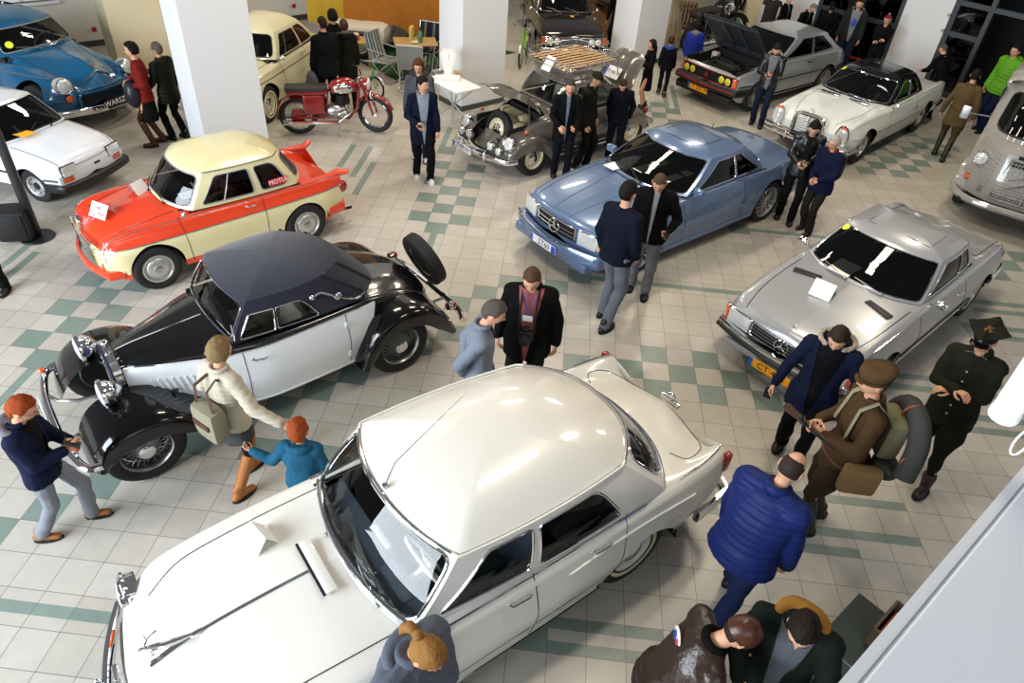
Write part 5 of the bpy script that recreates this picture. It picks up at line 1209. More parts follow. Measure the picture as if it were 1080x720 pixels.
def make_warszawa():
    b=paint('peacock_blue_paint','#0a5279',.22)
    B=dict(x=(-2.25,2.14),bow_f=.34,bow_r=.25,r=.14,fade=1.0,
      zt=[(-2.25,.52),(-2.15,.70),(-1.9,.88),(-1.5,1.02),(-1.0,1.10),(.75,1.10),(1.1,1.09),(1.5,1.05),(1.85,.98),(2.0,.88),(2.10,.70),(2.14,.56)],
      ze=[(-2.25,.48),(-2.0,.74),(-1.5,.92),(-.8,.99),(.8,.98),(1.3,.92),(1.8,.86),(2.05,.74),(2.14,.54)],
      we=[(-2.25,.48),(-1.8,.68),(-1,.76),(.6,.76),(1.2,.74),(1.8,.70),(2.14,.58)],
      wm=[(-2.25,.56),(-1.8,.78),(-1,.84),(.6,.845),(1.4,.86),(1.9,.80),(2.14,.62)],zm=[(-2.25,.50),(2.14,.54)],
      ws=[(-2.25,.5),(-1.6,.76),(0,.78),(1.6,.78),(2.14,.54)],zs=[(-2.25,.36),(-1.9,.28),(1.8,.28),(2.14,.38)],
      wv=[(-2.25,.30),(-1,.60),(.8,.60),(1.3,.50),(1.8,.46),(2.14,.36)],zv=[(-2.25,.50),(-1.5,.97),(-1,1.06),(.8,1.05),(1.3,.93),(1.75,.80),(2.0,.70),(2.14,.54)],
      arch=[(1.35,.38,.42),(-1.35,.36,.40)])
    c=Car('blue_saloon','peacock-blue rounded 1950s saloon with white plate letters on black',PO['warszawa'][:2],*PO['warszawa'][2:],B)
    G=dict(base=(.95,.72,.70,-1.35,.68,-1.72),bz=(1.10,1.04,1.02,1.02),top=(.60,.44,.55,-.72,.54,-1.0),tz=(1.47,1.45,1.44,1.40),zc=1.62,xc=-.1,pf=2.4,pr=2.2,bulge=.03,barrel=.04,dome=2.5)
    G['cells']=[(-1,1,((-.93,.93,.10,.88),.06,'windscreen',glass('clear_car_glass',(.55,.58,.58)))),(1,1.42,([(1.06,.08),(1.40,.08),(1.40,.84),(1.10,.84)],.05,'side_window')),(1.42,1.8,([(1.45,.08),(1.74,.08),(1.72,.84),(1.45,.84)],[.05,.08,.1,.05],'side_window')),(1.8,2.2),
      (2.2,3.8,((2.35,3.65,.2,.8),.08,'rear_window')),(3.8,4.2),(4.2,4.58,([(4.26,.08),(4.55,.08),(4.55,.84),(4.28,.84)],[.08,.05,.05,.1],'side_window')),(4.58,5,([(4.60,.08),(4.94,.08),(4.90,.84),(4.60,.84)],.05,'side_window'))]
    c.body(b,hole=c.holefn(G)); c.cabin(G,b,frame=mat('grey_rubber','#85868a',.4),fr=.010); c.interior(G,wheelm=mat('grey_wheel_rim','#9c9c96',.4),seats=((.2,0),(-.7,0)),z0=.35)
    for sg in (1,-1):
        c.lamp((1.98,sg*.64,.80),.115,(1,sg*.15,.1),depth=.12); c.lamp((2.02,sg*.64,.60),.055,(1,sg*.25,0),name='indicator',lens=ORANGE,bez=BLACK)
        mb=MB(); mb.tube([c.side(x,.86,.004,sg) for x in np.linspace(.3,1.75,20)],.010,6); mb.build('wing_trim',STEEL,c.root)
        mb=MB(); mb.ellipsoid((-2.1,sg*.62,.66),(.06,.05,.08),10,6); mb.build('tail_lamp',REDL,c.root)
    # low grille with vertical bars
    mb=MB(); mb.grid([[(2.17-.34*(y/.86)**2,y,z) for z in (.46,.62)] for y in np.linspace(-.50,.50,13)])
    for k in range(27): y=-.49+k*.0377; x=2.185-.34*(y/.86)**2; mb.tube([(x,y,.46),(x,y,.62)],.008,5,mi=1)
    mb.build('grille',[BLACKMATT,mat('dark_blue_bar','#1c2e3c',.4)],c.root)
    mb=MB(); mb.tube(crspline([(2.08,.52,.44),(2.14,.50,.66),(2.18,0,.69),(2.14,-.50,.66),(2.08,-.52,.44)],6),.022,8); mb.build('grille_surround',b,c.root)
    mb=MB(); mb.tube(crspline([c.top(2.0,y,.01)for y in(-.24,-.12,0,.12,.24)],4),.014,8); mb.build('bonnet_wing_badge',CHROME,c.root); mb=MB(); q=c.top(1.92,0,.01); mb.ellipsoid(q,(.035,.035,.02),14,6); mb.build('round_badge',mat('dark_red_badge','#6b1a1a',.4),c.root)
    c.bumper(2.26,.38,.86,.30,h=.12,t=.06,wrap=.4); c.bumper(-2.36,.4,.84,.25,h=.12,t=.06,front=False,wrap=.4)
    c.plate((2.32,.10,.44),'WARSZAWA',.62,.17,'#101010',blue=False,tcol=WHITEP,size=.125)
    c.doorline([.66],.98); c.doorline([-.22],.98); c.handle(-.1,.84,.14)
    c.topline([(.9,.56),(1.3,.50),(1.8,.42)],.004,BLACKMATT,'bonnet_gap'); c.topline([(.9,-.56),(1.3,-.50),(1.8,-.42)],.004,BLACKMATT,'bonnet_gap'); c.topline([(1.0,0),(1.95,0)],.014,b,'bonnet_ridge')
    c.wipers(G,ys=(.12,-.12),dirs=(1,-1),L=.34,m=STEEL); c.wheels(1.35,-1.35,.70,.36,.17,'hubcap',.58,face=b,cap=CHROME)
    mb=MB(); mb.lathe([(.001,0),(.06,0)],axis='Z',n=20); n=c.N(5.25,.6); mb.xform(Matrix.Translation(Vector(c.S(5.25,.35)+n*.012))@rot_to(n).to_4x4()); mb.build('round_sticker',mat('sticker_yellow','#d9e23a',.5),c.root)
    mb=MB(); 
    for sg in (1,-1): mb.tube([(-.5,sg*.45,1.60),(-.5,sg*.45,1.70)],.015,6)
    mb.tube([(-.5,-.5,1.70),(-.5,.5,1.70)],.015,6); mb.tube([(-1.0,-.5,1.66),(-1.0,.5,1.66)],.015,6); mb.build('roof_bars',STEEL,c.root)
    return c
def make_syrena():
    w=paint('pale_cream_paint','#cfc9a8',.25)
    B=dict(x=(-2.02,1.98),bow_f=.16,bow_r=.16,r=.10,fade=.7,
      zt=[(-2.02,.56),(-1.95,.72),(-1.7,.86),(-1.3,.97),(-.9,1.0),(.6,1.0),(.9,.99),(1.4,.94),(1.75,.86),(1.9,.74),(1.98,.58)],
      ze=[(-2.02,.54),(-1.7,.80),(-1,.90),(0,.91),(.9,.90),(1.6,.84),(1.85,.74),(1.98,.56)],
      we=[(-2.02,.54),(-1.5,.68),(0,.72),(1,.70),(1.7,.66),(1.98,.56)],wm=[(-2.02,.6),(-1.5,.75),(0,.78),(1.2,.78),(1.98,.62)],zm=[(-2.02,.55),(1.98,.52)],
      ws=[(-2.02,.55),(0,.73),(1.98,.56)],zs=[(-2.02,.36),(-1.6,.25),(1.6,.25),(1.98,.36)],arch=[(1.15,.33,.37),(-1.15,.31,.36)])
    c=Car('cream_saloon','pale cream two-door saloon beyond the large white pillar',PO['syrena'][:2],*PO['syrena'][2:],B)
    G=dict(base=(.82,.56,.66,-1.15,.64,-1.42),bz=(1.0,.95,.94,.98),top=(.44,.26,.52,-.74,.52,-.98),tz=(1.38,1.35,1.34,1.31),zc=1.51,xc=-.22,pf=2.6,pr=2.4,bulge=.02,barrel=.03,dome=2.6)
    G['cells']=[(-1,1,((-.92,.92,.08,.90),.08,'windscreen')),(1,1.60,([(1.07,.08),(1.57,.08),(1.57,.86),(1.12,.86)],.04,'side_window')),(1.60,2,([(1.63,.08),(1.93,.08),(1.88,.86),(1.63,.86)],[.04,.08,.1,.04],'side_window')),
      (2,4,((2.15,3.85,.12,.88),.08,'rear_window')),(4,4.40,([(4.07,.08),(4.37,.08),(4.37,.86),(4.12,.86)],[.08,.04,.04,.1],'side_window')),(4.4,5,([(4.43,.08),(4.93,.08),(4.88,.86),(4.43,.86)],.04,'side_window'))]
    c.body(w,hole=c.holefn(G)); c.cabin(G,w,frame=BLACK,fr=.009); c.interior(G,seatm=mat('rust_upholstery','#6b2f22',.8))
    for sg in (1,-1): c.lamp((1.90,sg*.56,.68),.10,(1,sg*.1,0),depth=.09); rect_lamp(c,(-1.98,sg*.55,.62),(.08,.16),(-1,0,0),name='tail_lamp',m=REDL)
    grille_panel(c,-.38,.38,.44,.60,BLACKMATT,.012,slats=4); c.bumper(2.06,.38,.74,.16,h=.10,t=.05,wrap=.35); c.bumper(-2.12,.40,.74,.16,h=.10,t=.05,front=False,wrap=.35)
    c.strip(-1.95,1.8,lambda x:.74,.007,BLACK,'side_crease'); c.doorline([.50],.9); c.doorline([-.55],.9); c.handle(-.40,.84,.14); mb=MB(); a,b=c.S(1.22,.08)+c.N(1.22,.1)*.006,c.S(1.28,.86)+c.N(1.28,.8)*.006; mb.tube([a,b],.006,5); mb.build('window_divider',STEEL,c.root)
    c.topline([(.75,.55),(1.4,.52),(1.75,.4)],.004,BLACKMATT,'bonnet_gap'); c.topline([(.75,-.55),(1.4,-.52),(1.75,-.4)],.004,BLACKMATT,'bonnet_gap')
    c.mirror(c.side(.50,.92,0,1),arm=(.02,.05,.05)); c.wheels(1.15,-1.15,.66,.325,.15,'hubcap',.62,face=w,cap=CHROME,wall=(mat('cream_sidewall','#d8cfae',.6),0))
    return c
def make_f125():
    d=paint('dark_brown_paint','#1b1310',.2)
    B=dict(x=(-2.08,2.06),bow_f=.05,bow_r=.06,r=.04,fade=.5,flare=.008,
      zt=[(-2.08,.74),(-2.04,.86),(-1.8,.91),(-1.1,.94),(.7,.94),(1.0,.93),(1.6,.88),(1.95,.82),(2.03,.78),(2.06,.72)],
      ze=[(-2.08,.78),(-1.8,.86),(0,.88),(1,.87),(1.9,.80),(2.06,.72)],we=[(-2.08,.70),(-1,.76),(1,.76),(2.06,.74)],wm=[(-2.08,.74),(-1,.81),(1.2,.81),(2.06,.76)],zm=[(-2.08,.6),(2.06,.58)],
      ws=[(-2.08,.70),(0,.76),(2.06,.70)],zs=[(-2.08,.34),(-1.6,.24),(1.7,.24),(2.06,.34)],arch=[(1.25,.32,.35),(-1.25,.32,.35)])
    c=Car('dark_saloon','dark brown boxy four-lamp saloon facing the camera at the back',PO['f125'][:2],*PO['f125'][2:],B)
    G=dict(base=(.72,.52,.68,-1.20,.66,-1.42),bz=(.94,.90,.90,.93),top=(.22,.08,.55,-.84,.54,-.98),tz=(1.34,1.32,1.31,1.31),zc=1.42,xc=-.35,pf=3,pr=3,bulge=.01,barrel=.02,dome=3)
    G['cells']=[(-1,1,((-.94,.94,.06,.92),.04,'windscreen')),(1,1.46,([(1.07,.08),(1.44,.08),(1.44,.88),(1.14,.88)],.03,'side_window')),(1.46,2,([(1.48,.08),(1.88,.08),(1.82,.88),(1.48,.88)],.03,'side_window')),
      (2,4,((2.12,3.88,.1,.9),.05,'rear_window')),(4,4.54,([(4.12,.08),(4.52,.08),(4.52,.88),(4.18,.88)],.03,'side_window')),(4.54,5,([(4.56,.08),(4.93,.08),(4.86,.88),(4.56,.88)],.03,'side_window'))]
    c.body(d,hole=c.holefn(G)); c.cabin(G,d,frame=CHROME,fr=.007); c.interior(G)
    grille_panel(c,-.70,.70,.54,.72,mat('grey_grille','#5a5b5e',.4,.5),.004,slats=4)
    for sg in (1,-1):
        for y in (.42,.58): c.lamp((2.07,sg*y,.63),.07,(1,0,0),depth=.02)
        rect_lamp(c,(2.04,sg*.735,.64),(.09,.16),(1,sg*.5,0),name='indicator',m=ORANGE); rect_lamp(c,(-2.06,sg*.6,.62),(.26,.16),(-1,0,0),name='tail_lamp',m=REDL)
    c.bumper(2.14,.44,.78,.06,h=.11,t=.06,wrap=.4,overr=(.4,)); c.bumper(-2.2,.44,.78,.06,h=.11,t=.06,front=False,wrap=.4); c.plate((2.20,0,.36),'WAE 8125',.50,.11,'#eef0f2') if False else None
    c.strip(-2.0,1.9,.58,.008); c.doorline([.5],.87); c.doorline([-.2],.87); c.doorline([-.85],.87,zb=.5); c.handle(-.1,.76,.13); c.handle(-.72,.76,.13); c.wipers(G,ys=(.3,-.15),dirs=(-1,-1),L=.34,m=STEEL)
    for sg in (1,-1): c.mirror(c.side(.4,.9,0,sg),arm=(.02,.08,.04),sg=sg,d=.1)
    c.wheels(1.25,-1.25,.68,.31,.16,'steel',.62,face=ALU,cap=CHROME)
    label_card(c,(.98,.10),'small yellow card on the bonnet of the dark brown saloon',tent=False,w=.08,h=.14,col=mat('yellow_paper','#f0b51e',.6))
    return c
def make_van():
    g=paint('van_grey_paint','#8d8983',.4)
    c=Car('corrugated_van','tall pale-grey corrugated delivery van cut off by the right edge of the photo',PO['van'][:2],*PO['van'][2:],dict(x=(-2.2,2.0),wm=[(0,1.0),(1,1.0)],ze=[(0,1),(1,1)],arch=[(1.2,.33,.4),(-1.3,.33,.4)]))
    W=.98
    # side profile of the cab and body (x, z)
    prof=[(2.02,.42),(2.02,.74),(1.88,1.18),(1.62,1.28),(1.30,1.98),(1.12,2.14),(.9,2.20),(-2.25,2.20),(-2.32,2.1),(-2.32,.40)]
    mb=MB(); ys=[(-W,0),(W,0)]
    def nose(x,y): return x-(.40*max(0,(abs(y)-.40)/.58)**1.6 if x>1.2 else 0)
    rows=[]
    P=[prof[0]]
    for a,b in zip(prof,prof[1:]):
        for k in range(1,7): P.append((a[0]+(b[0]-a[0])*k/6,a[1]+(b[1]-a[1])*k/6))
    for x,z in P: rows.append([(nose(x,y),y,z-(.10*max(0,(abs(y)-.8)/.18)**2 if z>2.0 else 0)) for y in np.linspace(-W,W,25)])
    mb.grid(rows)
    for sg in (1,-1):
        R=[]
        for x,z in P: R.append([(nose(x,W),sg*W,z-(.10 if z>2.0 else 0)),(nose(x,W)*.98,sg*W,max(.40,z*.6))])
        poly=[(nose(x,W),sg*W,z-(.10 if z>2.0 else 0)) for x,z in P]; mb.add(poly,[tuple(range(len(poly)))])
    mb.build('body',g,c.root,smooth=30)
    # corrugations on the sides and bonnet flanks
    mb=MB()
    for sg in (1,-1):
        for k in range(16): z=.55+k*.095; mb.tube([(-2.25,sg*(W+.004),z),(1.05 if z<1.3 else .95,sg*(W+.004),z)],.016,6)
    mb.build('side_corrugation',g,c.root)
    def FP(y,z,off=0): # point on the front face
        xx=np.interp(z,[.42,.74,1.18],[2.02,2.02,1.88]); return (nose(xx,y)+off,y,z)
    for sg in (1,-1):
        mb=MB()
        for k in range(9):
            z=.62+k*.062; mb.tube([FP(sg*y,z+ (y-.55)*.35,.014) for y in np.linspace(.56,.92,8)],.011,6)
        mb.build('bonnet_corrugation',g,c.root)
    mb=MB(); mb.add([FP(y,z,.012) for y,z in ((-.44,.52),(.44,.52),(.36,1.10),(-.36,1.10))],[(0,1,2,3)])
    for k in range(12): z=.54+k*.048; w=.44-(z-.52)*.14; mb.tube([FP(-w,z,.02),FP(w,z,.02)],.005,4,mi=1)
    for k in range(17): y=-.40+k*.05; mb.tube([FP(y,.53,.02),FP(y*.86,1.09,.02)],.005,4,mi=1)
    mb.build('grille',[BLACKMATT,ALU],c.root)
    mb=MB()
    for pts in (((-.46,.50),(.46,.50),(.38,1.13),(-.38,1.13)),): mb.tube([FP(y,z,.02) for y,z in pts],.016,6,closed=True)
    mb.tube([FP(0,.50,.03),FP(0,1.13,.03)],.016,6); mb.build('grille_surround',g,c.root)
    mb=MB()
    for dz in (0,.13):
        mb.tube([FP(-.30,.70+dz,.04),FP(0,.86+dz,.045)],[.006,.02],6); mb.tube([FP(.30,.70+dz,.04),FP(0,.86+dz,.045)],[.006,.02],6)
    mb.build('double_chevron',CHROME,c.root)
    for sg in (1,-1):
        mb=MB(); mb.box(FP(sg*.18,1.16,0),(.02,.28,.06),bev=.004); mb.build('vent_slot',BLACKMATT,c.root)
        q=FP(sg*.80,.98,.10); c.lamp(q,.095,(1,sg*.1,0),depth=.10); mb=MB(); mb.tube([q,FP(sg*.78,.98,-.05)],.03,8); mb.build('lamp_bracket',g,c.root)
        q=FP(sg*.88,.62,.01); c.lamp(q,.045,(1,sg*.7,0),name='indicator',lens=ORANGE,bez=BLACK,depth=.02)
        # wings
        mb=MB(); rows=[]
        for a in np.linspace(math.radians(-5),math.radians(175),15):
            rows.append([(1.28+.50*math.cos(a),sg*y,.36+.46*math.sin(a)) for y in (.78,.92,1.0,1.03)]+[(1.28+.43*math.cos(a),sg*1.03,.36+.39*math.sin(a))])
        mb.grid(rows); mb.build('front_wing',g,c.root,smooth=60)
        rect_lamp(c,(-2.33,sg*.8,.8),(.1,.2),(-1,0,0),name='tail_lamp',m=REDL)
        # windscreen halves
        def WP(y,t,off=0): return (nose(1.62+(1.30-1.62)*t,y)+off*.9,y,1.28+.70*t+off*.4)
        mb=MB(); a,b=(.04*sg,.84*sg); pts=[(a,.10),(b,.10),(b*.97,.90),(a,.90)]; out=[]
        for i in range(4):
            p,q,r_=[np.array(v) for v in (pts[i-1],pts[i],pts[(i+1)%4])]; d1=(p-q)/np.linalg.norm(p-q); d2=(r_-q)/np.linalg.norm(r_-q)
            for k in range(6): t=k/5; out.append((1-t)**2*(q+d1*.14)+2*t*(1-t)*q+t*t*(q+d2*.14))
        out=resample(out+[out[0]],41)[:-1]; cen=out.mean(0)
        mb.grid([[WP(*(cen+(o-cen)*k),.012) for o in out] for k in (1,.7,.4,.02)],closed_v=True); mb.build('windscreen',glass('dark_glass',(.04,.05,.05)),c.root,smooth=60)
        mb=MB(); mb.tube([WP(*o,.016) for o in out],.016,6,closed=True); mb.build('windscreen_rubber',BLACK,c.root)
        mb=MB(); mb.tube([WP(sg*.3,.04,.03),WP(sg*.42,.55,.03)],.008,5); mb.build('wiper',STEEL,c.root)
        mb=MB(); mb.box((.75,sg*(W+.004),1.62),(.62,.01,.56),bev=.004); mb.build('side_window',glass('dark_glass',(.04,.05,.05)),c.root)
        mb=MB(); q=Vector((1.36,sg*W,1.5)); e=q+Vector((.18,sg*.34,.02)); mb.tube([q,e],.008,6); mb.box(e,(.02,.12,.20),bev=.01); mb.build('door_mirror',ALU,c.root)
    mb=MB(); mb.tube(crspline([(1.45,-1.0,.44),(1.85,-.98,.42),(2.12,-.66,.40),(2.16,0,.40),(2.12,.66,.40),(1.85,.98,.42),(1.45,1.0,.44)],5),.055,8,flat=1.0); mb.build('bumper',g,c.root)
    mb=MB(); mb.box((0,0,.36),(4.2,1.7,.06)); mb.box((1.28,0,.5),(.9,1.5,.3)); mb.build('underbody',BLACKMATT,c.root)
    for sg in (1,-1):
        for y in (.56,): boxpart(c,'vent_flap',FP(sg*.60,.58,.0),(.02,.12,.13),mat('van_grey_dark','#6f6c68',.5),.03)
    c.wheels(1.28,-1.3,.86,.34,.17,'steel',.6,face=ALU,cap=STEEL)
    return c
# ------------------------------------------------------------------ people: x forward, y left, z up, built for a 1.75 m adult
SKIN = lambda: mat('skin', '#c99678', .55, bump=.05, bscale=40)
def capsule(mb, a, b, r0, r1, n=10, fa=1., side=None):
    """tapered limb piece with round ends; fa flattens the section"""
    a, b = Vector(a), Vector(b); d = b-a; L = d.length
    if L < 1e-5: d = Vector((0, 0, 1e-3)); L = 1e-3
    z = d/L; x = Vector(side) if side is not None else Vector((0, 1, 0)); x = (x-z*x.dot(z))
    if x.length < 1e-3: x = Vector((1, 0, 0))-z*z.x
    x.normalize(); y = z.cross(x); rows = []
    for k in range(5): t = -PI/2+PI/2*k/4; rows.append((r0*math.sin(t), r0*math.cos(t)))
    for k in range(5): t = PI/2*k/4; rows.append((L+r1*math.sin(t), r1*math.cos(t)))
    mb.grid([[a+z*h+x*(max(r, 1e-4)*math.cos(2*PI*k/n))+y*(max(r, 1e-4)*fa*math.sin(2*PI*k/n)) for k in range(n)] for h, r in rows], closed_v=True)
def loftz(mb, secs, n=16):
    """secs: (x, y, z, rx, ry); closed"""
    s0, s1 = secs[0], secs[-1]; S = [(*s0[:3], .001, .001)]+[tuple(s) for s in secs]+[(*s1[:3], .001, .001)]
    mb.grid([[Vector((s[0]+s[3]*math.cos(2*PI*k/n), s[1]+s[4]*math.sin(2*PI*k/n), s[2])) for k in range(n)] for s in S], closed_v=True)
def remesh(mb, vox, smooth=2, fn=None):
    me = mb.mesh('tmp'); o = bpy.data.objects.new('tmp', me); COL.objects.link(o)
    m = o.modifiers.new('r', 'REMESH'); m.mode = 'VOXEL'; m.voxel_size = vox
    if smooth: q = o.modifiers.new('s', 'SMOOTH'); q.iterations = smooth; q.factor = .6
    dg = bpy.context.evaluated_depsgraph_get(); r = bpy.data.meshes.new_from_object(o.evaluated_get(dg))
    bpy.data.objects.remove(o); bpy.data.meshes.remove(me)
    if fn:
        N = [v.normal.copy() for v in r.vertices]
        for v, nn in zip(r.vertices, N): v.co = v.co+nn*fn(v.co, nn)
    return r
def ik(a, c, l1, l2, hint):
    a, c = Vector(a), Vector(c); d = c-a; L = d.length
    if L > (l1+l2)*.995: c = a+d*((l1+l2)*.995/L); d = c-a; L = d.length
    if L < abs(l1-l2)+.02: L = abs(l1-l2)+.02
    k = (l1*l1-l2*l2+L*L)/(2*L); h = math.sqrt(max(l1*l1-k*k, 0)); u = d.normalized(); w = Vector(hint); w = w-u*w.dot(u); w.normalize()
    return a+u*k+w*h, c
_HEADS = {}
def head_base(fem=False):
    """unit head centred at the skull, face to +x; returns verts, faces, materials"""
    if fem in _HEADS: return _HEADS[fem]
    n, m = 40, 30; V = []
    def g(v, c, s): return math.exp(-((v[0]-c[0])**2+(v[1]-c[1])**2+(v[2]-c[2])**2)/(2*s*s))
    for i in range(m+1):
        ph = PI*i/m-PI/2; row = []
        for k in range(n):
            th = 2*PI*k/n; d = Vector((math.cos(ph)*math.cos(th), math.cos(ph)*math.sin(th), math.sin(ph)))
            p = Vector((d.x*.098, d.y*.076, d.z*.115)); t = max(0, -d.z)
            p.y *= 1-.22*t**1.5; 
            if d.x > 0: p.x *= 1-.08*t; p.z -= .012*t*d.x
            else: p.x *= 1-.25*t
            q = Vector(d)
            a = Vector((abs(q.x), abs(q.y), q.z))
            if d.x > .2:
                o = .024*g(q, (.98, 0, -.18), .10)+.012*g(q, (.98, 0, -.02), .09)      # nose
                for s_ in (1, -1):
                    o -= .012*g(q, (.90, .36*s_, .02), .14); o += .006*g(q, (.88, .30*s_, .22), .14); o += .005*g(q, (.80, .52*s_, -.22), .18)
                o += .007*g(q, (.88, 0, -.48), .09)+.012*g(q, (.72, 0, -.78), .15); o -= .005*g(q, (.84, 0, -.60), .07)
                p += Vector((1, 0, 0))*o
            row.append(p)
        V.append(row)
    mb = MB(); mb.grid(V, closed_v=True)
    # face colours: lips
    F = []
    for fi, f in enumerate(mb.f):
        c = sum((Vector(mb.v[i]) for i in f), Vector())/4
        if c.x > .07 and abs(c.y) < .025 and -.066 < c.z < -.050: mb.m[fi] = 1
    for s_ in (1, -1):
        mb.ellipsoid((.078, .030*s_, .003), (.012, .012, .006), 10, 8, mi=2); mb.ellipsoid((.0885, .030*s_, .003), (.003, .0050, .0055), 8, 6, mi=3)
        mb.tube([(.088, .016*s_, .021), (.092, .030*s_, .026), (.084, .046*s_, .021)], [.0025, .0035, .002], 5, mi=3)
        mb.ellipsoid((-.004, .080*s_, -.006), (.018, .010, .032), 12, 8, mi=0)
    _HEADS[fem] = mb; return mb
def hair_mesh(style):
    n, m = 36, 26; rows = []
    for i in range(m+1):
        ph = PI*i/m-PI/2; row = []
        for k in range(n):
            th = 2*PI*k/n; d = Vector((math.cos(ph)*math.cos(th), math.cos(ph)*math.sin(th), math.sin(ph))); t = max(0, -d.z)
            # hairline: keep above this height
            front = max(0, d.x); hl = -.50 if d.x < -.1 else (-.50+.62*(d.x+.1)/.35 if d.x < .25 else .12+.50*min(1, (d.x-.25)/.3))
            if style in ('short', 'crop', 'kid') and d.x > -.40 and abs(d.y) > .70: hl = max(hl, .06)
            if style == 'bald': hl = -.45 if d.x < .1 else 9
            if style in ('bob', 'long', 'pony', 'bun'): hl = -.65 if d.x < .15 else (-.65+.9*(d.x-.15)/.3 if d.x < .45 else .25+.35*min(1, (d.x-.45)/.2))
            thick = {'short': .013, 'crop': .006, 'bald': .004, 'bob': .022, 'long': .018, 'pony': .010, 'bun': .010, 'curly': .022, 'kid': .014}.get(style, .010)
            if style == 'bald' and d.z > .62: thick = -.006
            if style == 'bald' and d.z > .45 and d.x > -.2: thick = -.006
            k2 = 1 if d.z > hl else max(0, 1-(hl-d.z)*9); th_ = thick*k2-.008*(1-k2)
            nz = noise.noise(d*7)*thick*.6*k2+noise.noise(d*22+Vector((0,0,d.z*9)))*thick*.45*k2
            p = Vector((d.x*.098, d.y*.076, d.z*.115)); p.y *= 1-.22*t**1.5
            if d.x <= 0: p.x *= 1-.25*t
            else: p.x *= 1-.08*t
            row.append(p+d*(th_+nz))
        rows.append(row)
    return rows
def hand_mesh(mb, M, curl=.5, mi=0, s=1.):
    """right-hand mesh in matrix M: x towards the fingertips, y towards the thumb side, z back of the hand"""
    st = len(mb.v)
    capsule(mb, (.0, 0, 0), (.070*s, 0, 0), .026*s, .036*s, 10, .42, (0, 1, 0))
    for j, (y, L) in enumerate(((.027, .070), (.009, .078), (-.009, .072), (-.026, .058))):
        p = Vector((.082, y, 0)); a = curl*.5; q = [p]
        for l in (.45, .32, .23): a += curl*.55; q.append(q[-1]+Vector((math.cos(a), y*.35, -math.sin(a)))*L*l)
        for u in range(3): capsule(mb, q[u]*s, q[u+1]*s, (.0092-.0009*u)*s, (.0083-.0009*u)*s, 8)
    q = [Vector((.018, .026, -.004)), Vector((.046, .052, -.014)), Vector((.072, .058, -.022-.01*curl)), Vector((.090, .052, -.028-.014*curl))]
    for u in range(3): capsule(mb, q[u]*s, q[u+1]*s, (.0125-.0015*u)*s, (.011-.0015*u)*s, 8)
    mb.xform(M, st)
    for f in range(len(mb.m)-1, -1, -1):
        if mb.f[f][0] < st: break
        mb.m[f] = mi
def fold_fn(amp=.004, sc=(7, 7, 4), seed=0., quilt=None):
    o = Vector((seed*3.1, seed*1.7, seed))
    def f(co, n):
        d = noise.noise(Vector((co.x*sc[0], co.y*sc[1], co.z*sc[2]))+o)*amp*1.6+noise.noise(Vector((co.x*18, co.y*18, co.z*14))+o)*amp*.5
        if quilt: d += (abs(math.sin(PI*(co.z+.08*co.y)/quilt))**.6-.6)*.011
        return d
    return f
FAB = {}
def cloth(c, rough=.85, bump=.3, coat=0., sc=90):
    k = 'cloth_%s_%d' % (str(c).strip('#'), int(rough*10)); v = lin(c); g_ = sum(v)/3; c = tuple((g_+(x-g_)*.88)*.62 for x in v)
    return mat(k, c, rough, bump=bump, bscale=sc, coat=coat, noise_col=.08, spec=.12)
PEOPLE = {}
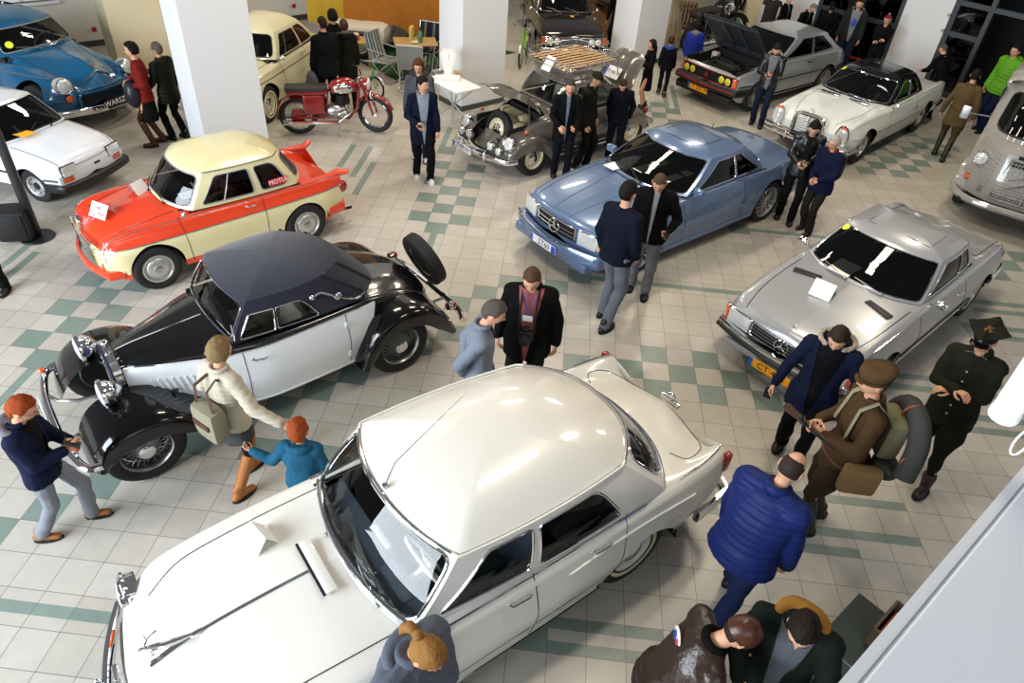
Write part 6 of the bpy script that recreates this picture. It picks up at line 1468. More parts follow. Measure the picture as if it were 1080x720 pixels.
def person(px, feet=None, head=None, H=None, face=(0, 10), label='', top='#222222', bottom='#222222', style='jacket', hair=('short', '#2a1f18'), lean=0, neckp=0, necky=0,
           stride=.14, gap=.10, armL=None, armR=None, hem=.80, shoes='#1a1a1a', hat=None, tilt=0., hs=1., glasses=False, fat=1., shirt=None, hood=None, skirt=None, boots=None, quilt=None, leather=False,
           curl=.6, group=None, at_h=None, bare=False, vox=.015, sleeve=1., beard=None, noise_seed=None, knee=0., puff=0., lapel=None, xy=None, sc=None, legpose=None, trousers=None, vest=None):
    """px: id; feet / head: photo pixels of the mid-feet and the top of the head"""
    seed = px
    if feet is not None:
        F = at(*feet)[:2]
        if sc is None:
            d = _fw+(head[0]-540)/CF*_r2-(head[1]-360)/CF*_u2; k = ((F-CAMP[:2])@d[:2])/(d[:2]@d[:2]); sc = (CH+k*d[2])/1.75
            if H: sc = H/1.75
    elif head is not None: F = at(*head, H*.985)[:2]; sc = H/1.75
    else: F = np.array(xy); sc = H/1.75
    b = proj((F[0], F[1], 0)); g = at(b[0]+face[0], b[1]+face[1])[:2]-F; yaw = math.atan2(g[1], g[0])
    # skeleton
    lr = math.radians(lean); hipz = .93-.02*abs(stride)*3-knee*.3; pel = Vector((0, 0, hipz)); up = Vector((math.sin(lr), 0, math.cos(lr)))
    fwd = Vector((math.cos(lr), 0, -math.sin(lr))); L = Vector((0, 1, 0)); off = -math.sin(lr)*.25; pel.x += off
    chest = pel+up*.36; neck = pel+up*.545; hp = math.radians(neckp)+lr*.5; hy = math.radians(necky)
    hu = Vector((math.sin(hp), 0, math.cos(hp))); hc = neck+hu*.155+Vector((math.cos(hp), 0, 0))*.022
    RH = Matrix.Rotation(hy, 3, 'Z')@Matrix.Rotation(hp, 3, 'Y'); hc = hc+hu*(.10*(hs-1)); MH = Matrix.Translation(hc)@RH.to_4x4()@Matrix.Scale(hs, 4)
    sh = {s: neck-up*.075+L*(.163*s*min(fat, 1.12))-fwd*.0 for s in (1, -1)}; hips = {s: pel+L*(.09*s)-Vector((0, 0, .02)) for s in (1, -1)}
    legs = {}
    for s in (1, -1):
        fx = (stride if s > 0 else -stride)*.5+.0; ank = Vector((fx-.03, s*gap, .085)); kn, ank = ik(hips[s], ank, .43, .43, (1, .08*s, 0)); legs[s] = (hips[s], kn, ank)
    arms = {}
    for s, A in ((1, armL), (-1, armR)):
        A = A or (.07, .07, -.53)        # hand relative to the shoulder: forward, outward, up
        tgt = sh[s]+Vector((A[0], s*A[1], A[2])); hint = A[3] if len(A) > 3 else (-.6, s*.5, -.3)
        if len(A) > 3: hint = (hint[0], s*hint[1], hint[2])
        arms[s] = (sh[s], *ik(sh[s], tgt, .285, .255, hint))
    if feet is None and head is not None:
        tp = hc+hu*.118
        for _ in range(3):
            q = at(*head, tp.z*sc)[:2]; F = q-sc*np.array([tp.x*math.cos(yaw)-tp.y*math.sin(yaw), tp.x*math.sin(yaw)+tp.y*math.cos(yaw)])
            b = proj((F[0], F[1], 0)); g = at(b[0]+face[0], b[1]+face[1])[:2]-F; yaw = math.atan2(g[1], g[0])
    def torso(mb, e, low=None, wf=1.):
        P = []
        for h, rx, ry in ((-.06, .105, .165), (.06, .10, .155), (.18, .098, .148), (.30, .108, .168), (.41, .106, .172), (.485, .088, .135), (.545, .055, .070)):
            c = pel+up*h; P.append((c.x-.008, c.y, c.z, (rx*(fat if h < .35 else 1+.4*(fat-1))+e), (ry*fat*wf+e)))
        loftz(mb, P)
        for s in (1, -1): capsule(mb, neck-up*.06+L*.05*s, sh[s]-up*.005, .055+e, .062+e, 10)
    root = None
    # ---- body: one continuous surface
    b = MB(); torso(b, -.012)
    capsule(b, neck-up*.03, hc-hu*.06, .056, .052, 12)
    for s in (1, -1):
        a0, a1, a2 = arms[s]; capsule(b, a0, a1, .044, .037); capsule(b, a1, a2, .037, .025)
        h0, k0, n0 = legs[s]; capsule(b, h0, k0, .078, .052); capsule(b, k0, n0, .052, .036); capsule(b, n0, n0+Vector((.10, 0, -.062)), .028, .020)
    r = remesh(b, .020, 2); body = MB(); body.add([v.co.copy() for v in r.vertices], [tuple(p.vertices) for p in r.polygons]); bpy.data.meshes.remove(r)
    hb = head_base(); st = len(body.v); body.v += [tuple(MH@Vector(v)) for v in hb.v]; body.f += [tuple(i+st for i in f) for f in hb.f]; body.m += list(hb.m)
    for s in (1, -1):
        a0, a1, a2 = arms[s]; d = (a2-a1).normalized(); side = Vector((1, 0, 0)) if abs(d.x) < .75 else Vector((0, -s, .6))
        y = (side-d*side.dot(d)).normalized(); z = d.cross(y)
        if (s > 0): z = -z; 
        M = Matrix((d, y, d.cross(y))).transposed().to_4x4()
        if (d.cross(y)).y*s < 0 and abs(d.x) < .75: M = Matrix((d, y, -d.cross(y))).transposed().to_4x4()
        M.translation = a2-d*.01; hand_mesh(body, M, curl)
    hc_ = hair[1]
    root = body.build('person', [SKIN(), mat('lips', '#a5614f', .5), mat('eye_white', '#d8d4cc', .3), mat('hair_'+hc_.strip('#'), hc_, .65, bump=.5, bscale=120, spec=.15, noise_col=.2)], smooth=180)
    root.location = (F[0], F[1], 0); root.rotation_euler = (math.radians(tilt), 0, yaw); root.scale = (sc, sc, sc); tag(root, label, 'person', group)
    HM = mat('hair_'+hc_.strip('#'), hc_, .65, bump=.5, bscale=120, spec=.15, noise_col=.2)
    def part(nm, mb, m, sm=180): return mb.build(nm, m, root, smooth=sm)
    def rpart(nm, mb, m, fn=None, vx=None, sm=2):
        me = remesh(mb, vx or vox, sm, fn); return link(nm, me, m, root, 180)
    # ---- hair
    if hair[0] != 'none':
        h = MB(); h.grid([[MH@p for p in r_] for r_ in hair_mesh(hair[0])], closed_v=True)
        if hair[0] == 'long':
            for y in (-.05, -.025, 0, .025, .05): h.tube([MH@Vector((-.05, y, .03)), MH@Vector((-.098, y*1.2, -.06)), MH@Vector((-.10, y*1.3, -.20)), MH@Vector((-.09, y, -.34))], [.03, .035, .032, .012], 8)
        if hair[0] == 'pony':
            h.ellipsoid(MH@Vector((-.115, 0, .05)), (.035, .03, .03), 10, 8); h.tube([MH@Vector((-.12, 0, .05)), MH@Vector((-.165, .01, .02)), MH@Vector((-.16, .02, -.08)), MH@Vector((-.13, .02, -.17))], [.018, .032, .028, .008], 10)
        if hair[0] == 'bun': h.ellipsoid(MH@Vector((-.11, 0, .05)), (.05, .05, .05), 14, 10)
        part('hair', h, HM)
    if beard:
        h = MB(); rows = []
        for i in range(9):
            row = []
            for k in range(15):
                th = -1.35+2.7*k/14; ph = -.25-.95*i/8; d = Vector((math.cos(ph)*math.cos(th), math.cos(ph)*math.sin(th), math.sin(ph))); t = -d.z
                row.append(MH@(Vector((d.x*.098*(1-.05*t), d.y*.076*(1-.2*t), d.z*.118))+d*.012+Vector((.004*d.x, 0, -.01*t))))
            rows.append(row)
        h.grid(rows); part('beard', h, mat('hair_'+beard.strip('#'), beard, .65, bump=.5, bscale=120, spec=.15, noise_col=.2))
    if glasses:
        h = MB()
        for s in (1, -1):
            h.tube([MH@Vector((.104, s*.030+.019*math.cos(a), .004+.014*math.sin(a))) for a in np.linspace(0, 2*PI, 17)[:-1]], .0018, 4, closed=True); h.tube([MH@Vector((.102, s*.049, .006)), MH@Vector((.0, s*.084, .004))], .0018, 4)
        h.tube([MH@Vector((.105, .011, .006)), MH@Vector((.105, -.011, .006))], .0018, 4); part('glasses', h, BLACK)
    # ---- hats
    if hat:
        kind, hcol = hat[0], hat[1]; hm = cloth(hcol); h = MB()
        def ring(z, rx, ry, dx=0): return [MH@Vector((dx+rx*math.cos(t), ry*math.sin(t), z)) for t in np.linspace(0, 2*PI, 33)[:-1]]
        if kind == 'beanie':
            h.grid([ring(.030, .106, .088), ring(.06, .104, .088), ring(.09, .088, .074), ring(.115, .06, .05), ring(.13, .02, .016), ring(.132, .001, .001)], closed_v=True)
            part('knitted_hat', h, hm); h = MB(); h.tube(ring(.036, .106, .088), .012, 6, closed=True); q = part('hat_cuff', h, cloth(hat[2]) if len(hat) > 2 else hm)
            if len(hat) > 2: h = MB(); h.ellipsoid(MH@Vector((0, 0, .145)), (.025, .025, .022), 10, 8); part('pompom', h, cloth(hat[2]))
        elif kind in ('cap', 'baseball'):
            h.grid([ring(.030, .106, .086), ring(.07, .104, .086), ring(.10, .088, .072), ring(.122, .05, .04), ring(.128, .001, .001)], closed_v=True); part('cap_crown', h, hm); h = MB()
            rows = [[MH@Vector((.085+q*.085*math.cos(t)**.5 if abs(t) < 1.5 else .085, .075*math.sin(t), .042-.012*q-.01*abs(math.sin(t)))) for t in np.linspace(-1.3, 1.3, 13)] for q in (0, .5, 1)]; h.grid(rows); part('cap_peak', h, hm)
            if len(hat) > 2: h = MB(); h.ellipsoid(MH@Vector((.104, 0, .07)), (.006, .02, .02), 10, 6); part('cap_badge', h, cloth(hat[2]))
        elif kind == 'field':       # soft squared forage cap
            h.grid([ring(.010, .106, .088), ring(.05, .112, .094), ring(.085, .125, .108, -.005), ring(.125, .122, .105, -.012), ring(.128, .06, .05, -.01), ring(.12, .001, .001, -.01)], closed_v=True); part('cap_crown', h, hm)
            h = MB(); h.tube(ring(.045, .113, .095), .004, 5, closed=True); part('cap_band', h, cloth('#3a2c18')); h = MB(); rows = [[MH@Vector((.088+.05*q*math.cos(t), .07*math.sin(t), .030-.012*q)) for t in np.linspace(-1.2, 1.2, 11)] for q in (0, 1)]; h.grid(rows); part('cap_peak', h, hm)
        elif kind == 'officer':     # four-cornered peaked cap
            h.grid([ring(.030, .104, .086), ring(.062, .106, .088)], closed_v=True); part('cap_band', h, cloth('#1a1d2e')); h = MB()
            def sq(z, r, dx=0):
                o = []
                for t in np.linspace(0, 2*PI, 33)[:-1]: k = r/(abs(math.cos(t))+abs(math.sin(t)))**.9; o.append(MH@Vector((dx+k*math.cos(t)*1.05, k*math.sin(t), z+(.012 if max(abs(math.cos(t)), abs(math.sin(t))) > .97 else 0))))
                return o
            h.grid([ring(.060, .106, .088), sq(.085, .135), sq(.108, .162), sq(.112, .155), sq(.108, .001)], closed_v=True); part('cap_crown', h, hm)
            h = MB(); rows = [[MH@Vector((.088+.06*q*math.cos(t), .078*math.sin(t), .034-.018*q)) for t in np.linspace(-1.2, 1.2, 11)] for q in (0, 1)]; h.grid(rows); part('cap_peak', h, mat('patent_black', '#0a0a0a', .15))
            h = MB(); h.ellipsoid(MH@Vector((.118, 0, .075)), (.008, .014, .016), 10, 6); part('cap_badge', h, mat('brass', '#b9a06a', .35, .8))
        elif kind == 'leather':     # close leather helmet-like cap
            h.grid([ring(-.01, .104, .088, -.005), ring(.03, .108, .090), ring(.07, .100, .084), ring(.105, .075, .062), ring(.125, .03, .026), ring(.128, .001, .001)], closed_v=True); part('leather_cap', h, mat('cap_leather', hcol, .35, bump=.2))
    # ---- top garment
    e = .018+puff; g = MB(); torso(g, e, wf=1.0)
    if hem < .86:
        P = []
        for z, k in ((hipz+.06, 1.0), (hipz-.02, 1.06), ((hipz+hem)/2, 1.10), (hem, 1.12)):
            xo = off*(z/hipz) if z < hipz else pel.x; P.append((xo, 0, z, (.112*fat+e)*k, (.165*fat+e)*k))
        loftz(g, P[::-1])
    for s in (1, -1):
        a0, a1, a2 = arms[s]; capsule(g, a0, a1, .056+e*.7, .048+e*.7); w_ = a1+(a2-a1)*(.93*sleeve if sleeve >= 1 else .02); 
        if sleeve >= 1: capsule(g, a1, w_, .048+e*.7, .035+e*.6)
    if hood is not None or style in ('jacket', 'coat'):
        pass
    if vest:
        q = MB(); torso(q, e+.012); rpart('waistcoat', q, cloth(vest))
    tm = mat('leather_'+top.strip('#'), top, .32, bump=.4, bscale=50) if leather else cloth(top, .8 if not quilt else .5, .25)
    me = remesh(g, vox, 2, fold_fn(.009 if not quilt else .004, seed=seed, quilt=quilt))
    # cut the open front away as the shirt
    tn = {'jacket': 'jacket', 'coat': 'coat', 'sweater': 'sweater', 'dress': 'dress_top', 'tunic': 'tunic', 'shirt': 'shirt'}.get(style, 'jacket')
    if shirt:
        col, wd = shirt[0], shirt[1]; bm = bmesh.new(); bm.from_mesh(me)
        for s2 in (1, -1):      # clean slanted edges for the open front
            p0 = pel+L*(s2*.35*wd); p1 = neck+L*(s2*wd); nn = (p1-p0).cross(fwd).normalized()
            bmesh.ops.bisect_plane(bm, geom=bm.verts[:]+bm.edges[:]+bm.faces[:], plane_co=p0, plane_no=nn)
        sel = []
        for f in bm.faces:
            c = f.calc_center_median(); rel = c-pel; h = rel.dot(up); xx = rel.dot(fwd)
            w = wd*(.35+.65*h/.545)
            if xx > .02 and abs(c.y) < w and h > (-.30 if hem < .86 else -.1) and (c-arms[1][1]).length > .07 and (c-arms[-1][1]).length > .07 and f.normal.dot(fwd) > .1: sel.append(f)
        bm2 = MB(); idx = {}
        for f in sel:
            fv = []
            for v in f.verts:
                if v not in idx: idx[v] = len(idx); bm2.v.append(tuple(v.co-fwd*.010))
                fv.append(idx[v])
            bm2.f.append(tuple(fv)); bm2.m.append(0)
        bmesh.ops.delete(bm, geom=sel, context='FACES'); bm.to_mesh(me); bm.free()
        if bm2.f: part('shirt', bm2, cloth(col), 180)
    link(tn, me, tm, root, 180)
    # collar / hood
    if style in ('jacket', 'coat', 'tunic') and not bare:
        h = MB(); h.tube([neck+up*.012+fwd*(.070*math.cos(t))+L*(.075*math.sin(t)) for t in np.linspace(.6, 2*PI-.6, 18)], .020+puff*.4, 8, flat=1.3); rpart('collar', h, cloth(lapel) if lapel else tm, None, .012, 1)
    if hood:
        h = MB(); c0 = neck-fwd*.085-up*.015; hm_ = cloth(hood if isinstance(hood, str) else hood[0])
        h.tube([neck-up*.012+fwd*(.085*math.cos(t)-.03)+L*(.125*math.sin(t))+up*(.03*math.cos(t)*-1) for t in np.linspace(.5, 2*PI-.5, 18)], [.022+.022*math.sin(k/17*PI) for k in range(18)], 8)
        h.ellipsoid(c0, (.075, .11, .065), 14, 10); rpart('hood', h, hm_, fold_fn(.005, seed=seed+2), .014)
        if not isinstance(hood, str):
            h = MB(); h.tube([neck-up*.0+fwd*(.105*math.cos(t)-.035)+L*(.145*math.sin(t))+up*(.03-.03*math.cos(t)) for t in np.linspace(.45, 2*PI-.45, 26)], .022, 8)
            rpart('fur_trim', h, mat('fur_'+hood[1].strip('#'), hood[1], .95, bump=1., bscale=90, noise_col=.35), lambda co, n: noise.noise(co*60)*.012, .010, 0)
    # ---- legs
    g = MB()
    if skirt:
        z0 = skirt[1]; P = [(off*.9, 0, hipz+.08, .105, .15), (off*.8, 0, hipz-.05, .125, .175), (0, 0, (hipz+z0)/2, .14, .185), (0, 0, z0, .15, .19)]; loftz(g, P[::-1]); rpart('skirt', g, cloth(skirt[0]), fold_fn(.007, (12, 12, 1.5), seed))
        for s in (1, -1):
            h = MB(); h0, k0, n0 = legs[s]; capsule(h, h0+(k0-h0)*.4, k0, .066, .053); capsule(h, k0, n0, .053, .038); rpart('stocking' if bottom != 'skin' else 'leg', h, cloth(bottom) if bottom != 'skin' else SKIN(), None)
    else:
        loftz(g, [(off*.9, 0, hipz-.10, .10*fat, .15*fat), (off, 0, hipz-.02, .118*fat, .168*fat), (off+.0, 0, hipz+.07, .108*fat, .155*fat)])
        ex = 1.35 if trousers == 'breeches' else 1.
        for s in (1, -1):
            h0, k0, n0 = legs[s]
            if trousers == 'breeches': capsule(g, h0, h0+(k0-h0)*.6, .10, .108); capsule(g, h0+(k0-h0)*.6, k0, .112, .062); capsule(g, k0, n0, .060, .044)
            else: capsule(g, h0, k0, .098*min(fat, 1.15), .070); capsule(g, k0, n0+Vector((.008, 0, -.022)), .070, .066)
        rpart('trousers', g, cloth(bottom), fold_fn(.009, (6, 6, 9), seed+5))
    for s in (1, -1):
        h0, k0, n0 = legs[s]; g = MB(); sd = (1 if s > 0 else -1)
        capsule(g, (n0.x-.035, n0.y, .045), (n0.x+.145, n0.y+.012*sd, .038), .042, .036, 12, .9, (0, 1, 0)); capsule(g, (n0.x, n0.y, .05), (n0.x, n0.y, .135), .048, .046)
        if boots: capsule(g, (n0.x, n0.y, .08), k0+(n0-k0)*boots[1], .050, .062)
        def flatten(co, n): return 0
        me = remesh(g, .012, 2)
        for v in me.vertices:
            if v.co.z < .012: v.co.z = .0
        link('boot' if boots else 'shoe', me, mat('leather_'+shoes.strip('#'), shoes, .5, bump=.2), root, 180)
        g = MB(); g.tube([(n0.x-.07+.0*t, n0.y, .008) if False else (n0.x+.055+.125*math.cos(t), n0.y+.006*sd+.047*math.sin(t), .008) for t in np.linspace(0, 2*PI, 25)[:-1]], .009, 6, closed=True); g.box((n0.x+.055, n0.y, .008), (.2, .07, .014)); g.build('sole', mat('shoe_sole', '#1a1917', .8) if shoes != '#e9e9ee' else PAPER, root)
    P_ = dict(root=root, arms=arms, legs=legs, neck=neck, up=up, fwd=fwd, pel=pel, MH=MH, sc=sc, yaw=yaw, F=F, sh=sh, chest=chest, hc=hc)
    bpy.context.view_layer.update(); P_['world'] = lambda p: root.matrix_world@Vector(p)
    PEOPLE[px] = P_
    return P_
def prop(P, name, label, cat, mb, m, at_=None):
    """a thing held or carried: top-level object placed in the person's frame"""
    for i, v in enumerate(mb.v): mb.v[i] = tuple(P['world'](v))
    o = Vector(mb.v[0]); c = sum((Vector(v) for v in mb.v), Vector())/len(mb.v); mb.v = [tuple(Vector(v)-c) for v in mb.v]
    ob = mb.build(name, m); ob.location = c; tag(ob, label, cat); return ob
def belt(P, z, rx, ry, m, name='belt', label=None, w=.022):
    g = MB(); c = P['pel']+P['up']*z; g.tube([c+Vector((rx*math.cos(t)-.008, ry*math.sin(t), 0)) for t in np.linspace(0, 2*PI, 33)[:-1]], w, 6, closed=True, flat=.5)
    return g.build(name, m, P['root'])
PHONEARMS = dict(armL=(.30, -.11, -.24), armR=(.28, -.10, -.26))
def phone(P, label, off=(.05, 0, .02), d=(.012, .075, .145), tilt=-50):
    a = (P['arms'][1][2]+P['arms'][-1][2])/2+Vector(off); g = MB(); g.box((0, 0, 0), d, bev=.008); g.box((-.0065, 0, 0), (.002, d[1]*.9, d[2]*.88), mi=1)
    g.xform(Matrix.Translation(a)@Matrix.Rotation(math.radians(tilt), 4, 'Y')); return prop(P, 'mobile_phone', label, 'phone', g, [BLACK, mat('phone_screen', '#33506e', .15)])
def make_crowd():
    p = person
    p(1, (76,556), (10,416), hs=1.12, face=(30,-4), label='red-haired boy in glasses and navy puffer jacket looking at a phone', top='#141f42', bottom='#989da8', hair=('kid','#8a3a14'), neckp=24, stride=.40, **dict(PHONEARMS), hood='#8d8e98', shirt=('#101114',.10), shoes='#8a5426', glasses=True, puff=.012, boots=('',.80))
    phone(PEOPLE[1], 'black mobile phone in the hands of the red-haired boy')
    p(2, (2,300), (0,0), H=1.75, face=(-10,14), label='person in black trousers and shoes stepping out at the left edge', top='#111114', bottom='#121214', hair=('short','#2a1f18'), stride=.3)
    P = p(3, (262,508), (213,361), face=(16,-12), label='blonde woman in cream quilted jacket and tan knee boots holding a child by the hand', top='#e4d8be', quilt=.05, bottom='#241c1c', skirt=('#55565c',.66), hair=('curly','#806a45'), armR=(.10,.42,-.30,(-.2,.6,-.6)), armL=(.16,.06,-.42), shoes='#a5652c', boots=('',.12), stride=.3, neckp=8, hem=.84)
    g = MB(); c = P['pel']+P['up']*.12+P['fwd']*-.22; g.box(c+Vector((0,-.05,0)), (.17,.30,.34), bev=.07); h = MB()
    r = empty('shoulder_bag', P['world'](c), P['yaw'], P['sc']); tag(r, 'cream canvas shoulder bag with brown straps on the blonde woman\'s back', 'bag')
    g = MB(); g.box((0,-.05,0), (.17,.31,.36), bev=.07); g.build('bag_body', cloth('#a9a283'), r); g = MB(); g.box((-.088,-.05,.02), (.02,.20,.06), bev=.008); g.build('bag_flap', mat('brown_leather','#38241a',.5), r)
    for s in (.06,-.16): g = MB(); g.tube([(-.02,s,.15),(.0,s*.7,.36),(.12,s*.5,.40),(.20,s*.6,.30)], .016, 6, flat=.5); g.build('bag_strap', mat('brown_leather','#38241a',.5), r)
    p(4, None, (313,446), hs=1.32, H=1.20, face=(8,-26), label='small red-haired child in teal jacket holding a woman\'s hand', top='#0f6488', bottom='#2a2c33', hair=('kid','#8a3f18'), armL=(.02,.40,-.12,(-.1,.3,-.8)), hood='#0f6488', puff=.016, fat=1.1)
    p(5, None, (528,319), H=1.76, face=(28,3), label='grey-haired man in light grey-blue blazer with hands clasped behind his back', top='#8f99aa', bottom='#2a2c33', hair=('short','#4f4842'), neckp=26, armL=(-.16,-.10,-.44), armR=(-.16,-.10,-.44), hem=.74, shirt=('#2f3c7a',.03))
    P = p(6, None, (561,287), H=1.82, face=(-6,26), label='man in black corduroy jacket and salmon shirt with a camera round his neck', top='#0b0b0d', bottom='#1b2a24', hair=('crop','#4a3424'), neckp=30, shirt=('#b5625e',.115), hem=.72, armL=(.02,.09,-.52), armR=(.02,.09,-.52), fat=1.15)
    c = P['pel']+P['up']*.14+P['fwd']*.20; g = MB(); g.box(c, (.07,.14,.10), bev=.02); g.lathe([(.045,0),(.045,.09),(.035,.095),(.001,.09)], c=(c.x+.02,c.y,c.z), axis='X', n=20); g.box(c+Vector((-.01,0,.06)), (.05,.06,.04), bev=.01)
    prop(P, 'camera', 'black camera hanging on the chest of the man in the salmon shirt', 'camera', g, BLACK)
    g = MB(); [g.tube([c+Vector((0,s*.07,.04)), P['chest']+P['fwd']*.155+Vector((0,s*.07,.05)), P['neck']+Vector((.0,s*.075,.03))], .012, 5, flat=.4) for s in (1,-1)]; g.build('camera_strap', BLACKMATT, P['root'])
    g = MB(); g.box(P['pel']+P['up']*.30+P['fwd']*.163, (.004,.09,.06)); g.build('name_badge', PAPER, P['root']); g = MB(); [g.tube([P['pel']+P['up']*.33+P['fwd']*.165, P['neck']+P['fwd']*.10+Vector((0,s*.05,-.02))], .004, 4) for s in (1,-1)]; g.build('lanyard', mat('lanyard_blue','#3a4fb0',.6), P['root'])
    p(7, (637,340), (657,189), face=(26,-16), label='dark-haired man in navy sweater and grey jeans standing with his back to the blue coupe', top='#10182c', bottom='#7a808a', style='sweater', hair=('short','#14100d'), armR=(.12,.02,-.49), armL=(.05,.07,-.52), bare=True, stride=.22, hem=.84, shoes='#161314')
    P = p(8, (672,308), (681,173), face=(-8,28), label='man in black cardigan and grey sweatpants looking down with a phone in hand', top='#08080a', bottom='#85878e', hair=('crop','#503c2c'), neckp=32, shirt=('#b4b8bd',.035), armL=(.26,.03,-.33), hem=.80, fat=1.1, shoes='#121826')
    g = MB(); g.box(P['arms'][1][2]+Vector((.08,0,.01)), (.14,.075,.012), bev=.006); prop(P, 'mobile_phone', 'black mobile phone held by the man in the black cardigan', 'phone', g, BLACK)
    P = p(9, (828,483), (879,329), face=(-12,26), label='man in dark blue parka with fur-edged hood open over a black shirt', top='#0f1a38', bottom='#0d0d10', shirt=('#08080a',.12), hood=('#0f1a38','#a29482'), hair=('short','#2c1f17'), neckp=32, armR=(.10,.16,-.50), armL=(.04,.14,-.50), hem=.70, fat=1.12, stride=.26, shoes='#351c14')
    g = MB(); g.box(P['arms'][-1][2]+Vector((.03,-.02,-.10)), (.012,.07,.13), bev=.006); prop(P, 'mobile_phone', 'black mobile phone held low by the man in the fur-edged parka', 'phone', g, BLACK)
    P = p(10, (852,552), (924,383), face=(-28,-4), label='man in brown period uniform with forage cap, blanket-roll pack and rifle', top='#573f22', bottom='#3f301b', style='tunic', hair=('crop','#3a2c20'), hat=('field','#63492a'), trousers='breeches', boots=('',.25), shoes='#1f1710', armL=(.28,-.04,-.22), armR=(.24,-.06,-.30), hem=.72, fat=1.08, neckp=8)
    belt(P, -.02, .16, .215, mat('brown_strap','#4a2716',.5))
    g = MB()
    for s in (1,-1): g.tube([P['sh'][s]*.75+P['neck']*.25+Vector((.13,0,-.28)), P['sh'][s]*.6+P['neck']*.4+Vector((.10,0,.0)), P['sh'][s]*.6+P['neck']*.4+Vector((0,0,.085)), P['sh'][s]*.6+P['neck']*.4+Vector((-.12,0,-.04))], .020, 6, flat=.4)
    g.build('webbing_strap', cloth('#a39a76'), P['root'])
    r = empty('field_pack', P['world'](P['chest']+Vector((-.24,0,-.06))), P['yaw'], P['sc']); tag(r, 'canvas field pack with grey blanket roll on the brown-uniformed man\'s back', 'backpack')
    g = MB(); g.box((.02,0,-.05), (.16,.30,.34), bev=.05); g.build('pack_body', cloth('#8d8866'), r)
    g = MB(); g.tube(crspline([(-.07,.30,-.22),(-.10,.22,.02),(-.10,.10,.14),(-.10,-.10,.14),(-.10,-.22,.02),(-.07,-.30,-.22)],5), .075, 12); g.build('blanket_roll', cloth('#4b4a49'), r)
    for y,z in ((.26,-.10),(-.26,-.10),(0,.14)): g = MB(); g.tube([(-.09+.08*math.cos(t), y+(.08*math.sin(t) if y==0 else 0)*0+ (0 if y==0 else .05*math.cos(t)*.2), z+.082*math.sin(t)) for t in np.linspace(0,2*PI,17)[:-1]], .008, 5, closed=True); g.build('pack_strap', mat('tan_strap','#8a4a22',.5), r)
    g = MB(); g.ellipsoid((-.02,.12,-.30), (.10,.13,.09), 14, 10); g.build('mess_tin', mat('olive_tin','#2b2d22',.5,.3), r)
    g = MB(); g.box(P['pel']+Vector((-.06,.24,-.06)), (.28,.10,.26), bev=.04); prop(P, 'haversack', 'tan canvas haversack at the hip of the brown-uniformed man', 'bag', g, cloth('#a88450'))
    a = (P['arms'][1][2]+P['arms'][-1][2])/2; rf = empty('rifle', P['world'](a+Vector((.10,0,0))), P['yaw'], P['sc']); tag(rf, 'old bolt-action rifle with brown wooden stock carried by the man in brown uniform', 'rifle')
    M = Matrix.Rotation(math.radians(-62),4,'X')@Matrix.Rotation(math.radians(0),4,'Y'); g = MB(); g.tube([(0,0,-.50),(0,0,-.22),(0,-.01,-.12),(0,0,0),(0,0,.40)],[.04,.028,.018,.022,.016],8); g.xform(M); g.build('stock', mat('walnut','#3a2114',.45), rf)
    g = MB(); g.tube([(.022,0,-.10),(.022,0,.62)], .009, 8); g.box((.02,0,-.05),(.03,.03,.16),bev=.006); g.tube([(.02,0,-.06),(.02,-.06,-.08)],.007,6); g.xform(M); g.build('barrel', mat('gun_metal','#1d1d20',.35,.7), rf)
    P = p(11, (968,504), (1046,338), tilt=4, face=(-20,20), label='officer in dark olive uniform and four-cornered peaked cap with arms crossed', top='#24261a', bottom='#1b1d15', style='tunic', hair=('crop','#6a4a30'), hat=('officer','#23251a'), trousers='breeches', boots=('',.72), shoes='#24110c', armL=(.19,-.20,-.26,(-.3,.7,-.5)), armR=(.23,-.18,-.20,(-.3,.7,-.5)), hem=.72, stride=.30, neckp=14)
    g = MB(); [g.ellipsoid(P['pel']+P['up']*h+P['fwd']*(.133+.0), (.006,.011,.011), 8, 6) for h in (.40,.30,.05,-.04)]; g.build('tunic_buttons', STEEL, P['root'])
    g = MB(); [g.tube([P['neck']+P['fwd']*(.075+.015*(k%2))+Vector((0,s*(.02+.012*k),.02-.004*k)) for k in range(6)], .004, 4) for s in (1,-1)]; g.build('collar_braid', STEEL, P['root'])
    p(12, (757,645), (837,488), face=(24,-22), label='balding man in royal-blue quilted jacket and jeans walking away', top='#122a70', bottom='#1a2b54', quilt=.055, hair=('bald','#2f2620'), puff=.028, fat=1.15, stride=.62, lean=14, neckp=26, hem=.80, shoes='#0e0e10')
    P = p(13, None, (800,660), H=1.70, face=(26,2), label='man in brown leather flying jacket and leather cap bending forward', top='#2b1c14', leather=True, bottom='#1d1c20', hair=('crop','#2a1c14'), hat=('leather','#44200f'), lapel='#0b0a0a', lean=24, neckp=32, glasses=True, armL=(.30,.02,-.34), armR=(.26,.02,-.38), fat=1.08, puff=.01)
    g = MB(); q = P['arms'][1][0]+(P['arms'][1][1]-P['arms'][1][0])*.45; g.ellipsoid(q+Vector((0,.062,.0)), (.05,.012,.06), 12, 6); g.build('sleeve_patch', mat('patch_blue','#2b3f86',.6), P['root']); g = MB(); g.ellipsoid(q+Vector((0,.070,.0)), (.03,.010,.036), 12, 6); g.build('patch_centre', mat('patch_red','#c0342c',.6), P['root'])
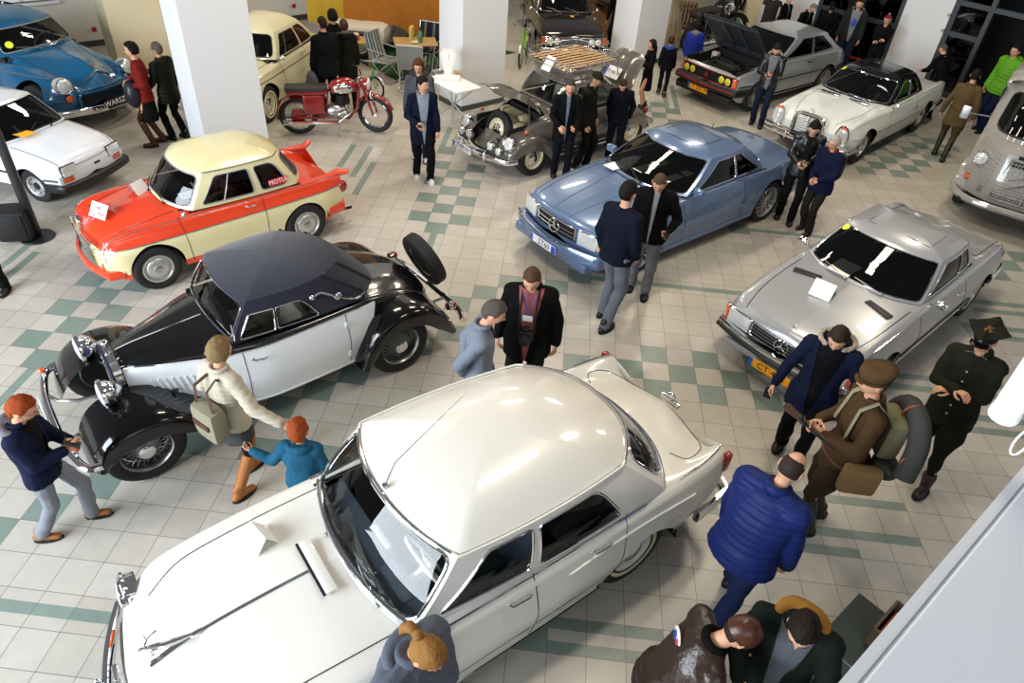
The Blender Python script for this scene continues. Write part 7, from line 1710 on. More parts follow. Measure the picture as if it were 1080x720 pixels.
    g = MB(); g.ellipsoid(P['pel']+P['up']*.36-P['fwd']*.118+Vector((0,.07,0)), (.012,.075,.075), 18, 8); g.build('back_patch', mat('patch_white','#d8d4ce',.6), P['root']); g = MB(); g.ellipsoid(P['pel']+P['up']*.36-P['fwd']*.128+Vector((0,.085,0)), (.008,.035,.045), 12, 6); g.build('patch_print', mat('patch_blue','#2b3f86',.6), P['root']); g = MB(); g.ellipsoid(P['pel']+P['up']*.36-P['fwd']*.128+Vector((0,.035,0)), (.008,.022,.04), 12, 6); g.build('patch_print', mat('patch_red','#c0342c',.6), P['root'])
    p(14, None, (850,664), H=1.76, face=(-8,24), label='dark-haired man in dark green jacket with mustard hood lining', top='#18221b', bottom='#1c1d22', hair=('short','#1c130e'), hood='#b07814', shirt=('#666c76',.10), neckp=34, lean=6, fat=1.08, armL=(.25,.0,-.35), armR=(.25,.0,-.35), puff=.012)
    p(15, None, (462,686), H=1.74, face=(20,16), label='woman with blonde ponytail and glasses in slate-grey hooded jacket', top='#6c7484', bottom='#23252c', hair=('pony','#8a6232'), hood='#6c7484', glasses=True, neckp=36, lean=0, fat=1.28, puff=.03)
    P = p(16, (826,232), (858,120), face=(-8,28), label='man in black leather jacket looking down beside the blue coupe tail', top='#060607', leather=True, shirt=('#1a1d1b',.05), bottom='#12141a', hair=('short','#120f0d'), neckp=36, armL=(.27,-.10,-.30), armR=(.27,-.10,-.30))
    phone(P, 'mobile phone in the hands of the man in the black leather jacket', d=(.012,.07,.12))
    P = p(17, (848,244), (884,141), face=(-25,10), label='grey-haired man in navy jacket with red collar wearing a grey backpack', top='#10193e', bottom='#2e2b23', hair=('short','#a09c96'), lapel='#8e1a1a', neckp=12, glasses=True, armL=(.24,-.10,-.36), armR=(.24,-.10,-.36), shoes='#441a12', puff=.012, hem=.78)
    r = empty('backpack', P['world'](P['chest']+Vector((-.22,0,-.10))), P['yaw'], P['sc']); tag(r, 'grey backpack on the back of the grey-haired man', 'backpack'); g = MB(); g.box((0,0,0),(.18,.30,.42),bev=.07); g.build('bag_body', cloth('#4c4f4c'), r); g = MB(); g.box((-.09,0,-.08),(.05,.24,.20),bev=.02); g.build('front_pocket', cloth('#3d403d'), r)
    P = p(18, (797,132), (822,42), face=(-14,26), label='bearded man in black jacket and jeans typing on a phone', top='#070708', leather=True, shirt=('#85888e',.10), hood='#9a9ca0', bottom='#18253f', hair=('short','#16110e'), beard='#14100d', neckp=34, **dict(PHONEARMS))
    phone(P, 'white mobile phone in the hands of the bearded man', d=(.012,.07,.14))
    p(19, None, (819,-12), H=1.60, face=(2,-22), label='person in white shirt and dark waistcoat seen from behind beyond the silver hatchback', top='#d2d2d4', vest='#38302e', style='shirt', bare=True, bottom='#111', hair=('short','#2a1f18'))
    p(20, None, (834,-6), H=1.50, face=(16,6), label='man in black suit at the back, beside the waistcoated person', top='#08080a', bottom='#08080a', shirt=('#c8c8ca',.02), hair=('crop','#4a4038'))
    p(21, None, (861,5), H=1.54, face=(20,8), label='grey-haired man in dark suit bowing his head at the back', top='#090a0d', bottom='#090a0d', shirt=('#c8c8ca',.02), hair=('crop','#6d6a66'), lean=20, neckp=26)
    p(22, None, (879,3), H=1.58, face=(-5,24), label='man in black jacket wearing a black baseball cap with a red badge', top='#09090b', bottom='#0b0b0d', hat=('baseball','#0c0c0e','#8c1c1c'), hair=('crop','#2a1f18'), neckp=26, armL=(.2,-.06,-.40), armR=(.2,-.06,-.40), fat=1.12)
    p(23, None, (909,-2), H=1.76, face=(-12,24), label='tall young man in grey jacket over white hooded top with blue print', top='#2b2e32', shirt=('#92949a',.11), hood='#8d9096', bottom='#1a2c48', hair=('short','#231a14'), neckp=16, fat=1.08)
    g = MB(); P = PEOPLE[23]; g.ellipsoid(P['chest']+P['fwd']*.128+Vector((0,0,-.06)), (.008,.06,.09), 10, 6); g.build('chest_print', mat('print_blue','#1d3fa8',.6), P['root'])
    p(24, None, (938,16), H=1.54, face=(-14,20), label='person in red and white bobble hat with arms crossed by the glass wall', top='#0c0d13', bottom='#0e0f14', hat=('beanie','#a81c1c','#cfcac4'), glasses=True, hair=('short','#2a1f18'), armL=(.19,-.20,-.26), armR=(.23,-.18,-.20), hood='#1a1a1c')
    p(25, None, (995,46), H=1.52, face=(-22,-12), label='man in black jacket stooping in front of the dark doorway', top='#08090c', bottom='#08090c', hair=('crop','#4a443e'), lean=24, neckp=20, armL=(.30,.0,-.36), armR=(.30,.0,-.36))
    p(26, (1032,138), (1066,44), face=(-26,2), label='man in lime-green puffer jacket and jeans in front of the doorway', top='#6fc010', quilt=.065, bottom='#122246', hair=('short','#15110e'), glasses=True, neckp=8, hem=.80, puff=.016, hood='#6fc010', shoes='#141420', fat=1.08)
    P = p(27, (989,166), (1031,72), face=(16,-24), label='man in khaki tunic, breeches and dark boots seen from behind', top='#6b552f', bottom='#5c4828', style='tunic', hair=('short','#100d0c'), trousers='breeches', boots=('',.12), shoes='#14160f', hem=.68, neckp=6, stride=.3, armL=(.02,.12,-.52), armR=(.02,.12,-.52))
    belt(P, .10, .135, .182, mat('brown_strap','#4a2716',.5))
    p(28, (590,187), (597,80), face=(4,26), label='man in long black coat over pale shirt in front of the grey round car', top='#0a0b0f', shirt=('#7d899c',.035), bottom='#0e121c', hair=('short','#3f3a36'), neckp=10, hem=.66, armL=(.22,-.04,-.38), armR=(.22,-.04,-.38), lean=6)
    p(29, (613,176), (618,73), face=(24,6), label='man in olive flat cap, glasses and dark jacket between two others', top='#1d1d15', bottom='#101010', hat=('cap','#272e1e'), hair=('crop','#5a544c'), glasses=True, neckp=18, hem=.72)
    P = p(30, (645,170), (653,77), face=(-10,26), label='balding man in navy quilted jacket looking down beside the grey round car', top='#0c0f18', bottom='#0b101e', hair=('crop','#33241a'), neckp=42, hem=.80, armL=(-.1,.03,-.5), armR=(-.1,.03,-.5), shirt=('#181c26',.012))
    g = MB(); g.box(P['arms'][-1][2]+Vector((-.02,-.03,-.12)), (.26,.03,.22), bev=.01); prop(P, 'folder', 'slate-blue folder held by the balding man in the navy jacket', 'folder', g, mat('folder_blue','#3c4f78',.5))
    p(31, (677,114), (688,41), face=(-24,0), label='woman with long dark hair in short black dress at the raised engine lid', top='#0d0c0e', bottom='skin', skirt=('#0d0c0e',.50), hair=('long','#1d120d'), armL=(.30,.04,-.20), armR=(.26,.04,-.22), fat=.9, hem=.84)
    p(32, (697,100), (711,39), hs=1.12, face=(10,-22), label='boy in navy jacket with bright blue hood seen from behind', top='#0c101c', bottom='#191c24', hood='#1c5acc', hair=('kid','#3a281b'), shoes='#7d5f2a', stride=.24)
    p(33, None, (737,22), hs=1.2, H=1.34, face=(6,-22), label='child in bright blue hooded sweatshirt seen from behind', top='#1230ac', bottom='#2b2d33', hood='#85878d', hair=('bob','#120e0c'), shoes='#b5b5b8', puff=.012)
    P = p(34, (447,189), (451,78), face=(8,26), label='man in open navy parka with pale shirt looking aside, phone in hand', top='#0c1632', shirt=('#9aa6b3',.10), bottom='#0b0c11', hair=('short','#15110e'), necky=45, neckp=10, hem=.66, armR=(.22,-.04,-.34), stride=.22, shoes='#e9e9ee', lapel='#85878d')
    g = MB(); g.box(P['arms'][-1][2]+Vector((.08,.03,.0)), (.12,.07,.012), bev=.006); prop(P, 'mobile_phone', 'mobile phone held by the man in the open navy parka', 'phone', g, BLACK)
    p(35, None, (441,63), H=1.68, face=(-8,24), label='woman with glasses and auburn hair in grey hooded coat behind the navy parka man', top='#555a66', bottom='#1a2438', hair=('bob','#4d2d1a'), glasses=True, neckp=14, hood=('#555a66','#2a2a30'), shirt=('#2c5a68',.04), shoes='#c8ccd8')
    g = MB(); P = PEOPLE[35]
    P = p(36, None, (339,17), H=1.76, face=(-18,-12), label='broad man in dark jacket seen from behind beside the red motorcycle', top='#101219', bottom='#0b0c10', hair=('crop','#261c16'), fat=1.18, hem=.76)
    g.ellipsoid(P['arms'][1][2]+Vector((.0,.02,-.20)), (.16,.09,.19), 16, 12); prop(P, 'carrier_bag', 'grey cloth bag hanging from the hand of the broad man by the motorcycle', 'bag', g, cloth('#6a6e76'))
    p(37, None, (350,10), H=1.70, face=(-14,-14), label='tall person with dark hair beyond the broad man in dark jacket', top='#100e0c', bottom='#0b0b0d', hair=('curly','#120e0c'))
    p(38, None, (362,20), H=1.62, face=(-12,-20), label='woman with brown hair in a bun and dark olive coat seen from behind', top='#1a1912', bottom='#121210', hair=('bun','#4a3220'), hood=('#1a1912','#4a4438'), hem=.66)
    P = p(39, (166,152), (149,43), face=(-26,2), label='woman in red sweater, dark skirt and brown boots with a jacket over her arm', top='#8e150e', style='sweater', bare=True, skirt=('#14110d',.46), bottom='#3a2016', hair=('curly','#0f0c0b'), glasses=True, boots=('',.15), shoes='#44200f', armL=(.16,-.06,-.32), armR=(.2,.0,-.3))
    g = MB(); g.ellipsoid(P['pel']+Vector((.16,.10,.02)), (.13,.16,.24), 16, 12); prop(P, 'folded_jacket', 'dark navy quilted jacket draped over the arm of the woman in red', 'jacket', g, mat('navy_quilt','#10131f',.4,bump=.6,bscale=18))
    P = p(40, (189,146), (164,44), face=(-24,-6), label='grey-haired man in dark green quilted jacket and scarf holding papers', top='#1b1f17', quilt=.07, bottom='#090a0e', hair=('short','#5a5048'), hood='#25221e', glasses=True, hem=.72, armL=(.20,.05,-.42), armR=(.05,.06,-.5), fat=1.08)
    g = MB(); g.box(P['arms'][1][2]+Vector((.08,.02,-.06)), (.22,.004,.30), bev=0, rot=Matrix.Rotation(.5,3,'Y')); prop(P, 'brochure', 'printed brochure held by the man in the dark green jacket', 'brochure', g, PAPER)
def ray_plane(px, py, n, d):
    r = _fw+(px-540)/CF*_r2-(py-360)/CF*_u2; n = np.array(n); k = (d-CAMP@n)/(r@n); return Vector(CAMP+r*k)
def bbox45(mb, a0, a1, b0, b1, z0, z1, mi=0, bev=0.):
    c = bp((a0+a1)/2, (b0+b1)/2, (z0+z1)/2); mb.box(c, (a1-a0, b1-b0, z1-z0), rot=R45, mi=mi, bev=bev)
def make_room():
    wh = mat('white_wall', '#d5d6d8', .8, bump=.05, bscale=30); be = mat('beige_wall', '#cbbf9f', .8, bump=.05, bscale=30); pale = mat('pale_wall', '#cfcbc0', .8, bump=.05, bscale=30)
    gt = mat('grey_green_granite', '#39413d', .35, noise_col=.15, bscale=40); fr = mat('dark_window_frame', '#3b4147', .4, .3)
    # pillars: white shaft over a granite skirting
    n = 0
    for a, b, w1, w2, m in ((3.62, 6.25, 1.0, .75, wh), (8.52, 6.22, 1.05, .74, wh), (13.6, 6.40, 1.05, .75, wh), (18.6, 6.3, 1.05, .75, be), (3.75, 11.1, 1.0, .75, be), (12.6, 11.1, 1.05, .75, be), (8.6, 13.0, 1.0, .4, wh)):
        if (a, b) == (8.6, 13.0): continue
        n += 1; mb = MB(); bbox45(mb, a, a+w1, b, b+w2, 0, 6.2); o = struct(mb.build('wall_pillar_%d' % n, m, smooth=None))
        mb = MB(); bbox45(mb, a-.012, a+w1+.012, b-.012, b+w2+.012, 0, .10); struct(mb.build('baseboard_pillar_%d' % n, gt, smooth=None))
    # back-left wall with windows and a skirting
    wins = ((-1.2, 1.9, .92, 2.4), (2.2, 3.36, .98, 2.4), (5.0, 7.4, .84, 2.4)); mb = MB(); B = 13.4
    xs = [-8]+[v for w in wins for v in w[:2]]+[11.2]
    for i in range(0, len(xs), 2): bbox45(mb, xs[i], xs[i+1], B, B+.35, 0, 6.2)
    for a0, a1, z0, z1 in wins: bbox45(mb, a0, a1, B, B+.35, 0, z0); bbox45(mb, a0, a1, B, B+.35, z1, 6.2)
    struct(mb.build('wall_back_left', pale, smooth=None)); mb = MB(); bbox45(mb, -8, 11.2, B-.02, B, 0, .12); struct(mb.build('baseboard_back_left', gt, smooth=None))
    for k, (a0, a1, z0, z1) in enumerate(wins):
        w = MB(); t = .07
        for q in ((a0, a1, z0, z0+t), (a0, a1, z1-t, z1)): bbox45(w, q[0], q[1], B+.12, B+.20, q[2], q[3])
        for x in (a0, (a0+a1)/2-t/2, a1-t): bbox45(w, x, x+t, B+.12, B+.20, z0, z1)
        o = struct(w.build('window_%d' % (k+1), wh, smooth=None)); w = MB(); bbox45(w, a0-.05, a1+.06, B-.10, B+.12, z0-.04, z0); w.build('window_sill', mat('sill_white', '#dddde0', .5), o, smooth=None)
        w = MB(); bbox45(w, a0, a1, B+.155, B+.16, z0, z1); w.build('pane', glass('night_glass', (.06, .07, .09)), o, smooth=None)
    for a, nm in ((3.93, 'red wall socket beside the beige pillar'), (8.57, 'red wall socket left of the yellow tent')):
        r = empty('wall_socket', bp(a, B-.012, .34)); tag(r, nm, 'socket'); mb = MB(); mb.box((0, 0, 0), (.09, .02, .09), rot=R45, bev=.006); mb.build('red_plate', mat('socket_red', '#a3151c', .5), r)
        mb = MB(); p = E1*-.12; mb.box(p, (.08, .02, .08), rot=R45, bev=.006); mb.build('cream_plate', mat('socket_cream', '#cfc9b4', .5), r)
    # far wall behind the dark saloon
    mb = MB(); bbox45(mb, 24.5, 24.8, 3, 22, 0, 6.2); struct(mb.build('wall_far', be, smooth=None)); mb = MB(); bbox45(mb, 11.2, 24.5, 17.6, 17.9, 0, 6.2); struct(mb.build('wall_back', pale, smooth=None)); mb = MB(); bbox45(mb, 11.2, 11.5, 13.4, 17.6, 0, 6.2); struct(mb.build('wall_recess', pale, smooth=None))
    # glazed front: frame members in the plane e1 = 18.7
    A = 18.7; mb = MB(); bbox45(mb, A, A+.4, 1.87, 2.90, 0, 6.2); bbox45(mb, A, A+.4, 5.0, 6.3, 0, 6.2); struct(mb.build('wall_right', wh, smooth=None))
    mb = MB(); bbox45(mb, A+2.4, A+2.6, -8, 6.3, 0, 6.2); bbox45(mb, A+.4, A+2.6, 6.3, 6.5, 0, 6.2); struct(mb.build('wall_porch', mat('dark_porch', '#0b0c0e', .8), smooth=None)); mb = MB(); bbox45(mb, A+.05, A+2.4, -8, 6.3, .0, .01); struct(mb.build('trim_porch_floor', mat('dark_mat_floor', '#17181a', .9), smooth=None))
    def glazed(nm, b0, b1, posts, rails, top=4.6, panes=True, z0=0.):
        g = MB(); t = .10
        for b in posts: bbox45(g, A, A+.12, b-t/2, b+t/2, z0, top)
        for z, c0, c1 in rails: bbox45(g, A+.01, A+.11, c0, c1, z-.05, z+.05)
        o = struct(g.build(nm, fr, smooth=None))
        if panes:
            g = MB(); bbox45(g, A+.055, A+.06, b0, b1, .05, top); g.build('pane', glass('dark_pane', (.22, .24, .26)), o, smooth=None)
        return o
    glazed('window_4', 2.9, 5.0, (2.95, 3.9, 4.95), ((1.15, 2.9, 5.0), (2.15, 2.9, 5.0), (.08, 2.9, 5.0)))
    o = glazed('door_1', 1.08, 1.87, (1.80, 1.10), ((.08, 1.1, 1.8), (1.30, 1.1, 1.8), (1.93, -3.0, 1.8)), 4.6)
    g = MB(); bbox45(g, A-.03, A, 1.86, 1.92, 1.30, 1.36); bbox45(g, A-.03, A, 1.86, 1.92, 1.62, 1.68); g.build('door_hinge', STEEL, o)
    glazed('door_2', -3.0, -1.0, (-1.0, -2.0, -3.0), ((2.0, -3.0, -1.0), (.08, -3, -1)), 4.6); mb = MB(); bbox45(mb, A, A+.4, -14, -3.0, 0, 6.2); struct(mb.build('wall_right_end', wh, smooth=None))
    for k, (b, z) in enumerate(((4.4, .42), (3.6, .40), (1.5, .35))):
        g = MB(); p = bp(A-.55, b, z); g.box(p, (.05, .75 if k < 2 else .3, .05), rot=R45, bev=.01)
        for s in (-1, 1): g.box(p+E2*(s*(.33 if k < 2 else .12))-Vector((0, 0, z/2)), (.04, .04, z), rot=R45)
        tag(g.build('barrier_rail', mat('signal_red', '#b3211a', .5)), ['red low barrier rail behind the silver hatchback', 'red low barrier rail behind the tall young man', 'red low barrier rail at the doorway'][k], 'barrier')
    # gallery parapet in the lower right corner, right below the viewpoint
    wp = mat('white_gallery_paint', '#f2f4f8', .5)
    mb = MB(); bbox45(mb, -4, 9, -6.6, -4.64, 3.40, 3.80); struct(mb.build('trim_gallery_edge', wp, smooth=None))
    mb = MB(); bbox45(mb, -4, 9, -6.6, -4.672, 3.801, 3.816, bev=.004); struct(mb.build('trim_gallery_ledge', mat('gallery_ledge', '#eff4fb', .5), smooth=None))
    mb = MB(); bbox45(mb, -4, 9, -4.668, -4.664, 3.801, 3.803); struct(mb.build('trim_gallery_seam', mat('seam_grey', '#8e8f90', .8), smooth=None))
    # hanging white tube
    p = Vector(at(1057, 440, 3.9)); d = (np.array(p)-CAMP)@_fw; r = 14/CF*d; t = empty('hanging_tube', (p.x, p.y, 3.9)); tag(t, 'white round tube hanging down at the right edge of the photo', 'tube')
    mb = MB(); mb.lathe([(.001, 0), (r*.98, 0), (r*1.06, .006), (r*1.06, .022), (r, .026), (r, 2.3)], axis='Z', n=32); mb.build('tube', wp, t, smooth=40); mb = MB(); q = [(r*.9+.02*math.sin(a)+.03, .0, -.02+.05*math.cos(a)) for a in np.linspace(0, 2*PI, 15)]; mb.tube([(x+.03, y, z-.06) for x, y, z in q], .003, 5); mb.build('cord_loop', wp, t)
    # granite platform under the gallery
    mb = MB(); bbox45(mb, 2.2, 4.84, -7.5, -4.21, 0, .15, bev=.004); struct(mb.build('trim_granite_platform', gt, smooth=None)); mb = MB()
    for a in (4.2, 3.4): bbox45(mb, a, a+.008, -7.5, -4.205, .15, .1515)
    bbox45(mb, 2.2, 4.84, -4.92, -4.912, .15, .1515); struct(mb.build('trim_platform_joint', mat('seam_grey', '#8e8f90', .8), smooth=None))
    q = Vector(at(932, 655, .30)); t = empty('wooden_crate', (q.x+.10, q.y-.08, .15), R45); tag(t, 'small open wooden box on the dark granite platform', 'box'); mb = MB()
    for s in (-1, 1): mb.box((0, s*.14, .12), (.36, .02, .2)); mb.box((s*.18, 0, .12), (.02, .28, .2))
    mb.box((0, 0, .02), (.36, .28, .02)); mb.build('crate_boards', mat('weathered_wood', '#5c4a3a', .7, bump=.3), t, smooth=None); mb = MB(); mb.box((0, 0, .10), (.30, .22, .12), bev=.02); mb.build('crate_filling', mat('rust_cloth', '#a5501e', .8), t)
    # carpets
    mb = MB(); P = [Vector(at(x, y)) for x, y in ((372, 62), (420, 86), (500, 66), (544, 55.5), (440, 33))]; mb.add([(p.x, p.y, .004) for p in P], [(0, 1, 2, 3, 4)]); tag(mb.build('green_carpet', mat('green_carpet', '#143f22', .95, bump=.4), smooth=None), 'dark green carpet under the camping furniture', 'carpet')
    mb = MB(); P = [Vector(at(x, y)) for x, y in ((600, 32), (655, 46), (700, 20), (650, -6), (600, 5))]; mb.add([(p.x, p.y, .03) for p in P]+[(p.x, p.y, 0) for p in P], [(0, 1, 2, 3, 4)]+[(i, (i+1) % 5, (i+1) % 5+5, i+5) for i in range(5)]); tag(mb.build('brown_mat', mat('brown_mat', '#6b4a28', .9, noise_col=.3, bscale=6), smooth=None), 'brown mat spread beside the dark brown saloon', 'mat')
def wheel_simple(mb, c, R, r, n=36, spokes=20, mi=(0, 1), rim=.02, tr=Matrix()):
    st = len(mb.v)
    mb.tube([(R*math.cos(a), 0, R*math.sin(a)) for a in np.linspace(0, 2*PI, n+1)[:-1]], r, 8, closed=True, mi=mi[0])
    mb.tube([((R-r*1.1)*math.cos(a), 0, (R-r*1.1)*math.sin(a)) for a in np.linspace(0, 2*PI, n+1)[:-1]], rim, 6, closed=True, mi=mi[1])
    for k in range(spokes):
        a = 2*PI*k/spokes; mb.tube([(.03*math.cos(a+.5), (.02 if k % 2 else -.02), .03*math.sin(a+.5)), ((R-r)*math.cos(a), 0, (R-r)*math.sin(a))], .0018, 3, mi=mi[1], caps=False)
    mb.lathe([(.001, -.04), (.03, -.04), (.03, .04), (.001, .04)], n=12, mi=mi[1]); mb.xform(Matrix.Translation(c)@tr, st)
def make_motorcycle(name, label, p_rear, p_front, red, seat='#241f1c', steer=20, wb=1.30, accent=None):
    a, b = Vector(p_rear), Vector(p_front); d = b-a; yaw = math.atan2(d.y, d.x); mid = (a+b)/2; sc = d.length/wb if d.length < 2 else 1.
    t = empty(name, (mid.x, mid.y, 0), yaw, sc); tag(t, label, 'motorcycle'); P = paint('motorcycle_paint_'+red.strip('#'), red, .25); x0, x1 = -wb/2, wb/2; R = .32
    st = Matrix.Rotation(math.radians(-steer), 4, 'Z')
    for nm, c, tr in (('rear_wheel', (x0, 0, R), Matrix()), ('front_wheel', (x1, 0, R), st)):
        g = MB(); wheel_simple(g, c, R-.04, .042, tr=tr, spokes=28, rim=.020); g.build(nm, [RUBBER, CHROME], t)
    g = MB(); g.lathe([(.001, -.05), (.12, -.05), (.12, .05), (.001, .05)], c=(x0, 0, R), n=24); g.build('rear_hub', P, t)
    def guard(cx, a0, a1, w, nm, tr=Matrix()):
        g = MB(); rows = []
        for q in np.linspace(math.radians(a0), math.radians(a1), 15):
            rows.append([Vector(((R+.04)*math.cos(q)*(1-abs(s)*.08), w*s, (R+.04)*math.sin(q)*(1-abs(s)*.08))) for s in (-1, -.9, -.5, 0, .5, .9, 1)])
        g.grid(rows); g.xform(Matrix.Translation((cx, 0, R))@tr); g.build(nm, P, t, smooth=70)
    guard(x0, 20, 195, .085, 'rear_mudguard'); guard(x1, 20, 185, .075, 'front_mudguard', st)
    # seat, side box, tank, headlamp shell, fork
    g = MB(); g.box((x0+.18, 0, .80), (.70, .26, .08), bev=.035); g.build('seat', mat('seat_vinyl', seat, .5), t); g = MB(); g.box((x0+.18, 0, .745), (.66, .24, .07), bev=.02); g.build('seat_base', P, t)
    g = MB(); g.box((x0+.28, 0, .54), (.36, .26, .34), bev=.06); g.build('side_panel', P, t)
    g = MB(); rows = []
    for x, w, h, z in ((-.10, .05, .05, .78), (-.05, .11, .10, .80), (.08, .14, .13, .82), (.24, .14, .13, .83), (.36, .08, .08, .82), (.40, .02, .02, .82)): rows.append([(x, w*math.cos(q), z+h*math.sin(q)) for q in np.linspace(0, 2*PI, 21)[:-1]])
    g.grid(rows, closed_v=True); g.build('fuel_tank', P, t, smooth=60)
    for s in (1, -1): g = MB(); g.ellipsoid((.13, s*.115, .81), (.17, .04, .085), 16, 10); g.build('tank_panel', CHROME, t)
    g = MB(); g.ellipsoid((0, 0, .40), (.21, .12, .13), 16, 10); g.ellipsoid((.08, 0, .36), (.14, .13, .09), 16, 10); g.build('engine_case', STEEL, t); g = MB()
    for k in range(6): g.lathe([(.001, k*.032), (.095, k*.032), (.095, k*.032+.014), (.001, k*.032+.014)], c=(.10, 0, .50), axis='Z', n=20)
    g.build('cylinder_fins', mat('dark_alloy', '#3c3c3e', .4, .7), t); g = MB(); g.tube([(.16, .07, .52), (.22, .12, .40), (.0, .14, .24), (x0-.25, .15, .26)], [.022, .024, .03, .045], 8); g.tube([(.16, -.07, .52), (.22, -.12, .40), (.0, -.14, .24), (x0-.25, -.15, .26)], [.022, .024, .03, .045], 8); g.build('exhaust', CHROME, t)
    g = MB(); g.tube([(-.2, 0, .30), (.2, 0, .26), (.36, 0, .45), (.40, 0, .80)], .026, 8); g.tube([(-.2, 0, .3), (-.12, 0, .75), (.38, 0, .78)], .024, 8); [g.tube([(x0, s*.10, R), (-.2, s*.08, .30)], .02, 6) for s in (1, -1)]; g.build('frame', P, t)
    fk = Vector((.44, 0, .92)); g = MB(); [g.tube([Matrix.Translation((x1, 0, R))@st@Vector((0, s*.09, 0)), Matrix.Translation((x1, 0, R))@st@Vector((-.10, s*.09, .30)), fk+Vector((0, s*.09, 0))], [.02, .028, .03], 8) for s in (1, -1)]; g.build('fork', P, t)
    g = MB(); g.tube([fk+Vector((-.08, .36, .12)), fk+Vector((-.02, .22, .14)), fk+Vector((.02, 0, .08)), fk+Vector((-.02, -.22, .14)), fk+Vector((-.08, -.36, .12))], .013, 8); g.build('handlebar', CHROME, t)
    for s in (1, -1): g = MB(); g.tube([fk+Vector((-.07, s*.34, .12)), fk+Vector((-.13, s*.44, .11))], .018, 8); g.build('grip', BLACK, t)
    q = Vector((.54, -.03, .86)); g = MB(); g.lathe([(.02, -.14), (.08, -.10), (.095, -.02), (.098, .02)], axis='Z', n=20); g.xform(Matrix.Translation(q)@rot_to((1, -.3, -.05)).to_4x4()); g.build('headlamp_shell', P, t)
    g = MB(); g.lathe([(.098, .02), (.09, .035), (.05, .05), (.001, .055)], axis='Z', n=20); g.xform(Matrix.Translation(q)@rot_to((1, -.3, -.05)).to_4x4()); g.build('headlamp', LENS, t)
    if accent: g = MB(); g.lathe([(.001, .0), (.07, 0), (.07, .012), (.001, .012)], axis='Z', n=20); g.xform(Matrix.Translation(Vector((.60, -.05, .68)))@rot_to((1, -.5, .1)).to_4x4()); g.build('number_disc', PAPER, t); g = MB(); g.lathe([(.025, .013), (.055, .013)], axis='Z', n=20); g.xform(Matrix.Translation(Vector((.60, -.05, .68)))@rot_to((1, -.5, .1)).to_4x4()); g.build('disc_print', BLACKP, t)
    g = MB(); g.tube([(.0, .05, .26), (.03, -.16, .0)], .014, 6); g.tube([(.0, -.05, .26), (.03, -.22, .012), (.08, -.22, .012)], .012, 6); g.build('stand', STEEL, t)
    return t
def make_bicycle(label, p_rear, p_front, col, R=.25, lean=0):
    a, b = Vector(p_rear), Vector(p_front); d = b-a; wb = 1.0; t = empty('bicycle', ((a+b)/2)[:], math.atan2(d.y, d.x), d.length/wb if d.length < 1.3 else 1.); t.location.z = 0; tag(t, label, 'bicycle'); P = paint('bike_paint_'+col.strip('#'), col, .3)
    for nm, x in (('rear_wheel', -.5), ('front_wheel', .5)): g = MB(); wheel_simple(g, (x, 0, R), R-.02, .022, tr=Matrix(), spokes=20, rim=.010); g.build(nm, [RUBBER, ALU], t)
    g = MB(); g.tube([(.42, 0, .62), (.36, 0, .46), (.0, 0, .28), (-.18, 0, .27)], .022, 8); g.tube([(-.18, 0, .27), (-.22, 0, .62)], .017, 8); g.tube([(-.22, 0, .50), (-.5, 0, R)], .010, 6); g.tube([(-.18, 0, .27), (-.5, 0, R)], .012, 6); g.build('frame', P, t)
    g = MB(); [g.tube([(.40, s*.04, .56), (.5, s*.04, R)], .010, 6) for s in (1, -1)]; g.tube([(.42, 0, .58), (.38, 0, .82)], .014, 8); g.build('fork', P, t); g = MB(); g.tube([(.28, .26, .88), (.37, .18, .86), (.38, 0, .82), (.37, -.18, .86), (.28, -.26, .88)], .011, 6); g.build('handlebar', CHROME, t)
    g = MB(); g.tube([(-.22, 0, .60), (-.25, 0, .80)], .012, 6); g.build('seat_post', CHROME, t); g = MB(); g.ellipsoid((-.26, 0, .83), (.14, .08, .035), 14, 8); g.build('saddle', BLACK, t)
    for nm, x in (('rear_mudguard', -.5), ('front_mudguard', .5)):
        g = MB(); g.grid([[(x+(R+.03)*math.cos(q), .025*s, R+(R+.03)*math.sin(q)) for s in (-1, 0, 1)] for q in np.linspace(.5, 2.9, 11)]); g.build(nm, ALU, t)
    g = MB(); g.box((-.48, 0, .58), (.34, .12, .012)); g.tube([(-.6, .05, .58), (-.5, .03, R)], .005, 4); g.tube([(-.6, -.05, .58), (-.5, -.03, R)], .005, 4); g.build('luggage_rack', ALU, t); g = MB(); g.ellipsoid((.50, .03, R+.06), (.03, .012, .03), 10, 6); g.build('reflector', ORANGE, t)
    g = MB(); g.tube([(-.18+.09*math.cos(q), .03, .27+.09*math.sin(q)) for q in np.linspace(0, 2*PI, 17)[:-1]], .006, 5, closed=True); g.tube([(-.18, .03, .27), (-.10, .08, .12)], .009, 5); g.tube([(-.18, -.03, .27), (-.26, -.08, .42)], .009, 5); g.build('crank', CHROME, t)
    return t
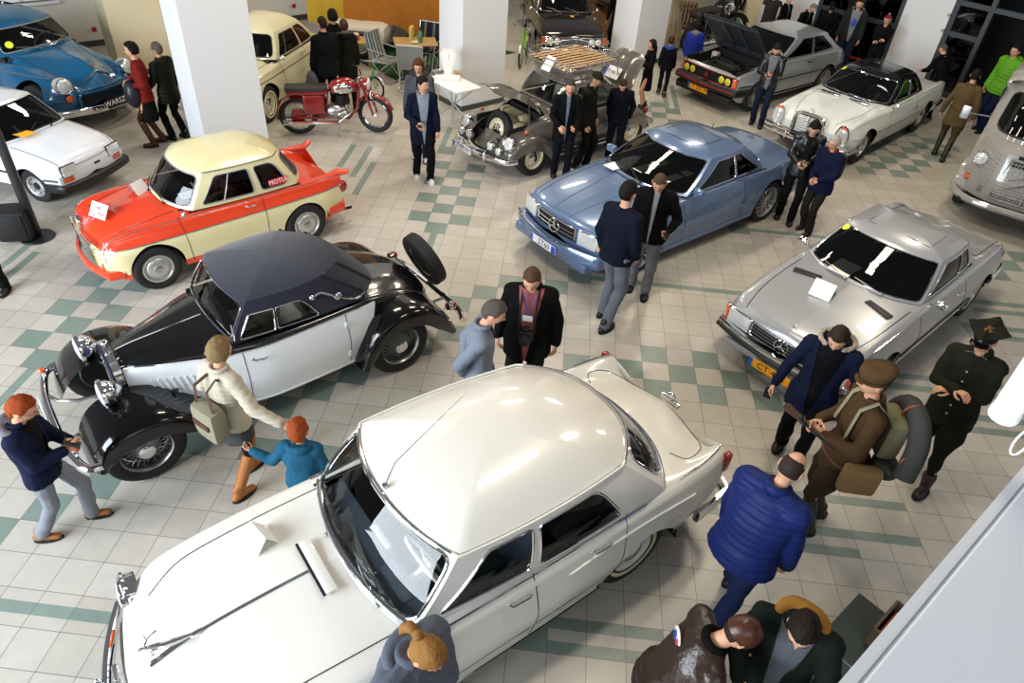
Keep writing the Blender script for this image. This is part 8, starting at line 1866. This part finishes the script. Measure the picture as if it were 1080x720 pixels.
def camp_chair(label, loc, yaw, fabric, stripes=None, arm=True):
    t = empty('folding_chair', (loc[0], loc[1], 0), yaw); tag(t, label, 'chair', None); g = MB(); w = .25
    for s in (1, -1):
        g.tube(crspline([(-.30, s*w, .92), (-.22, s*w, .60), (-.12, s*w, .38), (.02, s*w, .2), (.20, s*w, .015), (.26, s*w, .015)], 4), .012, 6); g.tube(crspline([(.26, s*w, .42), (.10, s*w, .30), (-.20, s*w, .015), (-.28, s*w, .015)], 4), .012, 6); g.tube([(.26, s*w, .42), (-.16, s*w, .40)], .012, 6)
        if arm: g.tube([(-.24, s*(w+.02), .64), (.20, s*(w+.02), .60), (.24, s*w, .42)], .012, 6)
    for p in ((-.30, .92), (.26, .42), (.26, .015), (-.28, .015)): g.tube([(p[0], w, p[1]), (p[0], -w, p[1])], .012, 6)
    g.build('frame', ALU, t); cols = stripes or [fabric]; n = 10
    for nm, rows in (('seat', [(.26, .425), (.05, .385), (-.15, .40)]), ('backrest', [(-.16, .42), (-.22, .62), (-.30, .92)])):
        g = MB()
        for k in range(n):
            y0 = -w+2*w*k/n; y1 = y0+2*w/n; g.grid([[(x, y, z+.012) for y in (y0, y1)] for x, z in rows], mi=k % len(cols)); g.grid([[(x, y, z+.006) for y in (y0, y1)] for x, z in rows], mi=k % len(cols))
        g.build(nm, [cloth(c) for c in cols], t)
    return t
def make_stage():
    make_motorcycle('motorcycle', 'glossy dark red motorcycle with chrome tank panels on its stand', at(317, 141), at(397, 139), '#7c0e12', accent=True, steer=24)
    make_motorcycle('motorcycle', 'black motorcycle standing far back beside the cream dress', at(728, 62), at(768, 50), '#121212', seat='#15120f')
    make_motorcycle('motorcycle', 'dark motorcycle with leather saddlebags facing the camera near the far pillar', at(790, 22), at(766, 42), '#15140f', seat='#1c1410')
    make_bicycle('light green folding bicycle beside the striped camping chair', at(368, 92), at(398, 104), '#4fae3e'); make_bicycle('lime green bicycle parked beside the dark brown saloon', at(557, 56), at(547, 74), '#8fd02a')
    # camping furniture
    a = at(406, 62, .42); camp_chair('folding chair with blue, white and yellow striped fabric', (a[0], a[1]), math.radians(-20), '#2a6fb5', ['#1f62a8', '#d8d3b8', '#1f62a8', '#c9c046'])
    a = at(434, 64, .55); camp_chair('folding chair with pale grey back seen from behind', (a[0], a[1]), math.radians(95), '#a9aaa6'); a = at(450, 42, .62); camp_chair('folding chair with dark blue floral fabric by the yellow tent', (a[0], a[1]), math.radians(-100), '#2a3346', ['#222b40', '#2d3850', '#8d8a6a', '#222b40'])
    a = at(438, 44, .66); t = empty('camping_table', (a[0], a[1], 0), .3); tag(t, 'light wooden camping table with a bottle on it', 'table'); g = MB(); g.box((0, 0, .66), (.9, .6, .025), bev=.008); g.build('table_top', mat('beech_top', '#b59463', .5), t)
    for x in (-.38, .38):
        for y in (-.24, .24): g = MB(); g.tube([(x, y, .65), (x*.8, y, 0)], .012, 6); g.build('leg', ALU, t)
    def on(dx, dy, name, label, cat, parts):
        r = empty(name, (a[0]+dx, a[1]+dy, .673)); tag(r, label, cat)
        for nm, f, m in parts: g = MB(); f(g); g.build(nm, m, r)
    bot = [(.001, 0), (.035, 0), (.037, .16), (.014, .22), (.014, .27), (.001, .27)]
    on(.12, -.05, 'siphon_bottle', 'green glass bottle with dark red stopper on the camping table', 'bottle', (('glass_body', lambda g: g.lathe([(.001, 0), (.05, 0), (.052, .2), (.02, .25)], axis='Z', n=18), mat('green_bottle', '#4b7a52', .15)), ('stopper', lambda g: g.lathe([(.022, .245), (.026, .30), (.001, .32)], axis='Z', n=14), mat('dark_red_cap', '#5a1414', .4))))
    on(-.10, .10, 'box', 'yellow printed carton standing on the camping table', 'box', (('carton', lambda g: g.box((0, 0, .13), (.06, .22, .26), bev=.004), mat('carton_yellow', '#cdb765', .6)),))
    on(.02, -.12, 'tray', 'small plate beside the bottle on the camping table', 'plate', (('plate_body', lambda g: g.lathe([(.001, .004), (.07, .006), (.10, .02)], axis='Z', n=24), mat('cream_china', '#d8d2bd', .3)),))
    b = at(376, 70); t = empty('side_table', (b[0], b[1], 0), .2); tag(t, 'low wooden table with papers left of the striped chair', 'table'); g = MB(); g.box((0, 0, .55), (.7, .5, .03), bev=.006); g.build('table_top', mat('beech_top', '#b59463', .5), t)
    for x in (-.3, .3):
        for y in (-.2, .2): g = MB(); g.box((x, y, .27), (.03, .03, .54)); g.build('leg', mat('beech_top', '#b59463', .5), t)
    t = empty('picnic_box', (b[0]-.05, b[1], .566), .4); tag(t, 'red and white tin on the low wooden table', 'box'); g = MB(); g.box((0, 0, .05), (.28, .2, .10), bev=.01); g.build('tin_body', mat('tin_red', '#9d4a48', .5), t); g = MB(); g.box((0, 0, .105), (.285, .205, .012), bev=.004); g.build('tin_lid', mat('tin_cream', '#cdbfae', .5), t)
    # white folding table with shop scales
    q = Vector(at(477, 86, .75)); t = empty('folding_table', (q.x, q.y, 0), R45); tag(t, 'white folding table standing against the middle pillar', 'table'); g = MB(); g.box((0, -.05, .74), (.55, .95, .03), bev=.008); g.build('table_top', PAPER, t)
    for s in (-1, 1): g = MB(); g.tube([(.22*s, -.45, .73), (-.22*s, .30, 0)], .012, 6); g.build('leg', ALU, t); g = MB(); g.tube([(.22*s, .38, .73), (-.22*s, -.38, 0)], .012, 6); g.build('leg', ALU, t)
    s_ = empty('shop_scales', (q.x-.10, q.y+.10, .757), math.radians(-80), .74); tag(s_, 'white vintage shop scales with fan-shaped dial on the white table', 'scales'); wp = paint('scale_enamel', '#e6e2d6', .3)
    g = MB(); g.box((0, 0, .07), (.26, .62, .14), bev=.03); g.build('base', wp, s_); g = MB(); g.prism([(-.07, .12), (.07, .12), (.20, .62), (.14, .70), (-.14, .70), (-.20, .62)], 'X', -.06, .06); g.build('dial_housing', wp, s_, smooth=20); g = MB(); g.prism([(-.02, .40), (.02, .40), (.15, .60), (.10, .65), (-.10, .65), (-.15, .60)], 'X', .061, .064); g.build('dial_face', PAPER, s_)
    g = MB(); g.box((.068, .02, .53), (.004, .008, .18)); g.build('pointer', BLACK, s_); g = MB(); g.lathe([(.001, .02), (.13, .02), (.15, .035), (.13, .028)], c=(0, -.24, .15), axis='Z', n=24); g.build('weighing_pan', STEEL, s_); g = MB(); g.lathe([(.001, .02), (.09, .02), (.10, .035)], c=(0, .24, .15), axis='Z', n=24); g.build('weight_pan', mat('pan_tan', '#b08d62', .4), s_)
    # tent trailer
    A0, A1 = Vector(at(325, 24, .50)), Vector(at(467, 60, .02)); A0.z = A1.z = 0; d = (A1-A0).normalized(); nb = Vector((-d.y, d.x, 0)); nb = nb if nb.y > 0 else -nb; Lt = (A1-A0).length
    t = empty('tent_trailer', A0, math.atan2(d.y, d.x)); tag(t, 'yellow-orange tent trailer with a white tub and black wheel', 'trailer'); ln = (A1-A0).length
    def fab(name, x0, x1, zf, col):
        g = MB(); rows = []; nn = 26
        for i in range(nn+1):
            x = x0+(x1-x0)*i/nn; w = .03*math.sin(x*9)+.02*math.sin(x*23+1)
            rows.append([(x, w*(1-k/8)+.10*(k/8)*2.2*.25, zf(x)+(2.3-zf(x))*k/8) for k in range(9)]+[(x, .5, 2.55), (x, 1.6, 2.6), (x, 2.2, 2.2), (x, 2.3, .5)])
        g.grid(rows); g.build(name, cloth(col, .9, .4, sc=8), t, smooth=70)
    fab('tent_awning', 0, ln*.27, lambda x: .50+.1*math.sin(x), '#d8ae08'); fab('tent_wall', ln*.27, ln, lambda x: max(.02, .62-.62*max(0, (x-ln*.66)/(ln*.34))), '#d07e08')
    g = MB()
    for x in (0.02, ln): g.grid([[(x, y, z) for z in (.5 if x < 1 else .02, 2.4)] for y in np.linspace(.05, 2.25, 5)])
    g.build('tent_end', cloth('#c47a0a', .9, .4, sc=8), t); g = MB(); g.box((ln*.40, .10, .46), (ln*.42, 1.2, .40), bev=.14); g.build('trailer_tub', paint('trailer_white', '#dcd9cc', .35), t)
    w = wheel_mesh('trailer_wheel', .27, .14, 'steel', .6, ALU, STEEL, None, t); w.location = (ln*.44, -.54, .27); w.rotation_euler = (0, 0, PI); g = MB(); g.box((ln*.44, -.52, .44), (.66, .16, .24), bev=.06); g.build('wheel_arch', BLACK, t)
    for x in (.05, .55): g = MB(); g.tube([(x, 0, .52), (x, 0, 0)], .012, 6); g.build('tent_pole', ALU, t)
    # dressmaker's figure with a long cream dress beside the third pillar
    q = Vector(at(702, 50)); t = empty('dress_figure', (q.x, q.y, 0)); tag(t, 'headless display figure in a long pleated cream dress by the third pillar', 'mannequin'); g = MB()
    rows = []
    for z, r in ((.04, .36), (.3, .33), (.7, .26), (.98, .15), (1.05, .135), (1.2, .16), (1.35, .18), (1.44, .12), (1.48, .05)): rows.append([(r*(1+.05*math.sin(14*a)*(1 if z < 1 else 0))*math.cos(a), r*.8*(1+.05*math.sin(14*a)*(1 if z < 1 else 0))*math.sin(a), z) for a in np.linspace(0, 2*PI, 85)[:-1]])
    g.grid(rows, closed_v=True); g.build('dress', cloth('#c4b496', .85, .3), t, smooth=70); g = MB(); g.lathe([(.02, 0), (.02, .05), (.05, 1.47), (.05, 1.56), (.001, 1.57)], axis='Z', n=12); g.lathe([(.001, .0), (.2, 0), (.2, .02), (.001, .02)], axis='Z', n=20); g.build('stand', BLACK, t)
    q = Vector(at(722, 30)); t = empty('wicker_basket', (q.x, q.y, .0)); tag(t, 'wooden crate standing between the dress and the dark motorcycle', 'box'); g = MB(); [g.box((x, 0, .34), (.04, .3, .66), bev=.004) for x in (-.2, -.1, 0, .1, .2)]; g.box((0, 0, .1), (.5, .34, .04)); g.box((0, 0, .55), (.5, .34, .04)); g.build('slats', mat('crate_wood', '#7c6140', .7), t); t.name = 'wooden_crate'
    # brown mat animal hide and seated dark figure beside the third pillar
    person(41, None, (652, -12), H=1.5, face=(-20, 8), label='person in dark blue clothes crouching at the brown mat by the third pillar', top='#0c1220', bottom='#141c30', hair=('short', '#15110e'), lean=20, knee=.3)
    q = Vector(at(637, 14)); r = empty('log', (q.x, q.y, .03)); tag(r, 'pile of dark kindling wood on the brown mat', 'wood'); g = MB(); random.seed(5)
    for k in range(5): an = random.uniform(0, PI); g.tube([(-.3*math.cos(an), -.3*math.sin(an), .05+.05*k), (.3*math.cos(an), .3*math.sin(an), .06+.05*k)], .035, 7)
    tag(g.build('firewood', mat('bark', '#3a2415', .8, bump=.5), r), None, None); r.name = 'firewood_pile'
    # loudspeaker column at the left edge
    q = Vector(at(40, 250)); t = empty('speaker_column', (q.x, q.y, 0), math.radians(20)); tag(t, 'slim black loudspeaker column leaning into the left edge of the photo', 'speaker'); g = MB(); g.lathe([(.001, .02), (.20, .02), (.21, .01), (.21, 0)], axis='Z', n=28); g.build('base_plate', BLACK, t)
    g = MB(); g.box((0, .02, 1.1), (.10, .09, 2.15), bev=.02); g.build('column', BLACK, t); g = MB(); g.box((-.20, .0, .24), (.40, .34, .42), bev=.06); g.build('bass_cabinet', mat('speaker_cloth', '#131314', .75), t); g = MB(); g.box((-.20, -.175, .24), (.32, .01, .34), bev=.004); g.build('speaker_grille', mat('speaker_mesh', '#1a1a1b', .5, .4), t)
    g = MB(); c0 = (q.x-.42, q.y+.02); g.tube(crspline([(c0[0], c0[1], .25), (c0[0]-.15, c0[1]-.05, .10), (c0[0]-.12, c0[1]-.3, .012), (c0[0]-.35, c0[1]-.35, .012), (c0[0]-.5, c0[1]-.1, .012), (c0[0]-.9, c0[1]+.1, .012)], 6), .008, 6); tag(g.build('cable', mat('cable_grey', '#5d6a86', .5)), 'thin blue-grey cable running from the loudspeaker to the left edge', 'cable')
# ------------------------------------------------------------------ light
def area(name, loc, target, size, energy, col=(1, 1, 1), shape='RECTANGLE'):
    l = bpy.data.lights.new(name, 'AREA'); l.shape = shape; l.size, l.size_y = size; l.energy = energy; l.color = col
    o = bpy.data.objects.new(name, l); COL.objects.link(o); o.location = loc
    o.rotation_euler = (Vector(target)-Vector(loc)).to_track_quat('-Z', 'Y').to_euler(); return o
def make_light():
    w = bpy.data.worlds.new('hall_light'); SC.world = w; w.use_nodes = True
    b = w.node_tree.nodes['Background']; b.inputs[0].default_value = (.93, .95, 1, 1); b.inputs[1].default_value = .17
    # glazed facade behind and to the left of the gallery
    area('facade_daylight', (-6.5, -5.5, 4.6), (1.5, 3.2, .3), (9, 5.5), 3150, (.84, .92, 1))
    area('facade_daylight_right', (7, -10, 6.5), (4, 4, .5), (8, 5), 420, (.9, .95, 1))
    # ceiling luminaires
    for i, (a, b_) in enumerate([(5, 4), (9, 4), (13, 4), (5, 9), (9, 9), (13, 9), (9, -1), (14, -1), (5,-2)]):
        p = bp(a, b_, 6.5); l = area('ceiling_lamp', p, p-Vector((0, 0, 1)), (1.5, .5), 115, (1, .86, .66)); l.rotation_euler = (0, 0, R45)
def settings():
    v = SC.view_settings; v.view_transform = 'Standard'; v.look = 'None'; v.gamma = 1; v.exposure = 0.0; v.use_curve_mapping = False
    SC.cycles.max_bounces = 8; SC.cycles.transparent_max_bounces = 12
make_camera(); settings(); make_light(); make_floor(); make_room()
CARS = [f() for f in (make_volga, make_trabant, make_sec, make_slc, make_w111, make_mb, make_beetle, make_scirocco, make_f126, make_warszawa, make_syrena, make_f125, make_van)]
make_stage(); make_crowd()
